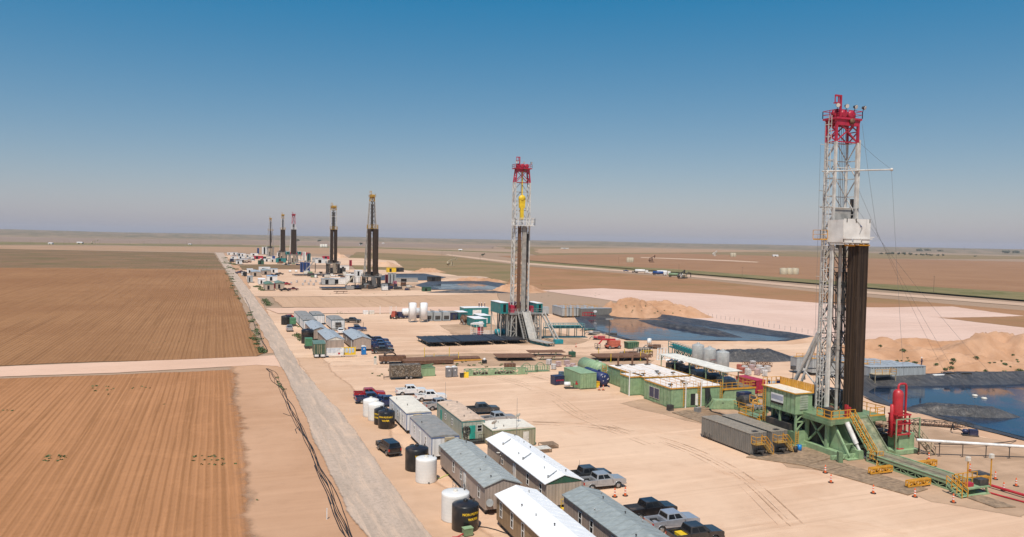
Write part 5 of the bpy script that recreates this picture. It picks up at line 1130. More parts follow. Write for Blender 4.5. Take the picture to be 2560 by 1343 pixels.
t = T('pit_pump', 'dark diesel pump with a curled hose at the near edge of the big pit', 'pump', *G(2425, 1090), R(-40)); mb = MB(); mb.box(-1.2,-.6,.0,1.2,.6,.25); mb.build('skid', dark, t); mb = MB(); mb.box(-.2,-.5,.25,1.1,.5,1.1); mb.lathe([(.1,-.5),(.4,-.3),(.4,.3),(.1,.5)],12,-.7,0,.7,'x'); mb.build('engine', navy, t); mb = MB(); mb.pipe([(-1,0,.7),(-1.7,.2,1.0),(-2.3,.6,.7),(-2.3,1.2,1.4),(-2.5,1.6,.3)], .12); mb.build('hose', black, t)
mat_wood = paint('timber mat', (0.27, 0.185, 0.115), 0.85, var=0.3, scale=1.5, dust=0.4)
def mats(label, quad, nx, z=.04, m_=None):
    t = T('ground_mat', label, 'mats', 0, 0, 0, 'timber mats under the near rig'); mb = MB(); a, b, c_, d = [Vector((*p, 0)) for p in quad]
    for k in range(nx):
        p0, p1, q0, q1 = a.lerp(b, (k+.01)/nx), a.lerp(b, (k+.99)/nx), d.lerp(c_, (k+.01)/nx), d.lerp(c_, (k+.99)/nx)
        zz = z + random.uniform(0, .05); v8 = [(*p.xy, z-.05) for p in (p0, p1, q1, q0)] + [(*p.xy, zz+.1) for p in (p0, p1, q1, q0)]
        mb.add(v8, [(3,2,1,0),(4,5,6,7),(0,1,5,4),(1,2,6,5),(2,3,7,6),(3,0,4,7)])
    mb.build('board', m_ or mat_wood, t)
mats('muddy timber mats spread under the near rig and its tank', PP((1865,1145),(2010,1166),(2120,1135),(1960,1100)), 6)
mats('timber mats along the camera side of the catwalk', PP((2010,1166),(2270,1240),(2320,1225),(2075,1150)), 9)
mats('timber mats below the end of the catwalk', PP((2400,1240),(2490,1272),(2540,1270),(2440,1235)), 4)
mats('timber mats behind the two grey tank trailers', PP((1680,1033),(1765,1062),(1800,1050),(1720,1026)), 4)
mats('loose timber mat in front of the long green skid', PP((1735,1021),(1765,1026),(1800,1018),(1770,1013)), 2)
mats('pale timber mats in front of the green cabins', PP((1632,1007),(1672,1020),(1700,1016),(1660,1004)), 3)
# ------------------------------------------------------------------ two grey tank trailers
cont_g = siding('grey corrugated tank', (0.20, 0.19, 0.17), 0.42, 0.35, 0.5, dust=0.25)
cont_top = siding('grey tank top', (0.29, 0.25, 0.195), 0.8, 0.35, 0.6, dust=0.5)
def tank_trailer(label, x, y, rz=0.0, L=11.4, W=3.0, h=3.2, wall=None, top=None, stairs=True, group=None, wheels=True, name='tank_trailer', gang=None, z=0.0):
    t = T(name, label, 'tank trailer', x, y, rz, group, z); wall = wall or cont_g
    mb = MB(); mb.box(-W/2, 0, .25, W/2, L, h)
    n = int(L/.42)
    for k in range(n):
        for s in (-1, 1): mb.box(s*W/2, .12+k*L/n, .4, s*(W/2+.07), .12+k*L/n+.2, h-.08)
    for k in range(int(W/.42)): mb.box(-W/2+.1+k*.42, L, .4, -W/2+.3+k*.42, L+.06, h-.08)
    mb.build('body', wall, t)
    mb = MB(); mb.box(-W/2-.08, -.02, h+.003, W/2+.08, L+.06, h+.08); [mb.box(-W/2, .3+k*.8, h+.083, W/2, .38+k*.8, h+.11) for k in range(int(L/.8))]; tp = mb.build('top', top or cont_top, t)
    mb = MB(); mb.box(-.4, .4, h+.115, .4, 1.1, h+.16); mb.build('hatch', black, tp)
    mb = MB(); mb.box(-W/2, -.03, .4, W/2, -.003, h-.05); mb.build('end_wall', wall, t); mb = MB(); mb.box(-W/2+.2, -1.3, .05, W/2-.2, -.04, .2); mb.tube((-.6,-.5,.7),(.6,-.5,.7),.25,10); mb.tube((0,-1.1,.6),(0,-.1,.6),.2,10); mb.build('valve_set', dark, t)
    if wheels:
        for k in range(2):
            for s in (-1, 1): o = wheel(t, s*(W/2-.1), 0, .5, .3); o.location = (s*(W/2-.1), L-1.0-k*1.15, .5); o.rotation_euler = (0, 0, R(90 if s < 0 else -90)); [setattr(c, 'rotation_euler', (0, 0, 0)) for c in o.children]
    if stairs:
        mb = MB(); mb.box(-W/2+.2, -1.1, 1.75, W/2-.9, -.05, 1.83); mb.steps((W/2+.5, -.6, .1), (W/2-.9, -.6, 1.8), .9, 7, (0,1,0)); mb.build('stair', paint('stair ochre', (.40,.24,.06), .6), t)
        mb = MB(); mb.rail([(-W/2+.2, -.1, 1.83), (-W/2+.2, -1.1, 1.83), (W/2-.9, -1.1, 1.83), (W/2+.5, -1.1, .15)], 1.1, .07, True, .9); mb.rail([(W/2-.9, -.1, 1.83), (W/2+.5, -.1, .15)], 1.1, .07); mb.build('stair_rail', yellow, t)
    return t
TG = 'corrugated grey tank trailers beside the doghouse'
tank_trailer('grey corrugated tank trailer with yellow end stairs, nearer of two beside the doghouse', 74.6, 90.2, R(2), group=TG)
tank_trailer('grey corrugated tank trailer with yellow end stairs, between its twin and the doghouse', 78.5, 90.2, R(2), group=TG)
# ================================================================== plant behind the near rig
roof_plant = paint('sun bleached roof', (0.80, 0.74, 0.68), 0.6, var=0.06, scale=.5, dust=0.2)
def plant_box(label, x0, y0, W, L, h=3.8, m_=None, group='green equipment houses with pale roofs', door_=False, glass_=None, ladders=(), rail=True, post=False, vents=0, name='equipment_house', cat='equipment house', roof=None):
    t = T(name, label, cat, x0+W/2, y0, 0, group); m_ = m_ or green
    mb = MB(); mb.box(-W/2, 0, .3, W/2, L, h); wl = mb.build('wall', m_, t)
    mb = MB(); [mb.box(-W/2-.05, .15+k*1.2, .35, -W/2-.003, .25+k*1.2, h-.1) for k in range(int(L/1.2))]; mb.box(-W/2-.06, -.06, .05, W/2+.06, L+.06, .297); mb.build('stiffener', greendk, wl)
    mb = MB(); mb.box(-W/2-.08, -.08, h+.003, W/2+.08, L+.08, h+.1); [mb.box(-W/2, 1+k*2.4, h+.103, W/2, 1.08+k*2.4, h+.14) for k in range(int(L/2.4))]; rf = mb.build('roof', roof or roof_plant, t)
    mb = MB(); mb.box(-W/2-.1, -.12, h-.1, W/2+.1, -.085, h+.13); mb.box(-W/2-.13, -.12, h-.1, -W/2-.085, L, h+.13)
    if rail: mb.rail([(-W/2, -.05, h+.1), (W/2, -.05, h+.1)], 1.1, .05, True, 1.2); mb.rail([(-W/2, 0, h+.1), (-W/2, L, h+.1)], 1.1, .05, True, 2)
    mb.build('roof_edge', yellow, rf)
    for x in ladders: MB().ladder((x, -.2, .3), (x, -.2, h+.9), .5, .08, (1,0,0), .32).build('ladder', yellow, t)
    if door_:
        mb = MB(); mb.box(-.5, -.02, .4, .5, -.004, 2.6); mb.build('doorway', black, wl); mb = MB(); mb.box(.55, -.5, .4, .62, -.02, 2.6); mb.rot(0, .5, (.55, 0)); mb.build('door', door_white, wl)
    if glass_:
        a, b = glass_; f = MB(); f.box(-W/2-.10, a, .9, -W/2-.06, b, 3.0); o = f.build('window', offwhite, wl); mb = MB(); n = 2
        for k in range(n): mb.box(-W/2-.12, a+.1+k*(b-a)/n, 1.0, -W/2-.103, a+(k+1)*(b-a)/n-.1, 2.9)
        mb.build('pane', paint('blue glass', (.012,.03,.09), .15, dust=.02), o)
    if post: mb = MB(); mb.cyl(-W/2-.25, -.2, 0, h+1.5, .12, 8); mb.build('post', white, t)
    for k in range(vents): mb = MB(); x, y = -W/2+.8+(k % 2)*.9, 1.6+k*2.2; mb.cyl(x, y, h+.1, h+.4, .1, 8); mb.box(x-.4, y-.25, h+.4, x+.4, y+.25, h+.62); mb.build('vent_cowl', dark, rf)
    return t
plant_box('small green equipment house at the left end with a tall white post', 77.9, 133.2, 3.3, 3.9, post=True)
plant_box('green equipment house with two large blue windows in its long side', 79.3, 120.4, 3.1, 9.6, glass_=(4.0, 7.6), ladders=(1.25,), vents=1)
plant_box('green equipment house with an open doorway and white door', 82.6, 120.4, 3.0, 9.6, door_=True, ladders=(1.2,), post=True, vents=2)
plant_box('green equipment house with dark hoses hanging at its end, rightmost of the front row', 85.9, 120.2, 4.6, 9.8, ladders=(2.0,), post=True)
t = T('hose_hanger', 'bunch of dark hoses hanging from a green end wall', 'hoses', 86.6, 119.9)
for k in range(9): MB().pipe([(k*.12, .15, 3.6), (k*.13-.1, -.1, 2.4), (k*.15-.2+.3*math.sin(k), -.25, 1.2), (k*.25-.4, -.5-.1*(k % 3), .35), (k*.4-.2, -.9, .1)], .07, 5).build('hose', black, t)
plant_box('green equipment house behind the windowed one, leftmost of the rear row', 80.4, 132, 3.2, 15.0, vents=1, rail=False)
plant_box('green equipment house in the rear row with dark exhaust elbows', 83.8, 131.6, 3.2, 15.0, vents=2, rail=False)
plant_box('green equipment house at the right of the rear row beside the canopy', 87.2, 131.6, 3.6, 15.0, vents=1, rail=False)
for k, (x, y) in enumerate(((82.0, 145.5), (85.6, 145.6), (89.2, 145.2))):
    t = T('exhaust_stack', 'dark exhaust elbow rising from the rear row roofs, '+('leftmost', 'middle one', 'rightmost')[k]+' of three', 'exhaust', x, y, z=3.9, group='exhaust elbows on the rear row'); MB().pipe([(0,0,0),(0,0,1.8),(.1,0,2.1),(.4,0,2.25),(1.2,0,2.25)], .22, 8).build('pipe', rust, t); mb = MB(); mb.box(-.5,-.5,0,.5,.5,.2); mb.build('base', dark, t)
t = T('green_skid', 'long low green skid with sloping ends lying in front of the green houses', 'skid', 91.2, 117.3, R(-17))
mb = MB(); mb.prism([(-4.7, .2), (4.7, .2), (4.5, 1.7), (-4.0, 1.7)], -.9, .9); mb.build('tank', green, t); mb = MB(); mb.box(-4.9, -1.0, .05, 4.9, 1.0, .197); mb.bar((-5.6, 0, .1), (-4.2, 0, 1.5), .14); mb.build('runner', greendk, t)
mb = MB(); [mb.box(x-.2, -.925, 1.15, x+.2, -.903, 1.3) for x in (-2.5, .8, 3.3)]; mb.build('lifting_eye', dark, t)
t = T('mud_tank', 'row of green mud tanks with yellow walkways beneath the long white canopy', 'mud tank', 96, 122.5)
mb = MB(); mb.prism([(-3.6, .3), (4.2, .3), (4.2, 2.5), (-3.0, 2.5)], 0, 9); mb.box(-3.2, 9.3, .3, 4.2, 23, 2.5); mb.build('tank', green, t)
mb = MB(); mb.box(-4.3, -.1, 2.52, 4.3, 23.2, 2.62); mb.build('deck', grating, t)
mb = MB(); mb.rail([(-4.2, 23, 2.62), (-4.2, 0, 2.62), (4.2, 0, 2.62), (4.2, 23, 2.62)], 1.15, .09, True, 1.3); mb.box(-4.32, -.13, 2.4, 4.32, -.10, 2.75); mb.box(-4.34, -.1, 2.4, -4.31, 23, 2.75); mb.build('rail', yellow, t)
for k in range(4):
    mb = MB(); y = 2.5+k*4.6; mb.box(-1.6, y, 2.65, 1.8, y+2.4, 3.7); mb.prism([(y, 3.7), (y+2.4, 3.7), (y+2.2, 4.15), (y+.2, 3.95)], -1.4, 1.5, 'x'); mb.build('shaker', dark if k % 2 else steel, t)
for k in range(5): mb = MB(); mb.tube((-2.9, 2+k*4.2, 2.9), (-2.9, 3+k*4.2, 2.9), .3, 10); mb.cyl(-2.9, 2.5+k*4.2, 2.63, 3.6, .2, 8); mb.build('agitator', navy if k % 2 else offwhite, t)
mb = MB()
for y in (.4, 6, 11.6, 17.2, 22.6):
    for x in (-3.3, .3): mb.bar((x, y, 2.6), (x, y, 6.0), .16)
    mb.bar((-3.3, y, 5.9), (.3, y, 5.9), .16); mb.bar((-3.3, y, 5.0), (-2.5, y, 5.9), .1)
mb.build('canopy_post', green, t); mb = MB(); mb.box(-3.7, -.4, 6.0, .7, 23.2, 6.12); mb.build('canopy', paint('cream canopy', (.76,.72,.62), .55, dust=.1), t)
SL = 'pale grey storage silos behind the canopy'
silo_m = paint('silo grey', (0.36, 0.37, 0.36), 0.5, dust=0.15)
for lab, x, y in (('pale grey silo nearest the rig, right one of three', 111.4, 148), ('pale grey silo with faded red lettering, middle of three', 111.6, 153.4), ('pale grey silo furthest from the rig, left one of three', 112.6, 159.6)):
    t = T('silo', lab, 'silo', x, y, 0, SL); mb = MB(); mb.lathe([(.3, .6), (1.45, 1.6), (1.5, 1.7), (1.5, 5.5), (1.42, 5.6), (.3, 6.0), (.05, 6.02)], 26); mb.build('shell', silo_m, t)
    [MB().bar((1.3*math.cos(k*1.57+.78), 1.3*math.sin(k*1.57+.78), 0), (1.3*math.cos(k*1.57+.78), 1.3*math.sin(k*1.57+.78), 2.2), .16).build('leg', silo_m, t) for k in range(4)]
    mb = MB(); mb.lathe([(.35, 5.95), (.35, 6.2), (.1, 6.25)], 12); mb.build('hatch', galv, t)
    if 'middle' in lab: mb = MB(); [mb.box(-.9+k*.34, -1.56, 3.0, -.66+k*.34, -1.53, 3.22) for k in range(6)]; mb.build('marking', paint('faded red', (.4,.16,.15), .6), t)
t = T('shipping_container', 'crimson red container standing at the end of the white canopy', 'container', 105.6, 127.4, R(4)); crs = siding('crimson corrugated', (.40,.02,.06), .35)
MB().box(-1.25, 0, .15, 1.25, 6.1, 2.75).build('wall', crs, t); mb = MB(); mb.box(-1.3, -.05, 2.753, 1.3, 6.15, 2.85); mb.build('roof', crimson, t); mb = MB(); [mb.box(x, -.06, .2, x+.06, -.003, 2.7) for x in (-1.1, -.35, .3, 1.05)]; mb.build('door_bar', red, t)
t = T('flag_pole', 'star-and-stripe state flag in blue white and red on a pole behind the doghouse', 'flag', 85.4, 101.5); mb = MB(); mb.tube((0,0,0),(0,0,8.9),.06,6); mb.build('pole', steel, t)
def flag(t, bands, union, zt=8.6, L=1.9, H=1.2, sx=1, ux=.35):
    def grid(x0, x1, z0, z1, m_, nm):
        mb = MB(); n = 8; vs_ = []
        for j in range(2):
            for i in range(n+1): x = x0+(x1-x0)*i/n; vs_.append((sx*x, .12*math.sin(x*4+.4)*x/L, (z0, z1)[j]-.12*x))
        mb.add(vs_, [(i, i+1, n+2+i, n+1+i) for i in range(n)], True); mb.build(nm, m_, t)
    nb = len(bands)
    for k, b in enumerate(bands): grid(0 if zt-H*(k+1)/nb < zt-H*union[1]-1e-3 else L*union[0], L, zt-H*(k+1)/nb, zt-H*k/nb, b, 'stripe')
    grid(0, L*union[0], zt-H*union[1], zt, union[2], 'canton')
flag_b = paint('flag blue', (.01,.02,.10), .7, dust=0); flag_r = paint('flag red', (.42,.015,.03), .7, dust=0); flag_w = paint('flag white', (.75,.75,.75), .7, dust=0)
flag(t, [flag_w, flag_r], (.34, 1.0, flag_b)); mb = MB(); s5 = [(.3+.17*(1 if k % 2 == 0 else .42)*math.sin(k*math.pi/5), 8.0+.17*(1 if k % 2 == 0 else .42)*math.cos(k*math.pi/5)) for k in range(10)]; mb.prism(s5, -.03, .06, 'y'); mb.build('star', flag_w, t)
t = T('flag_pole', 'red and white striped flag with a blue canton on a pole behind the doghouse', 'flag', 87.6, 101.8); mb = MB(); mb.tube((0,0,0),(0,0,8.9),.06,6); mb.build('pole', steel, t); flag(t, [flag_r, flag_w]*6+[flag_r], (.42, .54, flag_b), 8.5, 2.1, 1.2)
t = T('lime_pump', 'lime green pump unit on a stand behind the orange doghouse railing', 'pump', 90.4, 103.5, z=0); mb = MB(); mb.bar((0,0,0),(0,0,6.2),.3); mb.build('stand', dark, t); mb = MB(); mb.box(-.9,-.5,6.2,.9,.5,6.9); mb.lathe([(.1,-1.2),(.35,-1.1),(.35,1.1),(.1,1.2)],12,0,0,7.1,'x'); mb.build('motor', paint('lime', (.30,.48,.05), .5), t)
# containers and tanks left of the green houses
t = T('shipping_container', 'pale green shipping container with double end doors', 'container', 73.1, 141.6); cg = siding('pale green corrugated', (.27,.40,.22), .35, .2)
MB().box(-2.1, 0, .15, 1.6, 8.2, 3.3).build('wall', cg, t); mb = MB(); mb.box(-2.15, -.05, 3.303, 1.65, 8.25, 3.4); mb.build('roof', green, t)
for s in (-1, 1): mb = MB(); mb.box(-.25+s*.06, -.06, .3, -.25+s*1.75, -.003, 3.2); d = mb.build('door', green, t); mb = MB(); [mb.bar((-.25+s*x, -.10, .4), (-.25+s*x, -.10, 3.1), .06) for x in (.5, 1.2)]; mb.build('lock_bar', greendk, d)
def drum_tank(label, x, y, rz, r, L, m_, end_m=None, ladder=None, group='round fuel tanks by the green container'):
    t = T('fuel_tank', label, 'tank', x, y, rz, group); z = r+.35
    mb = MB(); mb.lathe([(.1, 0), (r*.6, .0), (r, .18), (r, L-.18), (r*.6, L), (.1, L)], 30, 0, 0, z, 'y'); mb.build('shell', m_, t)
    mb = MB(); [mb.box(-r*.8, y_, .05, r*.8, y_+.25, z-r*.55) for y_ in (.8, L-1.1)]; mb.bar((-r*.75, -.4, .1), (-r*.75, L, .1), .18); mb.bar((r*.75, -.4, .1), (r*.75, L, .1), .18); mb.build('cradle', m_, t)
    mb = MB(); rnd = random.Random(3)
    for k in range(6): a, q = rnd.uniform(0, 6.28), rnd.uniform(.3, .75)*r; mb.prism([(q*math.cos(a)+.13*math.cos(b*1.57), z+q*math.sin(a)+.13*math.sin(b*1.57)) for b in range(4)], -.025, -.01)
    mb.build('hazard_placard', white, t)
    mb = MB(); mb.cyl(0, L*.3, z+r-.02, z+r+.3, .3, 12); mb.build('manhole', m_, t)
    if ladder: MB().ladder((.2, -.25, .5), (.2, -.25, z+r*.9), .9, .09, (1,0,0), .4).build('ladder', yellow, t)
    return t
drum_tank('navy blue round fuel tank lying between two green tanks', 77.2, 142.6, 0, 1.35, 8.5, paint('tank blue', (.02,.035,.12), .4))
drum_tank('large pale green round tank with a yellow ladder on its end', 80.6, 142.2+7.5, 0, 1.75, 9.5, green, ladder=True)
t = T('lube_box', 'navy blue box with hazard placards left of the green container', 'storage box', 68.8, 148.3, .1); mb = MB(); mb.box(-1.2,-1,.1,1.2,1,1.9); mb.build('box', navy, t, bevel=.04); mb = MB(); mb.box(-1.24,-1.04,1.91,1.24,1.04,1.97); mb.build('rim', navy, t); mb = MB(); [mb.box(-.9+k*.5,-1.03,.9,-.6+k*.5,-1.005,1.2) for k in range(4)]; mb.build('hazard_placard', flag_r, t)
t = T('tote_tank', 'caged blue liquid tote behind the navy box', 'tote', 71.3, 151.6); mb = MB(); mb.box(-.55,-.5,.15,.55,.5,2.1); mb.build('bottle', paint('tote blue',(.03,.12,.2),.4), t); mb = MB(); [mb.bar((x,-.53,.1),(x,-.53,2.2),.05) for x in (-.5,-.25,0,.25,.5)]; [mb.bar((-.55,-.53,z),(.55,-.53,z),.05) for z in (.2,.8,1.5,2.15)]; mb.build('cage', galv, t)
t = T('skid_pump', 'small green and red pump skid with a white tank in front of the green container', 'pump', 70.9, 143.2, R(-12)); mb = MB(); mb.box(-2.6,-.8,.05,1.4,.8,.2); mb.build('skid', dark, t); mb = MB(); mb.lathe([(.1,-.7),(.5,-.6),(.5,.6),(.1,.7)],14,-2.0,.1,.9,'x'); mb.build('white_drum', white, t); mb = MB(); mb.box(-.7,-.5,.2,.4,.5,1.2); mb.build('engine', greendk, t, bevel=.05); mb = MB(); mb.box(-.4,-.55,.9,.1,-.503,1.25); mb.cyl(-.1,0,1.2,1.5,.15,8); mb.cyl(.9,-.1,.2,.9,.2,8); mb.build('pump_head', red, t)
t = T('spill_bin', 'yellow spill kit bin between blue tank and cones', 'bin', *G(1492, 969)); mb = MB(); mb.box(-.5,-.4,.05,.5,.4,1.2); mb.build('body', lemon, t, bevel=.05); mb = MB(); mb.box(-.54,-.44,1.203,.54,.44,1.32); mb.build('lid', yellow, t)
for px, lab in ((1498, 'left of two orange cones at the end of the blue tank'), (1508, 'right of two orange cones at the end of the blue tank')): cone(lab, *G(px, 976), group='orange channelizer cones round the near rig')
# frac tanks behind the big pit
zinc = siding('zinc tank wall', (0.40, 0.42, 0.42), 0.45, 0.22, 0.45, dust=0.08); zinc_top = siding('zinc tank top', (0.37, 0.40, 0.42), 0.9, 0.15, 0.45, dust=0.2)
def frac_row(lab, x, y, n, dx, rz, L, h, group, W=2.6, yellow_n=0, dark_m=None):
    out = []
    for k in range(n):
        a = math.cos(rz)*dx*k, math.sin(rz)*dx*k
        t = T('frac_tank', lab[k] if isinstance(lab, (list, tuple)) else lab, 'storage tank', x+a[0], y+a[1], rz, group); wm = dark_m or zinc
        mb = MB(); mb.box(-W/2, 0, .7, W/2, L, h); mb.build('body', wm, t); mb = MB(); mb.box(-W/2-.06, -.06, h+.003, W/2+.06, L+.06, h+.08); mb.build('top', zinc_top if not dark_m else dark_m, t)
        mb = MB(); mb.box(-W/2, .1, .2, W/2, L*.85, .695); mb.build('chassis', dark, t)
        for s in (-1, 1): o = wheel(t, s*(W/2-.1), 0, .48, .28); o.location = (s*(W/2-.1), L-1.3, .48); o.rotation_euler = (0, 0, R(90 if s < 0 else -90))
        if k < yellow_n:
            mb = MB(); mb.rail([(-W/2, .1, h+.08), (W/2, .1, h+.08)], 1.1, .07); mb.rail([(-W/2, .1, h+.08), (-W/2, L*.5, h+.08)], 1.1, .07); mb.ladder((0, -.2, .3), (0, -.2, h+1), .5, .07, (1,0,0), .4); mb.build('rail', yellow, t)
        out.append(t)
    return out
FT = 'pale grey frac tanks in a row behind the big pit'
nm = ['nearest the mast', 'second from the mast', 'third from the mast', 'fourth from the mast', 'fifth from the mast', 'sixth from the mast']
a = G(2175, 962); b = G(2313, 958); ang = math.atan2(b[1]-a[1], b[0]-a[0])
t = T('frac_tank', 'pale grey corrugated storage tank lying along the pit, longest side towards the camera', 'storage tank', *a, ang, FT); Lf = math.hypot(b[0]-a[0], b[1]-a[1])
mb = MB(); mb.box(0, 0, .75, Lf, 2.6, 3.9); mb.build('body', zinc, t); mb = MB(); mb.box(-.06,-.06,3.903,Lf+.06,2.66,3.98); mb.build('top', zinc_top, t); mb = MB(); mb.box(.2,.2,.2,Lf-3,2.4,.745); mb.build('chassis', dark, t); mb = MB(); [mb.box(.3+k*.7,-.03,3.62,.62+k*.7,-.003,3.78) for k in range(int(Lf/.7))]; mb.build('slot', dark, t)
for k in range(5):
    q = (a[0]+2.95*(k+1)*-math.sin(ang)-k*2.2*math.cos(ang), a[1]+2.95*(k+1)*math.cos(ang)-k*2.2*math.sin(ang))
    t2 = T('frac_tank', 'pale grey storage tank lying behind the frontmost one, '+('first','second','third','fourth','fifth')[k]+' row back', 'storage tank', *q, ang, FT)
    mb = MB(); mb.box(0, 0, .75, Lf, 2.6, 3.9); mb.build('body', zinc, t2); mb = MB(); mb.box(-.06,-.06,3.903,Lf+.06,2.66,3.98); [mb.box(1+j*2,0,3.983,1.1+j*2,2.6,4.05) for j in range(int(Lf/2))]; mb.build('top', zinc_top, t2)
    mb = MB(); mb.rail([(0, .2, 3.98), (Lf*.35, .2, 3.98)], 1.0, .08); mb.box(0, .5, 3.99, 2.5, 1.6, 4.08); mb.build('rail', yellow, t2)
t = T('stair_landing', 'ochre stair landing at the left end of the frac tanks', 'stairs', a[0]+1.5, a[1]-1.2, ang); mb = MB(); mb.box(-2,-1,2.5,3.5,1,2.62); [mb.bar((x,y,0),(x,y,2.5),.12) for x in (-1.9,3.4) for y in (-.9,.9)]; mb.build('platform', tan, t); mb = MB(); mb.rail([(-2,-1,2.62),(3.5,-1,2.62),(3.5,1,2.62)],1.1,.08); mb.build('rail', yellow, t)
px_, py_ = b[0]-.3*math.cos(ang), b[1]+.4
person('worker in dark clothes and white hard hat standing on a frac tank corner', px_, py_+.5, 3.99, R(20), reach=.4)
t = T('white_tote', 'low white tank on the pit bank beside the frac tanks', 'tank', *G(2328, 957), ang); mb = MB(); mb.box(0,-.8,.1,2.9,.8,2.0); mb.build('shell', white, t, bevel=.12); mb = MB(); mb.box(-.1,-.9,0,3,.9,.1); mb.build('skid', dark, t)
for k, px in enumerate((2372, 2410)):
    t = T('pump_unit', 'dark pump under a small frame roof on the far pit bank, '+('left', 'right')[k]+' one of two', 'pump', *G(px, 955), ang, 'pumps on the far pit bank'); mb = MB(); mb.box(-1.2,-.7,.1,1.0,.7,.35); mb.box(-.9,-.5,.35,.3,.5,1.5); mb.lathe([(.1,-.5),(.45,-.4),(.45,.4),(.1,.5)],12,.8,0,.9,'x'); mb.build('engine', dark if k == 0 else navy, t); mb = MB(); [mb.bar((x,y,.1),(x,y,2.2),.08) for x in (-1.4,1.2) for y in (-.8,.8)]; mb.box(-1.5,-.9,2.2,1.3,.9,2.28); mb.build('frame', dark, t)
t = T('bent_pipework', 'low bent frame of dark pipe on the far pit bank', 'pipe frame', *G(2460, 953), ang); MB().pipe([(-3,0,.2),(-2.2,0,1.6),(2,0,1.5),(2.4,0,.5),(5,0,.3),(7.5,0,1.4),(9.5,0,.2)], .12).build('pipe', dark, t); mb = MB(); [mb.bar((x,0,0),(x,0,1.5),.1) for x in (-1.5,1,7)]; mb.build('support', dark, t)
for lab, px, py in (('pale yellow float on the pit water, left one of two', 2437, 990), ('pale yellow float on the pit water, right one of two', 2460, 997)):
    t = T('float', lab, 'float', *G(px, py, .3), 0, 'floats on the pit water', .3); mb = MB(); mb.lathe([(.05,-.15),(.5,-.1),(.6,.1),(.4,.3),(.05,.36)],14); mb.build('body', offwhite, t); mb = MB(); mb.bar((0,0,.3),(0,0,.6),.1); mb.build('lug', dark, t)
# sacks, pipes and bins right of the canopy
sack_w = paint('white sacks', (.62,.58,.55), .6, dust=.2); sack_p = paint('pinkish sacks', (.55,.40,.38), .6, dust=.2); sack_r = paint('red sacks', (.45,.14,.10), .6, dust=.2)
nm2 = iter(('with red bags beside the silos','of white bags beside the red ones','of grey white bags behind the flags','of pinkish bags in the middle of the sack yard','of white bags nearest the green railings','with torn white wrap at the right of the sack yard','of red bags half hidden by the canopy','of white bags topmost of the sack yard','of pale bags at the far side of the sack yard','of pink wrapped bags by the steel basket','of white bags behind the red container'))
for (px, py, m_) in ((1848,926,sack_r),(1862,930,sack_w),(1905,934,sack_w),(1880,927,sack_p),(1898,928,sack_w),(1918,930,sack_w),(1855,934,sack_r),(1882,917,sack_w),(1870,938,sack_w),(1893,938,sack_p),(1912,941,sack_w)):
    bag_pallet('pallet '+next(nm2), *G(px, py), m_, random.uniform(0, 1), h=1.4)
t = T('pipe_basket', 'long rusty lattice basket behind the sack yard', 'pipe basket', *G(1893, 917), R(-14)); mb = MB(); L = 3.6
for y in (-.8,.8): [mb.bar((-L,y,z),(L,y,z),.1) for z in (.1,1.1)]; mb.truss((-L,y,.1),(L,y,.1),(-L,y,1.1),(L,y,1.1),12,.07)
mb.build('frame', rust, t); mb = MB(); [mb.tube((-L,-.6+.3*k,.3),(L,-.6+.3*k,.3),.12,6) for k in range(5)]; mb.build('pipe', rust, t)
for k, px in enumerate((1982, 2012)): t = T('floodlight_post', 'dark floodlight on a short post behind the mast foot, '+('left','right')[k]+' one', 'floodlight', *G(px, 950), 0, 'dark floodlights behind the mast'); mb = MB(); mb.bar((0,0,0),(0,0,2.6),.12); mb.build('post', dark, t); mb = MB(); mb.box(-.5,-.3,2.4,.5,.3,3.3); mb.build('lamp', lamp_b, t)
t = T('work_platform', 'yellow railed platform among the machines behind the drawworks', 'platform', 98.4, 110); mb = MB(); mb.box(-3,-2,2.2,3,6,2.35); [mb.bar((x,y,0),(x,y,2.2),.18) for x in (-2.9,2.9) for y in (-1.9,5.9)]; mb.build('deck', dark, t); mb = MB(); mb.rail([(-3,-2,2.35),(3,-2,2.35),(3,6,2.35),(-3,6,2.35),(-3,-2,2.35)],1.1,.09); mb.build('rail', yellow, t); mb = MB(); mb.box(-2,0,2.36,1.5,4,4.0); mb.lathe([(.2,-1),(.7,-.9),(.7,.9),(.2,1)],14,1.8,1,3.2,'x'); mb.build('machine', dark, t)
# shrubs on the heaps
bushes = ((2258,878,1.1,.9,'dark green shrub on the sand bank below the pale pad'),(2200,866,.7,.6,'small shrub near the mast on the sand bank'),(2440,896,.9,.8,'shrub on the left flank of the big dirt heap'),(2383,902,.9,.8,'shrub in the dip left of the big heap'),(2378,909,.7,.6,'smaller shrub just below the one in the dip'),(2378,920,.9,.6,'shrub on the sand slope, third from the frac tanks'),(2363,924,.8,.6,'shrub beside its neighbour on the lower slope'),(2513,912,.8,.6,'shrub on the right flank of the big heap'),(2463,928,.7,.5,'shrub low on the heap above the pumps'),(2548,930,1.3,1.0,'largest shrub at the right edge of the picture'),(2342,912,.8,.5,'flat shrub above the frac tank end'),(2306,918,.9,.5,'shrub near the standing worker'),(2243,903,.6,.4,'tiny shrub above the frac tanks'),(2533,888,.5,.4,'tiny shrub at the top right of the heap'),(2288,907,.9,.4,'flat shrub on the slope left of the worker'),(1988,909,.9,.7,'pair shrub on the sand left of the mast'),(2000,911,.6,.5,'smaller pair shrub on the sand left of the mast'))
for px, py, r_, h_, lab in bushes:
    x, y, z = surf(px, py)
    shrub(lab, x, y, r_*.8, h_*.85, z=z-.05)

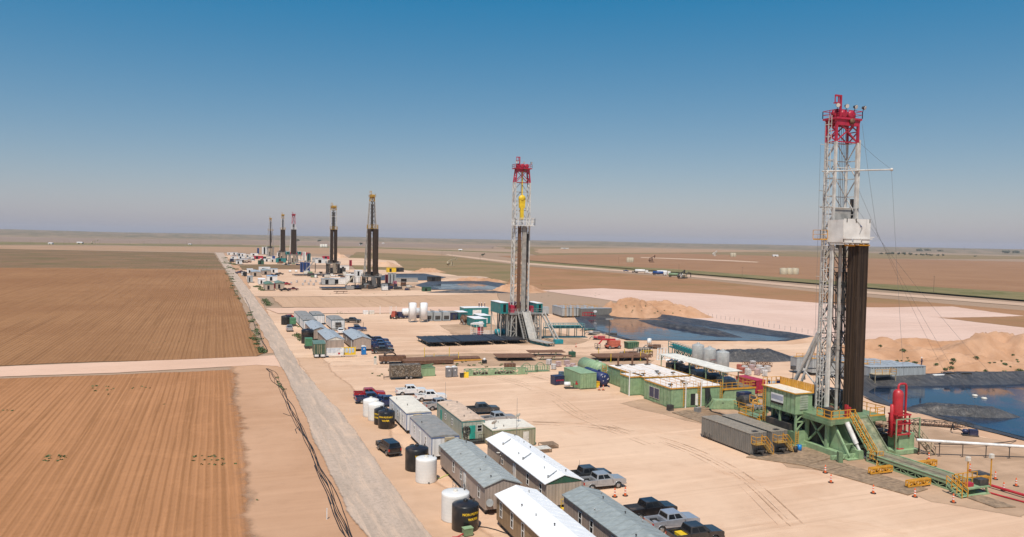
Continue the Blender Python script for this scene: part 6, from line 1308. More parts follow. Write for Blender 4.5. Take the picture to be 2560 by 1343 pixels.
# machines and lines between the green houses and the mast
for lab, x, y, rz_ in (('dark mud pump with a navy motor behind the doghouse, nearer of two', 97.6, 104.5, .1), ('dark mud pump with a navy motor behind the doghouse, farther of two', 97.2, 115.5, .05)):
    t = T('mud_pump', lab, 'pump', x-4.5, y-1, rz_, 'mud pumps behind the doghouse'); mb = MB(); mb.box(-2,-2.6,.1,2,2.6,.6); mb.build('skid', greendk, t); mb = MB(); mb.box(-1.5,-.2,.6,1.5,2.3,2.3); mb.lathe([(.3,-1.5),(1.0,-1.4),(1.0,1.4),(.3,1.5)],16,0,.9,1.9,'x'); mb.build('power_end', dark, t, bevel=.05)
    [MB().tube((dx,-2.4,1.2),(dx,-.2,1.2),.32,10).build('fluid_end', steel, t) for dx in (-.9,0,.9)]; mb = MB(); mb.box(-1.3,1.2,2.32,1.3,2.5,3.3); mb.build('motor', navy, t, bevel=.06); mb = MB(); mb.pipe([(-1.4,-2.2,1.4),(-1.4,-2.2,2.6),(0,-2.3,2.9),(1.4,-2.2,2.6),(1.4,-2.4,1.2)],.13); mb.rail([(-2,-2.6,.6),(-2,2.6,.6)],1.1,.07); mb.build('pipework', yellow, t)
for k, (lab, pts) in enumerate((('black cables running from the green houses along the sand to the doghouse', [(86.5,119.5,.1),(85,116,.08),(86,112,.08),(84.8,108,.08),(84.2,105.4,.4)]), ('dark hose lying between grey tank trailers and the green tank', [(79.6,104,.1),(80.6,106,.08),(82.4,104.5,.08),(82.6,101,.08)]))):
    t = T('cable_run', lab, 'hoses', 0, 0)
    for j in range(3 if k != 2 else 1): MB().pipe([(p[0]+.28*j+.2*math.sin(i*2+j), p[1]+.1*j, p[2]) for i, p in enumerate(pts)], .06 if k != 2 else .09, 5).build('hose', black if k != 2 else rust, t)
for k, (lab, x, y, m_, h) in enumerate((('small dark junction box at the corner of the green windowed house', 78.3, 119.2, dark, 1.1), ('grey steel parts basket on the sand before the green houses', 82.5, 116.6, steel, .9), ('black drum standing beside the grey tank trailers', 80.7, 89.2, black, 1.0), ('blue drum standing beside the green doghouse tank', 82.0, 89.8, sky_blue, 1.0), ('square grey-green junction post on the mats before the rig foot', 83.0, 82.9, greendk, 1.7), ('dark flat hatch cover lying on the sand behind the floodlight posts', 98.0, 72.8, dark, .25))):
    t = T('site_box', lab, 'equipment', x, y, .3*k); s_ = .5 if h < 1.5 else .35; s_ = 1.0 if h < .4 else s_
    mb = MB(); (mb.lathe([(.1,.02),(.32,.02),(.33,.5),(.32,h),(.1,h)],14) if 'drum' in lab else mb.box(-s_,-s_,.08,s_,s_*.8,h)); mb.build('body', m_, t); mb = MB(); mb.box(-s_*1.05,-s_*1.05,.0,s_*1.05,s_*.85,.075) if 'drum' not in lab else mb.lathe([(.05,h+.003),(.1,h+.05)],8); mb.build('cap' if 'drum' in lab else 'foot', steel, t)
# ================================================================== yard between the first and second rig
def pipe_stack(label, p0, p1, depth, z, r, m_, along='x', layers=1, supports=None, group='stacks of pipe on racks', ends=True, sup_m=None, jit=.3):
    """pipes lying side by side on trestles; p0..p1 = near edge on the ground"""
    x0, y0 = p0; x1, y1 = p1; ang = math.atan2(y1-y0, x1-x0); L = math.hypot(x1-x0, y1-y0)
    t = T('pipe_stack', label, 'pipe stack', x0, y0, ang, group); rnd = random.Random(int(x0*7)); mb = MB()
    for l in range(layers):
        n = int((depth if along == 'x' else L)/(2*r))
        for k in range(n):
            a = 2*r*(k+.5); j = rnd.uniform(-jit, jit)
            if along == 'x': mb.tube((j, a, z+r+l*2*r), (L+j, a, z+r+l*2*r), r, 7)
            else: mb.tube((a, j, z+r+l*2*r), (a, depth+j, z+r+l*2*r), r, 7)
    tag(mb.build('pipe', m_, t), kind='stuff')
    n = supports or 2
    for k in range(n):
        mb = MB()
        if along == 'x':
            a = L*(k+.5)/n; mb.box(a-.12, 0, z-.16, a+.12, depth, z-.003); [mb.bar((a-.5, y, 0), (a, y, z-.16), .12) or mb.bar((a+.5, y, 0), (a, y, z-.16), .12) for y in (.15, depth-.15)]
        else:
            a = depth*(k+.5)/n; mb.box(0, a-.12, z-.16, L, a+.12, z-.003); [mb.bar((x, a-.4, 0), (x, a, z-.16), .12) or mb.bar((x, a+.4, 0), (x, a, z-.16), .12) for x in [L*q/6+.1 for q in range(7)]]
        mb.build('trestle', sup_m or dark, t)
    return t
dp = paint('black drill pipe', (.040,.040,.046), .38, .3, .3, 3, .12)
nmx = ('leftmost section', 'second section from the left', 'long middle section', 'fourth section', 'section nearest the ramp')
xs = (56.2, 61.6, 66.2, 76.6, 81.0, 87.0)
for k in range(5): pipe_stack('black drill pipe laid out before the teal rig, '+nmx[k], (xs[k]+.25, 209.6), (xs[k+1], 209.6), 14.0, 1.05, .085, dp, 'y', 2, 3, 'black drill pipe in front of the teal rig', jit=.5)
pipe_stack('rusty brown casing lying in several layers on the sand', G(1012, 915), G(1134, 911), 5.5, .25, .16, rust, 'x', 3, 3)
pipe_stack('rusty tubing lying behind the big casing stack', G(1110, 903), G(1200, 901), 3.5, .25, .11, rust, 'x', 2, 2)
pipe_stack('brown pipe on low trestles left of the green drum', G(1245, 904), G(1340, 903), 6.5, .9, .09, rust, 'x', 1, 2)
pipe_stack('brown pipe on green trestles, upper right of the yard', G(1325, 892), G(1412, 891), 4.2, 1.0, .09, rust, 'x', 1, 2, sup_m=greendk)
pipe_stack('few brown pipes on splayed green trestles', G(1345, 901), G(1428, 900), 1.8, .9, .1, rust, 'x', 1, 3, sup_m=greendk)
pipe_stack('brown pipe stack between yellow posts behind the green houses', G(1495, 905), G(1628, 903), 6.0, .9, .1, rust, 'x', 2, 3)
PO = 'slim yellow safety posts by the pipe stacks'
for k, (px, py, h_) in enumerate(((1061,894,2.6),(1085,897,1.4),(1123,893,2.6),(1146,902,2.2),(1496,893,2.4),(1527,906,2.2),(1561,893,2.2),(1601,903,2.6))):
    t = T('safety_post', 'slim yellow post at the pipe stacks, '+('first','second','third','fourth','fifth','sixth','seventh','eighth')[k]+' from the left', 'post', *G(px, py), 0, PO); mb = MB(); mb.bar((0,0,.1),(0,0,h_),.13); mb.build('pole', lemon, t); mb = MB(); mb.box(-.4,-.3,0,.4,.3,.12); mb.build('foot', greendk, t)
one(MB().bar((0,0,.25),(9.2,0,.25),.25), 'steel_beam', galv, 'pale steel beam lying behind the rusty casing', 'beam', *G(1061, 893))
one(MB().bar((0,0,.3),(7.5,0,.3),.3), 'steel_beam', yellow, 'yellow steel beam lying beside the rusty tubing', 'beam', *G(1133, 905))
# camouflage trailer and yard pieces
def camo():
    t = NT('camouflage'); n1 = t.noise(t.coord('Object'), 1.3, 5, .75, 1.5); n2 = t.noise(t.coord('Object', (1,1,1.6)), 1.9, 4, .7, 2); c = t.mix(t.ramp(n1, .46, .5), (.035,.026,.018), (.13,.095,.06)); c = t.mix(t.ramp(n2, .55, .59), c, (.42,.38,.32)); t.base(c); t.set(.6); return t.m
a = G(978, 951); t = T('cargo_trailer', 'box trailer wrapped in brown camouflage on two axles', 'trailer', a[0]+3.6, a[1]+1.2, R(-3))
MB().box(-3.6,-1.2,.6,3.1,1.2,3.2).build('box', camo(), t, bevel=.06); mb = MB(); mb.box(-3.6,-1.22,.5,3.1,1.22,.6); mb.bar((-3.6,-.6,.55),(-5,0,.5),.12); mb.bar((-3.6,.6,.55),(-5,0,.5),.12); mb.bar((-4.9,0,0),(-4.9,0,.9),.1); mb.build('frame', dark, t)
for k in (-.1, .85):
    for s in (-1, 1): wheel(t, k, s*1.18, .38, .24)
a = G(1040, 943); t = T('shipping_container', 'short pale green bin behind the camouflage trailer', 'container', a[0]+2, a[1]+1.2); MB().box(-2.4,-1.2,.1,2.4,1.2,1.9).build('box', cg, t); mb = MB(); mb.box(-2.45,-1.25,1.903,2.45,1.25,2.0); [mb.bar((-2,-.6+k*.4,2.05),(1.6+.3*k,-.5+k*.4,2.25+.3*(k%2)),.14) for k in range(4)]; mb.build('load', greendk, t)
toilet('grey portable toilet, left one of a pair', *G(1121, 943), paint('toilet grey', (.20,.20,.21), .45), group='portable toilets on the sand'); toilet('grey portable toilet, right one of a pair', *G(1136, 942), paint('toilet grey', (.20,.20,.21), .45), group='portable toilets on the sand')
toilet('bright blue portable toilet with a white roof beside a tan trailer', *G(909, 887), sky_blue, group='portable toilets on the sand')
t = T('rubbish_bin', 'small dark bin left of the yellow sign', 'bin', *G(1156, 944)); mb = MB(); mb.box(-.5,-.4,.05,.5,.4,.9); mb.build('body', dark, t); mb = MB(); mb.box(-.55,-.45,.9,.55,.45,.97); mb.build('lid', black, t)
t = T('sign_board', 'yellow a-frame sign beside the green truss', 'sign', *G(1166, 945), R(-15)); mb = MB(); mb.quad((-.5,0,0),(.5,0,0),(.5,.3,1.3),(-.5,.3,1.3)); mb.quad((-.5,.3,1.3),(.5,.3,1.3),(.5,.34,1.28),(-.5,.34,1.28)); mb.box(-.55,-.05,0,-.5,.4,1.3); mb.build('board', lemon, t); mb = MB(); mb.bar((-.4,.7,0),(-.4,.3,1.3),.05); mb.bar((.4,.7,0),(.4,.3,1.3),.05); mb.build('leg', yellow, t)
t = T('water_cooler', 'small black box with a white cap beside the rusty pipes', 'box', *G(1211, 909)); mb = MB(); mb.box(-.5,-.5,0,.5,.5,.9); mb.build('box', black, t); mb = MB(); mb.lathe([(.3,.9),(.35,1.3),(.1,1.4)],12); mb.build('cap', white, t)
a, b = G(1165, 941), G(1318, 936); ang = math.atan2(b[1]-a[1], b[0]-a[0]); L = math.hypot(b[0]-a[0], b[1]-a[1])
t = T('mast_section', 'long pale green truss section lying on the sand', 'truss', *a, ang); mb = MB()
for y in (0, 2.0): [mb.bar((0,y,z),(L,y,z),.18) for z in (.15,1.3)]; mb.truss((0,y,.15),(L,y,.15),(0,y,1.3),(L,y,1.3),10,.13)
[mb.bar((L*k/5,0,1.3),(L*k/5,2,1.3),.14) for k in range(6)]; mb.build('truss', green, t); [MB().box(L*k,-.03,.2,L*k+1.6,-.095,1.25).build('plate', green, t) for k in (0,.35,.85)]; mb = MB(); mb.box(.3,.3,.2,L-3,1.7,.7); mb.build('load', grating, t)
for lab, x0, x1, yb in (('pale green railed cage behind the truss section', 1308, 1343, 932), ('pale green railed cage with an arched hoop', 1345, 1374, 930)):
    a, b = G(x0, yb), G(x1, yb-1); L = math.hypot(b[0]-a[0], b[1]-a[1]); t = T('railed_cage', lab, 'cage', *a, math.atan2(b[1]-a[1], b[0]-a[0])); mb = MB(); mb.rail([(0,0,.1),(L,0,.1),(L,2,.1),(0,2,.1),(0,0,.1)],1.2,.09,True,.6); mb.build('rail', green, t); mb = MB(); mb.box(0,0,.02,L,2,.12); mb.pipe([(L*.3+1.0*math.cos(math.pi*(1-k/8)),1,1.2+.9*math.sin(math.pi*k/8)) for k in range(9)],.08); mb.build('base', greendk, t)
a = G(1274, 930); t = T('junk_crate', 'rusty brown crate standing in the green truss', 'crate', a[0]+1, a[1]+2.5); mb = MB(); mb.box(-1.2,-.7,.1,1.2,.7,1.6); mb.build('box', rust, t); mb = MB(); [mb.box(-1.25+k*.8,-.74,.1,-1.15+k*.8,-.703,1.65) for k in range(4)]; mb.build('batten', wood, t)
nm3 = iter(('first sack pallet right of the green cages','second sack pallet right of the green cages','third sack pallet right of the green cages','sack pallet in front of its pale neighbours','white sack pallet behind the green round tank','white sack pallet left of its twin behind the green tank','white sack pallet right behind the green tank','low white sack pallet left of the pipe stack','lone pale pallet between cages and blue box','pinkish pallet beside the lone pale one','pale pallet before the brown trestles'))
for px, py, m_ in ((1372,912,sack_w),(1396,917,sack_p),(1417,914,sack_p),(1420,926,sack_p),(1475,918,sack_w),(1466,920,sack_w),(1497,917,sack_w),(1510,925,sack_w),(1384,924,sack_w),(1432,922,sack_p),(1440,929,sack_w)): bag_pallet(next(nm3), *G(px, py), m_, random.uniform(0,1), h=1.3)
a = G(948, 912); t = T('rusty_wagon', 'rusty brown wagon heaped with hose at the left end of the casing', 'wagon', a[0]+3.5, a[1]+1.2, R(-4)); mb = MB(); mb.box(-3.2,-1.1,.7,3.2,1.1,1.9); mb.build('box', rust, t); mb = MB(); [mb.pipe([(-.6+1.4*math.cos(math.pi*(1-k/8)),-.6+j*.4,1.9+.9*math.sin(math.pi*k/8)) for k in range(9)],.16) for j in range(4)]; mb.build('hose', brown, t)
for k in (-2.2, -1.2): [wheel(t, k, s*1.0, .4, .25) for s in (-1, 1)]
t = T('hydrant_post', 'pale post with a green cap left of the rusty wagon', 'post', *G(938, 912)); mb = MB(); mb.box(-.3,-.25,0,.3,.25,1.7); mb.build('post', offwhite, t); mb = MB(); mb.lathe([(.3,1.7),(.32,1.9),(.1,2.1)],10); mb.build('cap', deepgreen, t)
a = G(1430, 893); t = T('drum_bin', 'dark green drum at the end of the brown pipes', 'drum', *a); mb = MB(); mb.box(-.8,-.7,.1,.8,.7,1.5); mb.build('body', deepgreen, t, bevel=.1); mb = MB(); mb.bar((0,0,1.5),(0,0,2.0),.15); mb.build('handle', dark, t)
# boom lift, skip and light tower by the second pit
a = G(1536, 873); t = T('boom_lift', 'orange boom lift with a folded red boom parked by the pit', 'boom lift', a[0], a[1]+1, R(178)); salmon = paint('lift orange', (.50,.13,.08), .5)
mb = MB(); mb.box(-2.2,-1.1,.6,2.2,1.1,1.1); mb.build('chassis', salmon, t, bevel=.05); mb = MB(); mb.box(-2.0,-1.05,1.15,1.5,1.05,2.5); mb.build('turret', salmon, t, bevel=.12)
for x in (-1.5,1.5): [wheel(t, x, s*1.05, .5, .35) for s in (-1,1)]
mb = MB(); mb.bar((-1.6,.2,2.6),(3.6,.2,2.9),.45); mb.bar((3.4,.2,2.9),(4.6,.2,1.5),.3); mb.bar((-1.4,-.4,2.6),(2.8,-.4,2.7),.35); mb.build('boom', red, t); mb = MB(); mb.rail([(4.4,-.8,.5),(5.4,-.8,.5),(5.4,1,.5),(4.4,1,.5),(4.4,-.8,.5)],1.1,.07); mb.box(4.4,-.8,.4,5.4,1,.5); mb.build('basket', dark, t); mb = MB(); mb.box(-1.9,-.7,2.51,-.6,.7,2.95); mb.build('engine_cover', offwhite, t)
a = G(1570, 873); t = T('rubbish_skip', 'dark green rubbish skip right of the orange boom lift', 'skip', a[0]+1.7, a[1]+1); mb = MB(); mb.prism([(-1.7,.1),(1.7,.1),(1.9,1.9),(-1.9,1.9)],-1.1,1.1); mb.build('body', deepgreen, t); mb = MB(); mb.box(-1.95,-1.15,1.903,1.95,1.15,2.02); [mb.box(-1.5+k*.7,-1.16,.3,-1.4+k*.7,-1.103,1.8) for k in range(5)]; mb.build('rim', greendk, t)
a = G(1522, 866); t = T('light_tower', 'tall dark lamp pole beside the boom lift at the pit edge', 'light tower', *a); mb = MB(); mb.tube((0,0,0),(0,0,8.0),.14,8,.08); mb.build('mast', dark, t); mb = MB(); mb.bar((-1.0,0,7.9),(1.0,0,7.9),.1); [mb.box(x-.28,-.2,7.9,x+.28,.2,8.3) for x in (-.9,-.3,.3,.9)]; mb.build('lamp', galv, t); mb = MB(); mb.box(-.8,-.6,.2,.8,.6,1.0); mb.build('base', dark, t)
a = G(1643, 900); t = T('white_frame_rack', 'white tubular a-frame rack standing by the teal walkway', 'rack', a[0]+1.5, a[1]); mb = MB()
for k in range(4): x = -1.4+k*.95; mb.bar((x-.35,-.5,0),(x,0,3.1),.12); mb.bar((x+.35,-.5,0),(x,0,3.1),.12); mb.bar((x,.6,0),(x,0,3.1),.12)
mb.bar((-1.4,0,3.1),(1.45,0,3.1),.12); mb.build('frame', white, t); mb = MB(); mb.box(-1.6,-.6,0,1.6,.7,.06); mb.build('base', offwhite, t)
t = T('crumpled_tarp', 'crumpled white tarpaulin at the far end of the canopy', 'tarpaulin', 96.3, 145, R(-10)); mb = MB(); vs_ = [(i*.5-1.5, j*.6-1.5, 4.4+.8*mnoise.noise((i*.7,j*.7,3))+.25*((i+j)%2)) for j in range(7) for i in range(8)]; mb.add(vs_, [(j*8+i,j*8+i+1,j*8+i+9,j*8+i+8) for j in range(6) for i in range(7)]); mb.build('sheet', white, t); mb = MB(); mb.box(-1.4,-1.4,0,1.8,2,3.9); mb.build('crate', dark, t)
a, b = G(1742, 905), G(1682, 884); L = math.hypot(b[0]-a[0], b[1]-a[1]); t = T('teal_walkway', 'teal steel walkway with white rails beside the silos', 'walkway', *a, math.atan2(b[1]-a[1], b[0]-a[0])); mb = MB(); mb.box(0,-.6,1.9,L,1.4,2.1); [mb.bar((L*k/6,y,0),(L*k/6,y,1.9),.15) for k in range(7) for y in (-.5,1.3)]; mb.truss((0,-.5,.3),(L,-.5,.3),(0,-.5,1.9),(L,-.5,1.9),8,.12,True); mb.build('deck', teal, t)
mb = MB(); mb.rail([(0,-.6,2.1),(L,-.6,2.1)],1.2,.09,True,1.6); mb.build('rail', offwhite, t); mb = MB(); mb.rail([(0,1.4,2.1),(L,1.4,2.1)],1.4,.12); mb.tube((1,.6,2.7),(L-1,.6,2.7),.35,8); mb.build('pipe', teal, t)
for lab, px, py, m_ in (('grey mud pump on a skid at the near corner of the second pit', 1475, 830, tealdk), ('dark pump skid with a yellow hood beside the second pit', 1487, 838, steel), ('long pump skid along the bank of the second pit', 1530, 842, dark), ('pump skid of red pipes just behind the boom lift', 1500, 850, red), ('rusty heat exchanger on a skid by the white rack', 1638, 872, rust), ('dark skid of valves left of the white rack', 1612, 880, dark), ('small rusty cage behind the pipe stack', 1577, 890, rust)):
    t = T('pump_skid', lab, 'pump', *G(px, py), R(-35)); mb = MB(); mb.box(-2.2,-.8,.05,2.2,.8,.25); mb.build('skid', dark, t); mb = MB(); mb.box(-.6,-.6,.25,1.6,.6,1.3); mb.lathe([(.1,-.8),(.45,-.7),(.45,.7),(.1,.8)],12,-1.3,0,.8,'x'); mb.build('engine', m_, t, bevel=.06); mb = MB(); mb.pipe([(-2,0,.8),(-2.8,.2,.9),(-3.4,.6,.2)],.15); mb.rail([(-2.2,-.8,.25),(2.2,-.8,.25)],1.0,.06); mb.build('pipework', steel, t)
t = T('white_drum', 'white drum standing on the pump skids right of the boom lift', 'drum', *G(1623, 868), z=.3); mb = MB(); mb.lathe([(.6,1.0),(.62,1.1),(.62,2.2),(.3,2.35)],14); mb.build('shell', white, t); mb = MB(); [mb.bar((x,y,0),(x,y,1.0),.1) for x in (-.4,.4) for y in (-.4,.4)]; mb.build('leg', dark, t)
t = T('small_fence', 'short white pipe railing right of the green skip', 'railing', *G(1590, 882), R(-15)); MB().rail([(0,0,0),(3.6,0,0)],1.3,.12,False,.7).build('rail', offwhite, t); MB().bar((0,0,.05),(3.6,0,.05),.1).build('foot', dark, t)
t = T('yellow_stand', 'small yellow stand between skip and white rack', 'stand', *G(1612, 893)); MB().rail([(0,0,.0),(2.4,0,0),(2.4,1.5,0),(0,1.5,0)],1.6,.11).build('frame', lemon, t); MB().box(.3,.3,.1,2.1,1.3,.8).build('box', galv, t)
# ================================================================== second rig and the ones beyond
def big_rig(label, x, y, zf, wb, wt, zc, z1, zb, mm, cm, bm_, houses=(), racks=(), board=None, db=2.2, dt=2.0, boom=False, block=None, ramp=None, tall=True, boardw=None, n=14, shade_half=1.6, name='drilling_rig'):
    """zf floor, zc start of the crown section, z1 crown platform, zb racking board"""
    t = T(name, label, 'drilling rig', x, y, 0, 'drilling rigs along the road')
    mast(t, wb, db, zf, wt, dt, zc, mm, n=n, leg=.42, brace=.2)
    crown(t, zc, z1, wt*.8, dt*.9, cm, 3, z1 > 50, True, wt, dt)
    mb = MB(); [mb.tube((-.3+k*.2, .8, zb-2), (-.3+k*.2, .9, z1), .05, 4) for k in range(4)]; mb.build('drilling_line', wire_m, t)
    if not block: mb = MB(); mb.box(-wt*.22,.3,zb-2,wt*.22,1.2,zc-2); mb.truss((-wt*.3,.2,zb),(-wt*.3,.4,zc),(wt*.3,.2,zb),(wt*.3,.4,zc),7,.3,True); mb.build('service_loop', dark, t)
    if block: mb = MB(); mb.bar((0,.5,block+4),(0,.8,z1),.3); mb.lathe([(.3,-.5),(1.1,-.35),(1.1,.35),(.3,.5)],16,0,.5,block+3,'y'); mb.prism([(-.9,block),(.9,block),(1.0,block+2.6),(-1.0,block+2.6)],.1,.9); mb.box(-.55,.1,block-3.5,.55,.9,block); mb.build('travelling_block', lemon, t)
    bw = (boardw or wb+.6)/2
    mb = MB(); mb.box(-bw, -2.4, zb-.2, bw, .3, zb); mb.rail([(-bw,.3,zb),(-bw,-2.4,zb),(bw,-2.4,zb),(bw,.3,zb)], 2.2, .14, True, 1.0); b_ = mb.build('racking_board', board or wind_w, t)
    for a, c, y0, y1, m_ in racks: stands(t, a, c, y0, y1, zf+.1, zb-.1, .26, m_)
    mb = MB(); mb.tube((.7,.2,zf),(.7,.4,zb),.16,6); [mb.pipe([(.5+.4*k,.3,zb-1),(.55+.4*k,0,zf+14-2*k),(.8+.4*k,0,zf+12-2*k),(1.0+.4*k,.3,zb-4)],.12,5) for k in range(3)]; mb.build('hanging_hose', black, t)
    if boom: mb = MB(); mb.tube((-2,0,zb+10.5),(8.8,-.4,zb+11),.14,6); mb.tube((-2,0,zb+10.5),(-7,-.4,zb+10.8),.08,6); mb.build('boom', mast_w, t)
    mb = MB(); mb.box(-5.4,-4.8,zf-.5,5.4,7,zf); fl = mb.build('rig_floor', steel, t)
    MB().rail([(-5.4,-4.7,zf),(-1.8,-4.7,zf)],1.2,.11).rail([(1.8,-4.7,zf),(5.4,-4.7,zf),(5.4,6.9,zf),(-5.4,6.9,zf),(-5.4,-4.7,zf)],1.2,.11).build('guard_rail', steel, fl)
    for q in ((-3,2.5,zf,2.6,6.2,zf+2.4),(-4.4,-3,zf,-3.2,-1,zf+2.2),(3,-2,zf,4.2,0,zf+1.8)): MB().box(*q).build('floor_machine', crimson if cm is crimson else dark, fl)
    mb = MB()
    for sx in (-1, 1):
        for y0, y1 in ((-4.4,-2.2),(3.8,6.4)):
            for yy in (y0, y1): mb.bar((sx*5.0,yy,.3),(sx*4.6,yy,zf-.5),.36); mb.bar((sx*3.0,yy,.3),(sx*3.2,yy,zf-.5),.36); mb.truss((sx*5.0,yy,.3),(sx*4.6,yy,zf-.5),(sx*3.0,yy,.3),(sx*3.2,yy,zf-.5),3,.2)
        mb.bar((sx*5,-5,.25),(sx*5,8,.25),.5); mb.bar((sx*3,-5,.25),(sx*3,8,.25),.5)
        mb.truss((sx*4.8,-2.2,.4),(sx*4.8,3.8,.4),(sx*4.7,-2.2,zf-.6),(sx*4.7,3.8,zf-.6),2,.24,True,False)
    mb.build('substructure', bm_, t)
    mb = MB(); mb.box(-shade_half,1,.2,shade_half,6,zf*(.55 if shade_half < 2 else .85)); mb.tube((0,-2.6,.2),(0,-2.6,zf-1),.8,10); mb.build('shaded_interior', dark, t)  # dark box stands in for shade between the legs, with an upright pipe before it
    for a, c, y0, y1, z0, zt, m_ in houses:
        h_ = MB().box(a, y0, z0, c, y1, zt).build('doghouse', m_, t); mb = MB(); mb.box(a-.1,y0-.1,zt+.003,c+.1,y1+.1,zt+.12); mb.build('roof', roof_white, h_); mb = MB(); mb.box(a+(c-a)*.35,y0-.05,z0+.5,a+(c-a)*.7,y0-.003,zt-.4); mb.build('window', glass, h_)
        mb = MB(); [mb.bar((xx,yy,.1),(xx,yy,z0),.25) for xx in (a+.2,c-.2) for yy in (y0+.3,y1-.3)]; mb.bar((a+.2,y0+.3,.1),(a+.2,y1-.3,z0),.16); mb.build('leg', bm_, h_)
    rm = ramp or grating
    mb = MB(); mb.prism([(-4.7,zf-.1),(-4.7,zf+.2),(-10.5,1.2),(-10.5,.9)],-.9,.9,'x'); mb.prism([(-4.7,zf+.1),(-4.7,zf+.6),(-10.5,1.6),(-10.5,1.1)],.92,1.3,'x'); mb.prism([(-4.7,zf+.1),(-4.7,zf+.6),(-10.5,1.6),(-10.5,1.1)],-1.3,-.92,'x'); mb.build('v_door_ramp', rm, t)
    mb = MB(); mb.steps((-2.3,-10.6,.3),(-2.3,-4.8,zf),1.1,18); mb.rail([(-2.9,-10.6,.3),(-2.9,-4.8,zf)],1.1,.1); mb.build('stair', bm_, t)
    return t
rig_grey = paint('rig pale grey', (.40,.38,.34), .5, dust=.25); rig_char = paint('rig charcoal', (.05,.046,.042), .55, dust=.15)
t2 = big_rig('red crowned drilling rig with a yellow travelling block and teal cabins', 89.2, 221, 8.6, 5.0, 4.9, 49.0, 53.2, 35.6, mast_w, crimson, rig_grey, ((-8.0,-5.5,-3.5,5.5,8.3,11.6,teal),(3.6,5.6,-4.5,3,8.3,11.4,teal)), ((-1.5,-.8,-1.2,-.5,rust),(-.2,.9,-1.4,-.9,mast_g)), wind_w, block=41, boardw=6.6, ramp=rig_grey, shade_half=2.7)
MB().box(1.0,-.3,14,1.7,.3,35).box(1.2,-.4,24,2.2,.2,33).build('service_loop', black, t2); mb = MB(); [mb.tube((.2+.35*k,-.5-.2*(k%2),8.7),(.25+.35*k,-.4,34-2*k),.15,6) for k in range(5)]; mb.build('hanging_pipe', brown, t2)
for sx in (0, 1.1): MB().bar((5.2+sx,-4.5,8.4),(6.4+sx,-13.5,.6),.32,.5).build('hydraulic_arm', rig_grey, t2)
mb = MB(); mb.box(5.6,-14.6,.1,8.2,-13,1.3); mb.build('arm_base', paint('bright teal', (.01,.26,.30), .45), t2)
mb = MB(); mb.lathe([(.2,-1.2),(1.1,-1),(1.1,1),(.2,1.2)],14,-4.4,1.5,1.9,'x'); mb.box(-7.6,-1,.2,-4,4.4,1.1); mb.lathe([(.2,-1),(1.0,-.9),(1.0,.9),(.2,1)],14,-6.8,1.5,2.1,'x'); mb.build('mud_pump', paint('bright teal', (.01,.26,.30), .45), t2)
t = T('pipe_catwalk', 'pale grey pipe catwalk leading from the teal rig ramp', 'catwalk', 89.4, 210.4, R(14)); mb = MB(); mb.box(-1.3,-8.5,.9,1.3,0,1.1); mb.build('deck', rig_grey, t); mb = MB(); [mb.truss((x,-8.5,.1),(x,0,.1),(x,-8.5,.9),(x,0,.9),7,.12) for x in (-1.2,1.2)]; mb.box(-1.4,-8.6,.02,1.4,0,.1); mb.build('frame', tealdk, t)
t = T('teal_walkway', 'long teal stair walkway with white rails right of the teal rig', 'walkway', 98, 222, R(-10)); mb = MB(); mb.box(0,-1.2,3.0,13,1.2,3.2); [mb.bar((k*2.6,y,0),(k*2.6,y,3),.2) for k in range(6) for y in (-1.1,1.1)]; mb.box(-1,-1.5,.02,14,1.5,.15); mb.build('deck', tealdk, t); mb = MB(); [mb.rail([(0,y,3.2),(13,y,3.2)],1.3,.13) for y in (-1.2,1.2)]; mb.build('rail', paint('pale teal', (.12,.30,.32), .5), t); mb = MB(); [mb.tube((1,-.6+.6*k,3.6),(12,-.6+.6*k,3.6),.22,7) for k in range(3)]; mb.build('pipe', teal, t)
# camp of the second rig
C2 = 'site trailers of the second camp'
def small_trailer(label, x0, y0, L, W, wall, roof, zr=3.4, trim=None, **k): return trailer(label, x0, y0, L, W, wall, roof, ze=3.25 if zr > 3.5 else 3.4, zr=zr if zr > 3.5 else 3.4, trim=trim, vents=k.pop('vents', 2), wheels=False, hitch=False, group=C2, **k)
small_trailer('white flat roofed trailer with petrol blue edge, farthest left of the second camp', 26.6, 268.5, 18, 4.2, sid_white, roof_slab, trim=trim_petrol)
small_trailer('white flat roofed trailer with a cable on its roof, in front of another white one', 26.6, 255.5, 12, 4.3, sid_white, roof_slab, trim=trim_petrol)
small_trailer('white flat roofed trailer standing apart to the right behind the tan ones', 31.6, 271.5, 13, 3.9, sid_white, roof_slab, trim=trim_petrol)
t = small_trailer('white trailer with machinery and a dark grille at its open end', 35.6, 255, 13.5, 4.3, sid_white, roof_slab, trim=trim_petrol)
mb = MB(); mb.box(-.9,-7.3,1.0,1.0,-6.76,2.6); mb.build('grille', dark, t); mb = MB(); mb.rail([(-1.9,-8.2,.5),(1.9,-8.2,.5)],1.2,.08); mb.box(-2,-8.4,.3,2,-6.8,.5); mb.build('porch', galv, t)
small_trailer('tan gabled trailer with a pale blue grey roof behind the two nearer tan ones', 26.7, 229.8, 21, 4.4, sid_taupe, roof_blue, 4.0, doors=(1.6,))
small_trailer('tan gabled trailer with a cream gable beside the dark green box truck', 27.8, 206.8, 20.2, 4.5, sid_taupe, roof_blue, 4.0, gable=offwhite, doors=(4,), vents=3)
small_trailer('tan gabled trailer with a pale roof next to the row of dark pickups', 34.7, 206, 18.6, 4.7, sid_taupe, roof_blue, 4.0, doors=(3.4,), wins=(12,), vents=5)
poly_tank('black poly tank by the red pickup in the second camp', 22.8, 274.5, 1.7, 3.0, tank_b, 3, group='tanks of the second camp'); poly_tank('black poly tank at the corner of a tan trailer in the second camp', 24.7, 225.5, 1.75, 3.9, tank_b, 3, group='tanks of the second camp')
gt = paint('tank green', (.07,.21,.11), .5)
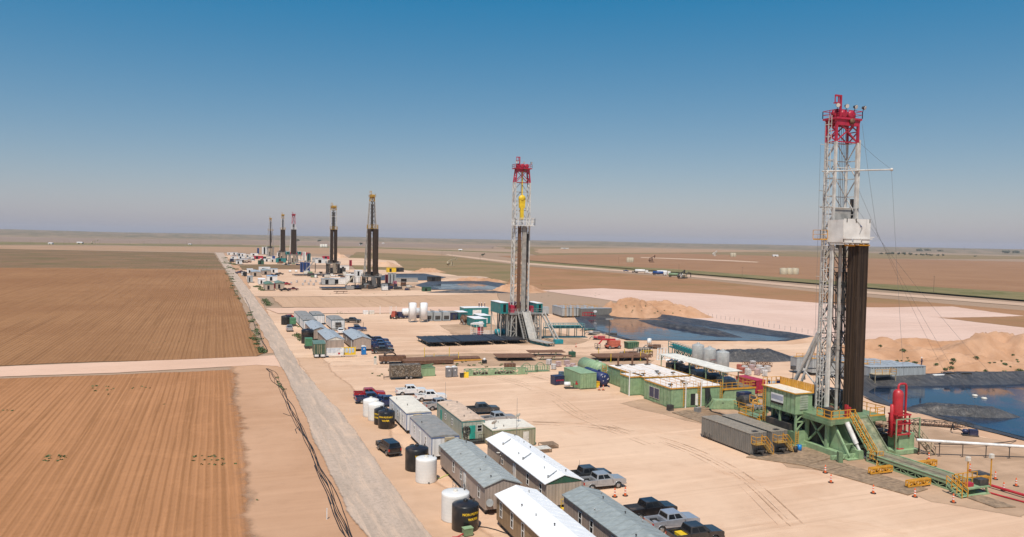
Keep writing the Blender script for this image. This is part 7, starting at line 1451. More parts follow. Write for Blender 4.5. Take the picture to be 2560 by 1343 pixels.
for lab, x, y in (('green square tank with a blue base behind the silver pickup', 24.6, 269.5), ('green square tank beside the dark green box truck', 23.9, 215)):
    t = T('liquid_tank', lab, 'tank', x, y, 0, 'tanks of the second camp'); MB().box(-1.0,-1.0,.7,1.0,1.4,2.9).build('shell', gt, t, bevel=.08); mb = MB(); mb.box(-1.1,-1.1,.3,1.1,1.5,.69); mb.bar((0,-1,.4),(0,-2.4,.4),.15); mb.build('frame', dark, t); [wheel(t, s*.95, .4, .34, .2).__setattr__('rotation_euler', (0,0,R(90))) for s in (-1,1)]
t = T('box_truck', 'dark green box truck parked with its white bumper towards the side road', 'truck', 24.6, 196.8, R(-4)); mb = MB(); mb.box(-1.5,0,1.0,1.5,7.4,3.6); mb.build('box', siding('dark green box', (.055,.10,.06), .5), t); mb = MB(); mb.box(-1.55,-.05,3.603,1.55,7.45,3.7); mb.build('roof', paint('green roof', (.12,.20,.15), .5), t)
mb = MB(); [mb.box(x,-.06,1.1,x+.1,-.003,3.5) for x in (-1.4,-.5,-.05,.4,1.3)]; mb.build('door_bar', tan, t); mb = MB(); [mb.box(s*.75-.5,-.35,.45,s*.75+.5,-.1,.95) for s in (-1,1)]; mb.build('bumper', white, t); mb = MB(); mb.box(-1.2,.2,.7,1.2,7.2,.99); mb.build('chassis', dark, t)
for yy in (1.2, 2.4, 6.2): [wheel(t, s*1.2, yy, .5, .35).__setattr__('rotation_euler', (0,0,R(90))) for s in (-1,1)]
for lab, px, py, w_, fm, pm in (('white notice board with a red mark in front of the tan trailer', 836, 894, 4.6, white, white), ('yellow edged notice board with pale blue sheets', 871, 892, 3.7, lemon, paint('pale blue sheet', (.45,.55,.66), .5))):
    t = T('notice_board', lab, 'sign', *G(px, py), R(-6)); h_ = 2.5; mb = MB(); mb.box(-w_/2,-.04,.5,w_/2,.04,h_); b_ = mb.build('board', fm, t); mb = MB()
    for k in range(4): mb.box(-w_/2+.3+k*(w_-.5)/4,-.06,.9+.2*(k%2),-w_/2+.25+(k+.8)*(w_-.5)/4,-.043,h_-.25)
    mb.build('sheet', pm, b_); mb = MB(); [mb.bar((s*(w_/2-.1),0.1,0),(s*(w_/2-.1),.1,h_),.12) for s in (-1,1)]; mb.build('post', offwhite, t)
    if pm is white: mb = MB(); mb.box(.9,-.065,.8,1.4,-.061,1.25); mb.build('mark', flag_r, b_); mb = MB(); [mb.box(-2+k*.1,-.064,h_-.3-k*.28,1.9-k*.5,-.0605,h_-.22-k*.28) for k in range(4)]; mb.build('print', paint('blue print', (.1,.25,.45), .5), b_)
pickup('charcoal pickup nearest in the row beside the blue toilet', 'char', 41.6, 201.2, R(-1), 'dark pickups of the second camp')
pickup('navy pickup second from the camera in the row of dark pickups', 'blue', 42.9, 208.5, R(-2), 'dark pickups of the second camp')
pickup('brighter blue pickup third from the camera in the dark row', 'royal', 43.6, 214.5, R(-2), 'dark pickups of the second camp')
pickup('dark blue pickup fourth from the camera in the dark row', 'blue', 44.4, 221, R(-2), 'dark pickups of the second camp')
pickup('black pickup farthest in the dark row half behind a trailer', 'black', 42.0, 226, R(-2), 'dark pickups of the second camp')
t = pickup('raised royal blue pickup with a rack and exhaust stack beside the white trailer', 'royal', 43.4, 251, R(-4)); mb = MB(); mb.bar((1.9,-.6,1.2),(1.9,-.6,3.0),.12); mb.box(-1.2,-.7,2.2,.4,.7,2.4); mb.bar((-.7,0,1.9),(-.7,0,2.2),.1); mb.build('rack', dark, t)
pickup('red pickup behind a black tank at the far corner of the second camp', 'red', 25.4, 290, R(2)); pickup('silver pickup seen from behind beside the gravel road', 'silver', 22.3, 256, R(88)); pickup('white sport utility vehicle tucked between tan trailers', 'white', 37.2, 245, R(80), suv=True, cat='car', name='sport_utility_vehicle')
pickup('dark pickup behind the white trailers of the second camp', 'grey', 46, 276, R(-30))
# plant left of the second rig
for lab, x, y in (('tall white cylindrical silo, left one of two', 67.6, 273.5), ('tall white cylindrical silo, right one of two', 71.6, 272.8)):
    t = T('white_silo', lab, 'silo', x, y, 0, 'tall white silos left of the teal rig'); mb = MB(); mb.lathe([(.4,1.0),(1.35,1.1),(1.35,7.0),(1.0,7.2),(.1,7.25)],22); mb.build('shell', roof_white, t); mb = MB(); [mb.bar((x_,y_,0),(x_,y_,1.2),.2) for x_ in (-1.1,1.1) for y_ in (-1,1)]; mb.box(-1.3,-1.2,0,1.3,1.2,.15); mb.build('leg', steel, t); MB().ladder((-1.5,0,.4),(-1.5,0,7.4),.5,.08,(0,1,0)).build('ladder', galv, t)
for k, (x, y) in enumerate(((74.4,276),(77.6,275),(81,275))):
    t = T('generator', 'grey louvred generator box right of the white silos, '+('left','middle','right')[k]+' one', 'generator', x, y, 0, 'generator boxes by the white silos'); MB().box(-1.4,0,.3,1.4,6,3.3).build('housing', zinc, t); mb = MB(); mb.box(-1.0,-.05,.6,1.0,-.003,2.0); mb.build('louvre', dark, t); mb = MB(); mb.rail([(-1.4,0,3.3),(-1.4,6,3.3)],.6,.1); mb.box(-1.5,-.8,.02,1.5,6.1,.295); mb.build('skid', steel, t)
for lab, x0, y0, W, L, h, wm, rm in (('navy container beside the grey generators',83.2,277,2.6,6,2.9,navy,roof_slab),('deep teal cabin right of the navy container',86.4,277.5,3.6,6,2.9,tealdk,roof_white),('white topped teal building behind the second rig',93,291,10.5,6,3.2,teal,roof_white),('teal pump house left of the rig doghouse',90,262,4,8,3.0,teal,roof_white),('teal cabin with a pale roof beside the cable spool',84.5,252,4.4,9,3.0,teal,roof_white)):
    t = T('equipment_house', lab, 'equipment house', x0+W/2, y0, 0, 'teal and navy cabins behind the second rig'); MB().box(-W/2,0,.2,W/2,L,h).build('wall', wm, t); MB().box(-W/2-.08,-.08,h+.003,W/2+.08,L+.08,h+.13).build('roof', rm, t); MB().box(-W/2*.3,-.05,.3,W/2*.4,-.003,h*.75).build('door', dark if wm is not teal else white, t)
for k, dx in enumerate((100.2, 101.3, 102.6)): person('worker in dark clothes standing on the long white roof, '+('left','middle','right')[k]+' of three', dx, 293.5, 3.33, R(30*k), group='workers on the white roof')
t = T('cage_skid', 'white tubular cage with a curved white roof in front of the teal rig', 'cage', 81, 232, R(-38)); mb = MB(); [mb.bar((x,y,.1),(x,y,3.4 if x < -.5 else 1.3),.13) for x in (-4,-2,-.6,1.2,2.8,4) for y in (-1.3,1.3)]; [mb.bar((-4,y,z),(4,y,z),.1) for y in (-1.3,1.3) for z in (.15,.7,1.3)]; [mb.bar((x,-1.3,1.3),(x,1.3,1.3),.1) for x in (-4,4)]; mb.build('frame', white, t); mb = MB(); mb.prism([(-4.2,3.4),(-.4,3.4),(-.6,3.8),(-2.3,4.0),(-4,3.8)],-1.5,1.5); mb.build('canopy', white, t); mb = MB(); mb.box(-1.9,-.9,.15,-.7,.9,2.6); mb.build('panel', crimson, t)
t = T('cable_spool', 'rusty cable spool on a grey stand beside the teal cabins', 'spool', 84, 262, R(20)); mb = MB(); mb.lathe([(.2,-1),(1.5,-.95),(1.5,-.8),(.8,-.75),(.8,.75),(1.5,.8),(1.5,.95),(.2,1)],18,0,0,1.9,'x'); mb.build('drum', rust, t); mb = MB(); [mb.bar((s*1.2,y,0),(s*1.2,0,2),.2) for s in (-1,1) for y in (-1.4,1.4)]; mb.build('stand', steel, t)
t = T('tractor', 'red tractor with black tyres left of the white silos', 'tractor', 63.6, 286, R(60)); mb = MB(); mb.box(-1.8,-.8,.9,1.8,.8,2.2); mb.box(-1.6,-.7,2.2,.2,.7,3.0); mb.build('body', paint('tractor red', (.40,.08,.05), .5), t, bevel=.08); [wheel(t, -1.1, s*1.1, .8, .5) for s in (-1,1)]; [wheel(t, 1.3, s*1.0, .5, .4) for s in (-1,1)]
t = T('tank_truck', 'white domed tank trailer behind the tall silos', 'truck', 70.5, 287, R(8)); mb = MB(); mb.lathe([(.3,-4),(1.5,-3.6),(1.5,3.6),(.3,4)],18,0,0,2.4,'x'); mb.build('barrel', white, t); mb = MB(); mb.box(-4.2,-1.2,.5,3.8,1.2,1.0); mb.box(-5.8,-1.2,.6,-4.3,1.2,2.6); mb.build('chassis', navy, t)
for x in (-5,-3,3): [wheel(t, x, s*1.1, .5, .35) for s in (-1,1)]
for k, px in enumerate((950, 975, 979, 990)): t = T('white_post', 'thin white post at the edge of the far track, '+('first','second','third','fourth')[k]+' from the left', 'post', *G(px, 785), 0, 'white posts along the track'); mb = MB(); mb.bar((0,0,0),(0,0,3.2),.16); mb.build('pole', white, t); mb = MB(); mb.box(-.3,-.3,0,.3,.3,.25); mb.build('foot', offwhite, t)
for k, px in enumerate((914, 929)): one(MB().box(-1.0,-.7,0,1.0,.7,1.5), 'crate', (white, offwhite)[k], ('white','cream')[k]+' crate beside the track behind the second camp', 'crate', *G(px, 786), bevel=.05)
# frac tanks with yellow rails behind the second pit
yel_lab = ['grey frac tank with yellow rails by the second pit, '+q for q in ('leftmost of the row','second of the row','third of the row','fourth of the row','fifth of the row')]
frac_row(yel_lab, 131.5, 277.2, 5, 3.1, R(-6), 13, 3.9, 'grey frac tanks behind the second pit', 2.7, 5)
a, b = G(1452, 796), G(1529, 795); L = math.hypot(b[0]-a[0], b[1]-a[1]); t = T('frac_tank', 'grey frac tank with a white oval mark, broadside to the camera behind the second pit', 'storage tank', *a, math.atan2(b[1]-a[1], b[0]-a[0])); MB().box(0,0,.9,L,2.6,3.9).build('body', cont_g, t); MB().box(-.05,-.05,3.903,L+.05,2.65,4.0).build('top', zinc_top, t); mb = MB(); mb.prism([(6.2+.8*math.cos(k*.52),2.7+.5*math.sin(k*.52)) for k in range(12)],-.06,-.02); mb.build('mark', white, t); mb = MB(); mb.box(.3,.2,.2,L-2,2.4,.895); mb.build('chassis', dark, t); [wheel(t, L-1.2, q, .5, .3) for q in (.1, 2.5)]
t = T('mixing_unit', 'red framed pump unit in front of the grey frac tanks', 'pump', *G(1470, 797)); mb = MB(); mb.rail([(-2,-.8,.1),(2,-.8,.1),(2,.8,.1),(-2,.8,.1)],2.4,.2); mb.build('frame', red, t); mb = MB(); mb.box(1.2,-.6,.1,3.2,.6,1.4); mb.box(-.8,-.5,.1,.8,.5,1.3); mb.build('engine', red, t)
t = T('tank_trailer', 'plain grey tank behind the rig teal walkway', 'tank trailer', 124, 286, R(-8)); MB().box(-4,0,.8,4,2.6,3.6).build('body', zinc, t); MB().box(-3.6,.2,.2,3.6,2.4,.795).build('chassis', dark, t); [wheel(t, 3, q, .5, .3) for q in (.1, 2.5)]
t = T('tracked_digger', 'small dark digger on the sand heap behind the second pit', 'digger', *G(1592, 793)); mb = MB(); mb.box(-1.2,-1,.1,1.2,1,.9); mb.build('tracks', dark, t); mb = MB(); mb.box(-1,-.8,.9,.8,.8,2.2); mb.bar((.4,0,1.8),(2.2,0,2.6),.25); mb.build('body', rust, t)
for k in range(24):                                   # wire fence on posts along the pit
    a, b = G(1750, 790), G(2035, 838); x, y = a[0]+(b[0]-a[0])*k/23, a[1]+(b[1]-a[1])*k/23
    one(MB().tube((0,0,0),(0,0,1.7),.06,5), 'fence_post', steel, 'thin steel fence post on the pale bank behind the second pit', 'post', x, y, group='fence posts behind the second pit')
# ---------------------------------------------------------------- rigs three to seven
big_rig('drilling rig with yellow crown and tapering mast, nearest of the yellow crowned ones', 89.2, 467, 7.2, 8.2, 3.0, 53.2, 55.6, 36.4, mast_g, crown_y, rig_char, ((-10.5,-7.2,-4,2,7,10.6,white),), ((-2.9,-1.0,-2.2,-1,brown),(.5,3.4,-2.4,-.8,brown)), crown_y, db=5, dt=2, boardw=6.4, ramp=rig_char)
big_rig('drilling rig with a yellow crown, a thin side boom and two dark blocks of pipe', 90.4, 641, 9, 5.0, 4.8, 53, 55, 37, mast_w, crown_y, rig_char, (), ((-2.7,-.4,-2,-.8,brown),(.6,2.8,-2,-.8,brown)), crown_y, boom=True, boardw=5.8, n=10)
big_rig('far drilling rig with a red crown and teal floor cabins', 82.5, 904, 9.5, 8.4, 3.6, 44.5, 54.5, 38.5, mast_w, crimson, rig_grey, ((-8.5,-4.5,-4,3,9.5,13,teal),(4.5,8.5,-4,3,9.5,13,teal)), ((-2.8,2.8,-2.2,-.8,brown),), wind_w, db=4, dt=2.5, boardw=7, n=8)
big_rig('far drilling rig with a yellow crown, left of the red crowned one', 76, 973, 10.5, 6.5, 3.0, 52, 55.5, 38.5, mast_w, crown_y, rig_char, ((-6.8,-3.8,-4,1,5,10,white),), ((-2.6,2.6,-2,-.8,brown),), crown_y, db=3.5, boardw=6.4, n=8)
big_rig('farthest drilling rig with a yellow board and slender mast', 74.3, 1174, 12, 11, 2.8, 52, 55, 38, mast_g, crown_y, rig_grey, (), ((-.9,.9,-1.6,-.8,brown),), crown_y, db=4, boardw=8, n=8)
def far_car(label, colour, px, py, rz=0.0, kind='pickup', group='vehicles parked at the far camps', z=0.17):
    x, y = G(px, py, z); t = T('parked_vehicle', label, 'vehicle', x, y, rz, group, z); pm = car_paint[colour]; mb = MB()
    if kind == 'pickup': mb.prism([(-2.9,.5),(2.9,.5),(2.95,1.0),(1.3,1.25),(.5,1.9),(-.6,1.9),(-.8,1.25),(-2.9,1.25)],-.95,.95)
    else: mb.prism([(-2.6,.5),(2.5,.5),(2.5,1.1),(1.3,1.3),(.5,1.9),(-2.3,1.9),(-2.6,1.3)],-.95,.95)
    mb.build('body', pm, t, bevel=.06); mb = MB(); mb.prism([(.62,1.75),(1.15,1.32),(-.65 if kind == 'pickup' else -2.4,1.32),(-.55 if kind == 'pickup' else -2.2,1.75)],-.965,.965); mb.build('window', glass, t)
    mb = MB(); [mb.lathe([(.2,-.13),(.42,-.12),(.42,.12),(.2,.13)],10,x_,s*.86,.42,'y') for x_ in (-1.8,1.8) for s in (-1,1)]; mb.build('wheel', tyre_m, t); return t
def far_box(label, px, py, W, L, h, wm, rm=None, name='site_cabin', cat='cabin', group='cabins of the far camps', gab=0.0, z=0.17, z0=.3, rz=0.0):
    x, y = G(px, py, z); t = T(name, label, cat, x+W/2, y, rz, group, z); MB().box(-W/2,0,z0,W/2,L,h).build('wall', wm, t)
    MB().prism([(-W/2-.15,h+.003),(W/2+.15,h+.003),(W/2+.15,h+.12),(0,h+.12+gab),(-W/2-.15,h+.12)],-.15,L+.15).build('roof', rm or roof_white, t); MB().box(-W/4,-.05,z0+.3,0,-.003,h-.6).build('window', glass, t); mb = MB(); [mb.box(sx*(W/2-.4)-.15,yy-.15,.0,sx*(W/2-.4)+.15,yy+.15,z0-.003) for sx in (-1,1) for yy in (.5,L-.5)] if z0 > 1 else mb.box(-W/2+.2,.2,.02,W/2-.2,L-.2,z0-.003); mb.build('skid', dark, t); return t
far_box('tan trailer with a dark green roof, left of two in the third camp', 663, 727, 4.6, 20, 3.5, sid_tan, paint('roof dark green', (.10,.19,.13), .55), gab=.8); far_box('tan trailer with a green grey roof, right of two in the third camp', 690, 724, 4.6, 17, 3.5, sid_tan, paint('roof dull green', (.15,.22,.17), .55), gab=.8)
far_box('white trailer behind the green roofed pair of the third camp', 647, 712, 4, 14, 3.3, sid_white); far_box('white and blue trailer at the back of the third camp', 668, 704, 6.5, 10, 3.6, sid_white, paint('roof pale blue', (.35,.50,.66), .5)); far_box('sky blue cabin right of the white and blue trailer', 681, 703, 2.4, 6, 3.6, sky_blue)
far_box('grey box trailer parked at the road edge before the third camp', 619, 707, 3.2, 9, 4.0, zinc, zinc_top); far_box('red cabin between the two green roofed trailers', 684, 722, 1.5, 2.5, 3.2, red)
far_box('grey equipment house at the third rig', 805, 713, 8, 6, 4.0, zinc, zinc_top, group='houses of the third rig'); far_box('long white equipment house at the third rig', 827, 712, 9.5, 6, 4, white, group='houses of the third rig'); far_box('tall white cabin beside the third rig', 866, 708, 9, 6, 5.5, white, group='houses of the third rig')
far_box('white square cabin on legs under the third rig doghouse', 897, 690, 3.2, 6, 4.2, white, z0=.6, group='houses of the third rig')
far_box('tan grey trailer in the fourth camp beside a white one', 629, 692, 6.5, 26, 3.5, sid_tan, roof_blue, gab=.6); far_box('white trailer at the left of the fourth camp', 618, 684, 4.5, 12, 3.3, sid_white); far_box('tan trailer with a dark gable in the fourth camp', 655, 688, 7, 22, 3.4, sid_taupe, roof_green, gab=.8); far_box('white trailer at the back of the fourth camp', 648, 679, 9, 10, 3.4, sid_white); far_box('white trailer with pale blue roof in the fourth camp', 677, 683, 5.5, 10, 3.4, sid_white, roof_blue)
far_box('black roofed white tank house by the road at the fourth camp', 604, 690, 2.6, 6, 3.2, white, dark); far_box('black square tank beside the white one at the fourth camp', 609, 691, 2.4, 5, 3, black, black)
far_box('white control cabin raised high beside the fourth rig', 788, 682, 10, 5, 11.5, white, z0=8, group='cabins of the fourth rig')
for k in range(3): far_box('royal blue upright silo block left of the fourth rig, '+('left','middle','right')[k]+' of three', 751+k*8.5, 681, 2.2, 4, 8.2, blue, blue, 'blue_silo', 'silo', 'blue silos of the fourth rig')
t = T('conveyor_stair', 'pale slanting stair up to the raised white cabin of the fourth rig', 'stairs', *G(759, 684, .17), z=.17); MB().bar((0,0,.3),(8.5,2,10),1.2,.4).build('flight', rig_grey, t); MB().rail([(0,-.6,.4),(8.5,1.4,10)],1.1,.12).build('rail', galv, t)
t = T('conveyor_stair', 'dark slanting stair beside the third rig doghouse', 'stairs', *G(863, 716, .17), z=.17); MB().bar((0,0,.3),(9,6,9),.9,.4).build('flight', tan, t); MB().rail([(0,-.5,.4),(9,5.5,9)],1.1,.12).build('rail', offwhite, t)
pipe_stack('dark row of drill pipe lying in front of the third rig', G(806, 726), G(905, 725), 11, 1.1, .12, dp, 'y', 1, 3)
pipe_stack('short brown pipe bundle in front of the third rig row', G(835, 735), G(868, 735), 3, 1.2, .12, rust, 'x', 1, 2)
pipe_stack('dark row of drill pipe in front of the fourth rig', G(740, 691), G(828, 690), 10, 1.1, .14, dp, 'y', 1, 3)
for lab, px, py, W, L, h, m_ in (('dark green skip beside the third pit', 1057, 729, 5, 3, 2.4, deepgreen), ('black walled tank by the third pit', 1072, 705, 9, 5, 3.6, black), ('crimson tall tank right of the third rig', 964, 712, 1.6, 2, 6.5, crimson), ('grey silo right of the third rig', 972, 710, 2.4, 3, 7, zinc), ('second grey silo right of the third rig', 981, 710, 2.4, 3, 7, zinc), ('pink drum by the third rig', 984, 717, 2.0, 2, 3.4, paint('pink', (.5,.15,.2), .5)), ('grey louvred box at the foot of the third rig', 955, 725, 3.4, 3, 3.2, zinc), ('black walled tank with yellow edge behind the third rig', 985, 680, 9, 5, 3.4, black), ('pale horizontal tank row right of the third rig', 988, 706, 16, 3, 3.0, galv), ('yellow machine row behind the third rig', 968, 681, 8, 5, 4, lemon), ('crimson container behind the fifth rig', 752, 638, 14, 4, 4, crimson), ('crimson container near the fourth rig', 806, 648, 12, 4, 4, crimson), ('crimson box left of the fourth pit', 874, 665, 2.4, 3, 6, crimson), ('teal tank house at the foot of the sixth rig', 690, 657, 11, 6, 5, teal), ('blue white house below the farthest rig', 670, 647, 9, 6, 3.6, blue), ('red ended tank row of the sixth rig', 633, 648, 12, 5, 4, crimson), ('pale tank row beside the red ended one', 650, 648, 15, 5, 3.6, offwhite), ('white raised cabin of the farthest rig', 655, 636, 10, 5, 12, white), ('blue tower block of the farthest rig', 643, 634, 3, 4, 9, blue), ('green tank tower right of the fifth rig', 768, 655, 4, 4, 10, tealdk), ('white vessel right of the fifth rig', 757, 652, 3.6, 4, 11, white), ('grey house row between fifth and fourth rig', 782, 655, 12, 6, 5, zinc), ('dark green pair of bins on the far pad', 645, 661, 6, 3, 4, deepgreen), ('dark generator by the fourth rig', 846, 684, 6, 5, 4.5, dark), ('white roofed house right of the fourth rig', 848, 676, 9, 6, 4, white)):
    far_box(lab, px, py, W, L, h, m_, m_, 'equipment_house', 'equipment house', 'plant of the far rigs', z0=.1)
for k, (px, py) in enumerate(((757,714),(772,713),(784,714),(800,712),(762,706),(776,705),(790,706),(808,707),(822,704),(742,707),(728,711))): bag_pallet('white sack pallet in the yard of the third rig, '+('first','second','third','fourth','fifth','sixth','seventh','eighth','ninth','tenth','eleventh')[k], *G(px, py, .17), sack_w, .3*k, 'sack pallets of the third rig', .17, 1.6)
for a in (('maroon pickup beside the green roofed trailers','maroon',733,726,0),('dark car just left of the maroon pickup','black',712,728,.1),('black car behind the right green roofed trailer','black',708,712,.2),('crimson car behind the right green roofed trailer','red',716,713,.2),('black pickup in the fourth camp','char',690,690,0),('navy pickup in the fourth camp','blue',680,691,0),('charcoal pickup at the right of the fourth camp','char',700,687,0),('dark car at the road by the fourth camp','blue',598,684,.3),('maroon car at the road by the fourth camp','maroon',603,682,.3),('white pickup facing the camera at the fourth rig','white',725,681,1.5,'suv'),('second white pickup facing the camera at the fourth rig','white',740,681,1.5,'suv'),('dark car in the fifth camp','char',580,656,0),('maroon car in the fifth camp','maroon',622,657,0),('white car in the fifth camp','white',632,653,0),('dark pickup in the middle of the fifth camp','black',613,658,0),('blue car at the back of the fifth camp','royal',586,640,0)): far_car(*a[:5], *(a[5:] or ('pickup',)))
for k, (px, py, W, wm) in enumerate(((568,638,7,sid_white),(580,637,8,sid_white),(592,640,9,zinc),(601,641,7,white),(577,649,7,sid_white),(587,656,8,sid_tan),(600,657,8,sid_tan),(607,654,9,sid_taupe),(595,648,8,white),(612,644,9,offwhite),(618,650,8,white),(575,655,4,navy),(627,640,10,white),(660,655,8,white),(668,655,6,white),(676,656,6,offwhite),(590,661,6,white))): far_box('pale cabin in the crowded fifth camp, '+('first','second','third','fourth','fifth','sixth','seventh','eighth','ninth','tenth','eleventh','twelfth','thirteenth','fourteenth','fifteenth','sixteenth','seventeenth')[k]+' from the road', px, py, W, 12, 3.6, wm, roof_blue if k % 3 else roof_white, group='pale cabins of the fifth camp')
ROWS = ((762,690,16,'rig four'),(845,690,14,'rig four right'),(700,662,15,'rig six'),(600,650,16,'fifth camp'),(870,722,13,'rig three'),(960,722,15,'rig three right'),(735,655,13,'rig five'))
for (px0, py0, n_, where_), nm_ in zip(ROWS, ('the fourth rig','the right side of the fourth rig','the sixth rig','the fifth camp','the third rig','the right side of the third rig','the fifth rig')):
    rnd = random.Random(px0)
    for k in range(n_):
        px, py = px0+rnd.uniform(-2,4)+k*4.6, py0+rnd.uniform(-7,5)*(1 if py0 > 680 else .6); x, y = G(px, py, .17); m_ = rnd.choice((dark, steel, offwhite, rust, greendk, navy, galv, black, white)); L, W, h = rnd.uniform(2,5), rnd.uniform(1.2,2.2), rnd.uniform(.8,2.6)
        t = T('equipment_skid', 'equipment skid in clutter by '+nm_+', '+('first','second','third','fourth','fifth','sixth','seventh','eighth','ninth','tenth','eleventh','twelfth','thirteenth','fourteenth','fifteenth','sixteenth')[k]+' from the left', 'equipment', x, y, rnd.uniform(-.4,.4), 'equipment skids round the far rigs', .17)
        MB().box(-L/2,-W/2,.25,L/2*rnd.uniform(.2,1),W/2,h).build('engine', m_, t, bevel=.06); mb = MB(); mb.box(-L/2-.2,-W/2-.1,.0,L/2+.2,W/2+.1,.245); mb.tube((L/2-.3,0,.25),(L/2-.3,0,h*1.2),.14,7); mb.tube((-L/2,-.2,.6),(L/2,-.2,.6),.12,6); mb.build('skid', dark, t)
# ---------------------------------------------------------------- scattered things of the open country
bat_m = paint('tank battery buff', (.42,.36,.25), .6, dust=.2)
def drum_far(label, px, py, r, h, m_=None, group='buff oil tanks out on the fields'):
    t = T('oil_tank', label, 'tank', *G(px, py, .15), 0, group, .15); mb = MB(); mb.lathe([(r,0),(r,h),(r*.5,h+.35),(.1,h+.4)],18); mb.build('shell', m_ or bat_m, t); mb = MB(); mb.cyl(0,0,h+.35,h+.8,.4,8); mb.build('hatch', steel, t)
for k in range(3): drum_far('buff oil tank in the red field, '+('left','middle','right')[k]+' one of the nearest three', 1959+14*k, 686, 4.0, 6.4)
for k in range(3): drum_far('small buff oil tank near the pumpjack, '+('left','middle','right')[k]+' one', 1570+5*k, 656, 2.4, 7)
for k in range(2): drum_far('far buff oil tank on the right plain, '+('left','right')[k]+' one', 1830+6*k, 642, 4, 9)
for k in range(3): drum_far('far white tank cluster behind the farthest rigs, '+('left','middle','right')[k]+' one', 803+6*k, 618, 3.5, 8, offwhite)
def pumpjack(label, px, py, m_, s=1.0):
    t = T('pumpjack', label, 'pumpjack', *G(px, py, .15), R(20), 'pumpjacks on the plain', .15); mb = MB(); [mb.bar((x,y,0),(0,0,6*s),.4*s) for x in (-1.5*s,1.5*s) for y in (-1,1)]; mb.box(-4*s,-1,0,4*s,1,.5); mb.build('samson_post', m_, t); mb = MB(); mb.bar((-5*s,0,4.6*s),(4.5*s,0,7.2*s),.7*s); mb.prism([(4.3*s,5*s),(5.6*s,6*s),(5.6*s,8.6*s),(4.3*s,8.6*s)],-.4,.4); mb.build('walking_beam', m_, t); mb = MB(); mb.lathe([(.3,-.4),(1.8*s,-.3),(1.8*s,.3),(.3,.4)],12,-4.6*s,0,2.6*s,'y'); mb.build('counterweight', m_, t)
pumpjack('dark rusty pumpjack standing in the red field', 1630, 656, rust, 1.3); pumpjack('sand coloured pumpjack on the grassy field', 1130, 665, tan, 1.2); pumpjack('tiny pumpjack far off on the left plain', 237, 611, tan, 1.4); pumpjack('tiny pale pumpjack on the right plain', 1787, 640, offwhite, 1.6); pumpjack('dark pumpjack on the road side plain', 1703, 697, dark, .9)
for lab, px, py, m_ in (('white tanker truck first in the queue on the farm road', 1600, 683, white), ('white tanker truck second in the queue on the farm road', 1655, 686, white), ('blue trailer truck in the queue on the farm road', 1645, 688, blue), ('olive dump truck last in the queue on the farm road', 1685, 693, greendk)):
    t = T('tanker_truck', lab, 'truck', *G(px, py, .25), R(-35), 'trucks queued on the farm road', .25); mb = MB(); mb.lathe([(.3,-5),(1.4,-4.8),(1.4,4.8),(.3,5)],14,0,0,2.4,'x'); mb.build('barrel', m_, t); mb = MB(); mb.box(5.4,-1.2,.6,8,1.2,3.2); mb.build('cab', white, t, bevel=.1); mb = MB(); [mb.lathe([(.2,-.2),(.5,-.2),(.5,.2),(.2,.2)],10,x,s*1.0,.5,'y') for x in (-4,-2.8,5,7) for s in (-1,1)]; mb.build('wheel', tyre_m, t)
far_car('dark pickup leading the queue on the farm road', 'char', 1587, 682, -.6); far_car('black pickup between tankers on the farm road', 'black', 1638, 685, -.6); far_car('white pickup between tankers on the farm road', 'white', 1627, 684, -.6); far_car('blue car ahead of the queue on the farm road', 'royal', 1565, 679, -.6)
t = T('excavator', 'dark excavator with a bent arm at the end of the truck queue', 'digger', *G(1712, 696, .25), R(10), z=.25); mb = MB(); mb.box(-2,-1.5,0,2,1.5,1); mb.build('tracks', dark, t); mb = MB(); mb.box(-2,-1.3,1,1.5,1.3,3); mb.build('cab', tan, t); MB().pipe([(1,0,2),(4,0,5.5),(7,0,4.5),(7,0,1)],.4).build('arm', dark, t)
PL = 'wooden poles across the fields'
for k, (px, py, h_) in enumerate(((1855,698,11),(1697,682,9),(2334,733,12),(2057,640,14),(1546,660,10),(1200,655,9),(1313,663,9),(250,611,10),(173,612,10),(160,612,10),(325,612,10),(400,612,11),(466,614,11),(500,614,11),(360,612,9),(77,611,10),(1105,641,10),(1130,643,9))): t = T('utility_pole', 'slender wooden pole out on the plain, number '+('one','two','three','four','five','six','seven','eight','nine','ten','eleven','twelve','thirteen','fourteen','fifteen','sixteen','seventeen','eighteen')[k], 'pole', *G(px, py), 0, PL); mb = MB(); mb.tube((0,0,0),(0,0,h_),.18,6,.12); mb.build('shaft', wood, t); mb = MB(); mb.bar((-1.1,0,h_-.7),(1.1,0,h_-.7),.14); mb.build('crossarm', wood, t)
def tree(label, px, py, w_, h_, group='dark trees on the plain', z=0.0):
    x, y = G(px, py, z); t = T('tree', label, 'tree', x, y, 0, group, z); rnd = random.Random(int(px*3)); mb = MB(); mb.tube((0,0,0),(.1,0,h_*.45),.35,7,.2); [mb.tube((.1,0,h_*.35),(w_*.3*math.cos(k*1.6),w_*.3*math.sin(k*1.6),h_*.7),.16,5,.06) for k in range(4)]; mb.build('trunk', wood, t); mb = MB()
    for c_ in range(9):
        cx, cy, cz, cr = rnd.uniform(-.36,.36)*w_, rnd.uniform(-.36,.36)*w_, h_*rnd.uniform(.45,.85), w_*rnd.uniform(.13,.24)
        for k in range(60):
            d = Vector((rnd.gauss(0,1),rnd.gauss(0,1),rnd.gauss(0,.8))).normalized(); p = Vector((cx,cy,cz))+d*cr*rnd.uniform(.6,1.1); e = d.orthogonal().normalized()*w_*.045; f = d.cross(e)
            e2 = (e+d*w_*.02*rnd.uniform(-1,1)); mb.quad(p-e2,p-f,p+e2,p+f)
    mb.build('crown', leaf_d, t)
od = ('first','second','third','fourth','fifth','sixth','seventh','eighth','ninth','tenth','eleventh','twelfth','thirteenth','fourteenth','fifteenth','sixteenth','seventeenth')
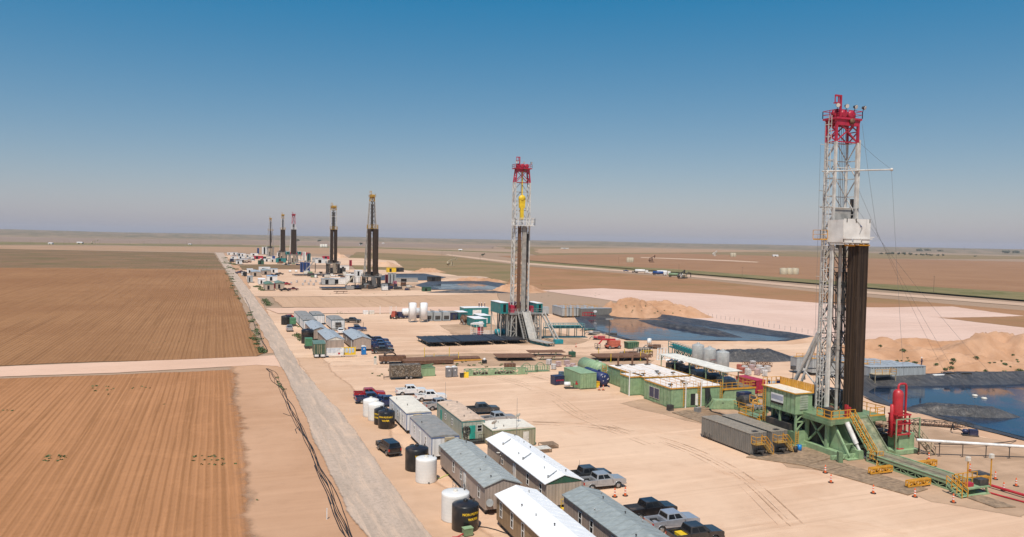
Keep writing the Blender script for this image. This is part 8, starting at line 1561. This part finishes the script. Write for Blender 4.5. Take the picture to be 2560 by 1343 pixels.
tree('lone round dark tree left of the farm road', 1207, 642, 7, 6.5)
for k, (px, w_, py) in enumerate(((2203,13,637),(2219,16,638),(2232,18,638),(2246,18,638),(2260,19,639),(2275,16,639),(2291,10,639),(2306,14,640),(2318,15,640),(2328,12,641),(2345,12,641),(2358,13,641),(2438,9,643))): tree('dark tree in the far row right of the mast, '+od[k]+' from the left', px, py, w_, w_*.62)
for k, (px, w_, py) in enumerate(((1948,22,622),(1960,26,622),(1972,22,622),(2000,16,622),(2008,16,622),(2300,40,631),(2320,40,631),(2350,36,632),(2515,40,636),(2540,40,636))): tree('tiny dark tree close to the right horizon, '+od[k]+' from the left', px, py, w_, w_*.55)
for k, (px, w_, py) in enumerate(((1033,26,604),(1047,18,604),(798,20,606),(902,16,613),(1162,30,602),(1175,28,602),(1190,30,602),(745,20,604))): tree('tiny dark tree close to the middle horizon, '+od[k]+' from the left', px, py, w_, w_*.6, z=0 if py > 603 else 0)
for lab, px, py, W, h in (('white farm building with a pale roof left of the third rig mast', 902, 613, 9, 5), ('white shed beside trees on the middle plain', 958, 610, 10, 5), ('buff flat shed on the middle plain', 1151, 628, 9, 5), ('long buff sheds far right of the second rig', 1412, 623, 30, 4), ('grey shed with dark stripes far on the left plain', 200, 610, 14, 5), ('tiny white shed far on the left plain', 127, 611, 9, 4), ('white vehicle shed by the left plain road', 475, 612, 7, 3), ('pale shed on the right plain', 1938, 642, 14, 5), ('long white sheds near the right horizon', 1990, 619, 90, 5), ('long white shed by the right horizon trees', 2420, 632, 80, 6), ('white shed at the right edge of the horizon', 2555, 636, 90, 9)):
    x, y = G(px, py); t = T('farm_shed', lab, 'building', x, y, R(-20), 'far sheds on the plain'); MB().box(-W/2,-4,0,W/2,4,h*.7).build('wall', tan if 'buff' in lab or 'grey' in lab else offwhite, t); MB().prism([(-4.3,h*.7+.01),(4.3,h*.7+.01),(0,h)],-W/2-.3,W/2+.3,'x').build('roof', roof_white, t); MB().box(-W*.2,-4.06,0,W*.1,-4.01,h*.5).build('door', dark, t)
for k, (px, py, h_) in enumerate(((742,606,40),(1720,612,45),(2160,630,60),(1130,604,40),(1820,613,40),(2410,632,45))): x, y = G(px, py); t = T('lattice_tower', 'thin dark lattice tower on the horizon, '+od[k]+' one', 'tower', x, y, 0, 'lattice towers on the horizon'); mb = MB(); [mb.bar((sx*1.5,sy*1.5,0),(sx*.3,sy*.3,h_),.35) for sx in (-1,1) for sy in (-1,1)]; mb.build('leg', dark, t); mb = MB(); [mb.bar((-1.4*(1-j/10),-1.4*(1-j/10),h_*j/9),(1.4*(1-j/10),1.4*(1-j/10),h_*(j+1)/9),.3) for j in range(9)]; mb.build('brace', dark, t)
# weeds scattered over verges and rows
mb = MB(); rnd = random.Random(5)
def tuft(x, y, z, r, n):
    for k in range(n):
        a, q = rnd.uniform(0,6.28), r*math.sqrt(rnd.random()); p = Vector((x+q*math.cos(a), y+q*math.sin(a), z+rnd.uniform(.02,.35)*min(1.3,r))); d = Vector((rnd.uniform(-1,1),rnd.uniform(-1,1),rnd.uniform(.1,1))).normalized(); e = d.orthogonal().normalized()*rnd.uniform(.08,.2)*(1+.4*r); f = d.cross(e)*.8; mb.quad(p-e,p-f,p+e,p+f)
for (x0,y0,x1,y1,n,r) in ((560,655,585,715,16,2.0),(572,700,600,760,10,1.2),(622,780,660,890,26,1.1),(635,845,662,885,14,1.2),(655,742,672,765,14,1.6),(560,640,572,660,10,3.0),(575,668,600,676,8,2.5),(575,650,588,664,8,3.0),(640,715,662,728,16,1.8),(738,830,760,855,16,1.2),(748,815,770,830,6,1.0),(690,945,712,975,6,.5)):
    for k in range(n): f = rnd.random(); x, y = G(x0+(x1-x0)*f+rnd.uniform(-6,6), y0+(y1-y0)*f, .15); tuft(x, y, .2, r*rnd.uniform(.5,1.1), int(26*r))
for (x0,y0,x1,y1,n) in ((225,985,290,962,14),(330,965,380,970,5),(110,1150,125,1140,8),(145,1140,165,1150,8),(475,1150,560,1140,14),(475,1160,600,1160,6),(355,885,395,882,6),(370,858,450,855,8),(5,1025,40,1030,4),(410,1012,412,1014,1),(640,1250,650,1252,1),(1340,700,1375,742,12),(1480,735,1500,742,4),(800,735,1000,737,14),(900,750,1010,758,6),(830,783,1000,780,12)):
    for k in range(n): x, y = G(rnd.uniform(x0,x1), rnd.uniform(min(y0,y1)-2,max(y0,y1)+2), .1); tuft(x, y, .03, rnd.uniform(.12,.3)*(1 if y < 240 else 2.6), 6 if y < 240 else 10)
for (x0,y0,x1,y1,n) in ((2230,895,2560,950,18),(1480,765,1700,790,16),(1000,920,1300,905,20),(930,915,1000,945,10)):
    for k in range(n): x, y, z = surf(rnd.uniform(x0,x1), rnd.uniform(min(y0,y1),max(y0,y1))); tuft(x, y, z+.1, rnd.uniform(.2,.5), 12)
tag(mb.build('weeds', leaf_m), kind='stuff')
# ================================================================== thin dusty air over the plain
hz = MB(); hz.box(-15500, -15500, -1.0, 15500, 15500, 140)
t = bpy.data.materials.new('dusty air'); t.use_nodes = True; nt = t.node_tree; nt.nodes.clear()
pv = nt.nodes.new('ShaderNodeVolumePrincipled'); pv.inputs['Color'].default_value = (0.95, 0.92, 0.95, 1); pv.inputs['Density'].default_value = 0.00005; pv.inputs['Anisotropy'].default_value = 0.0
ou = nt.nodes.new('ShaderNodeOutputMaterial'); nt.links.new(pv.outputs[0], ou.inputs['Volume'])
tag(hz.build('haze', t), kind='stuff')
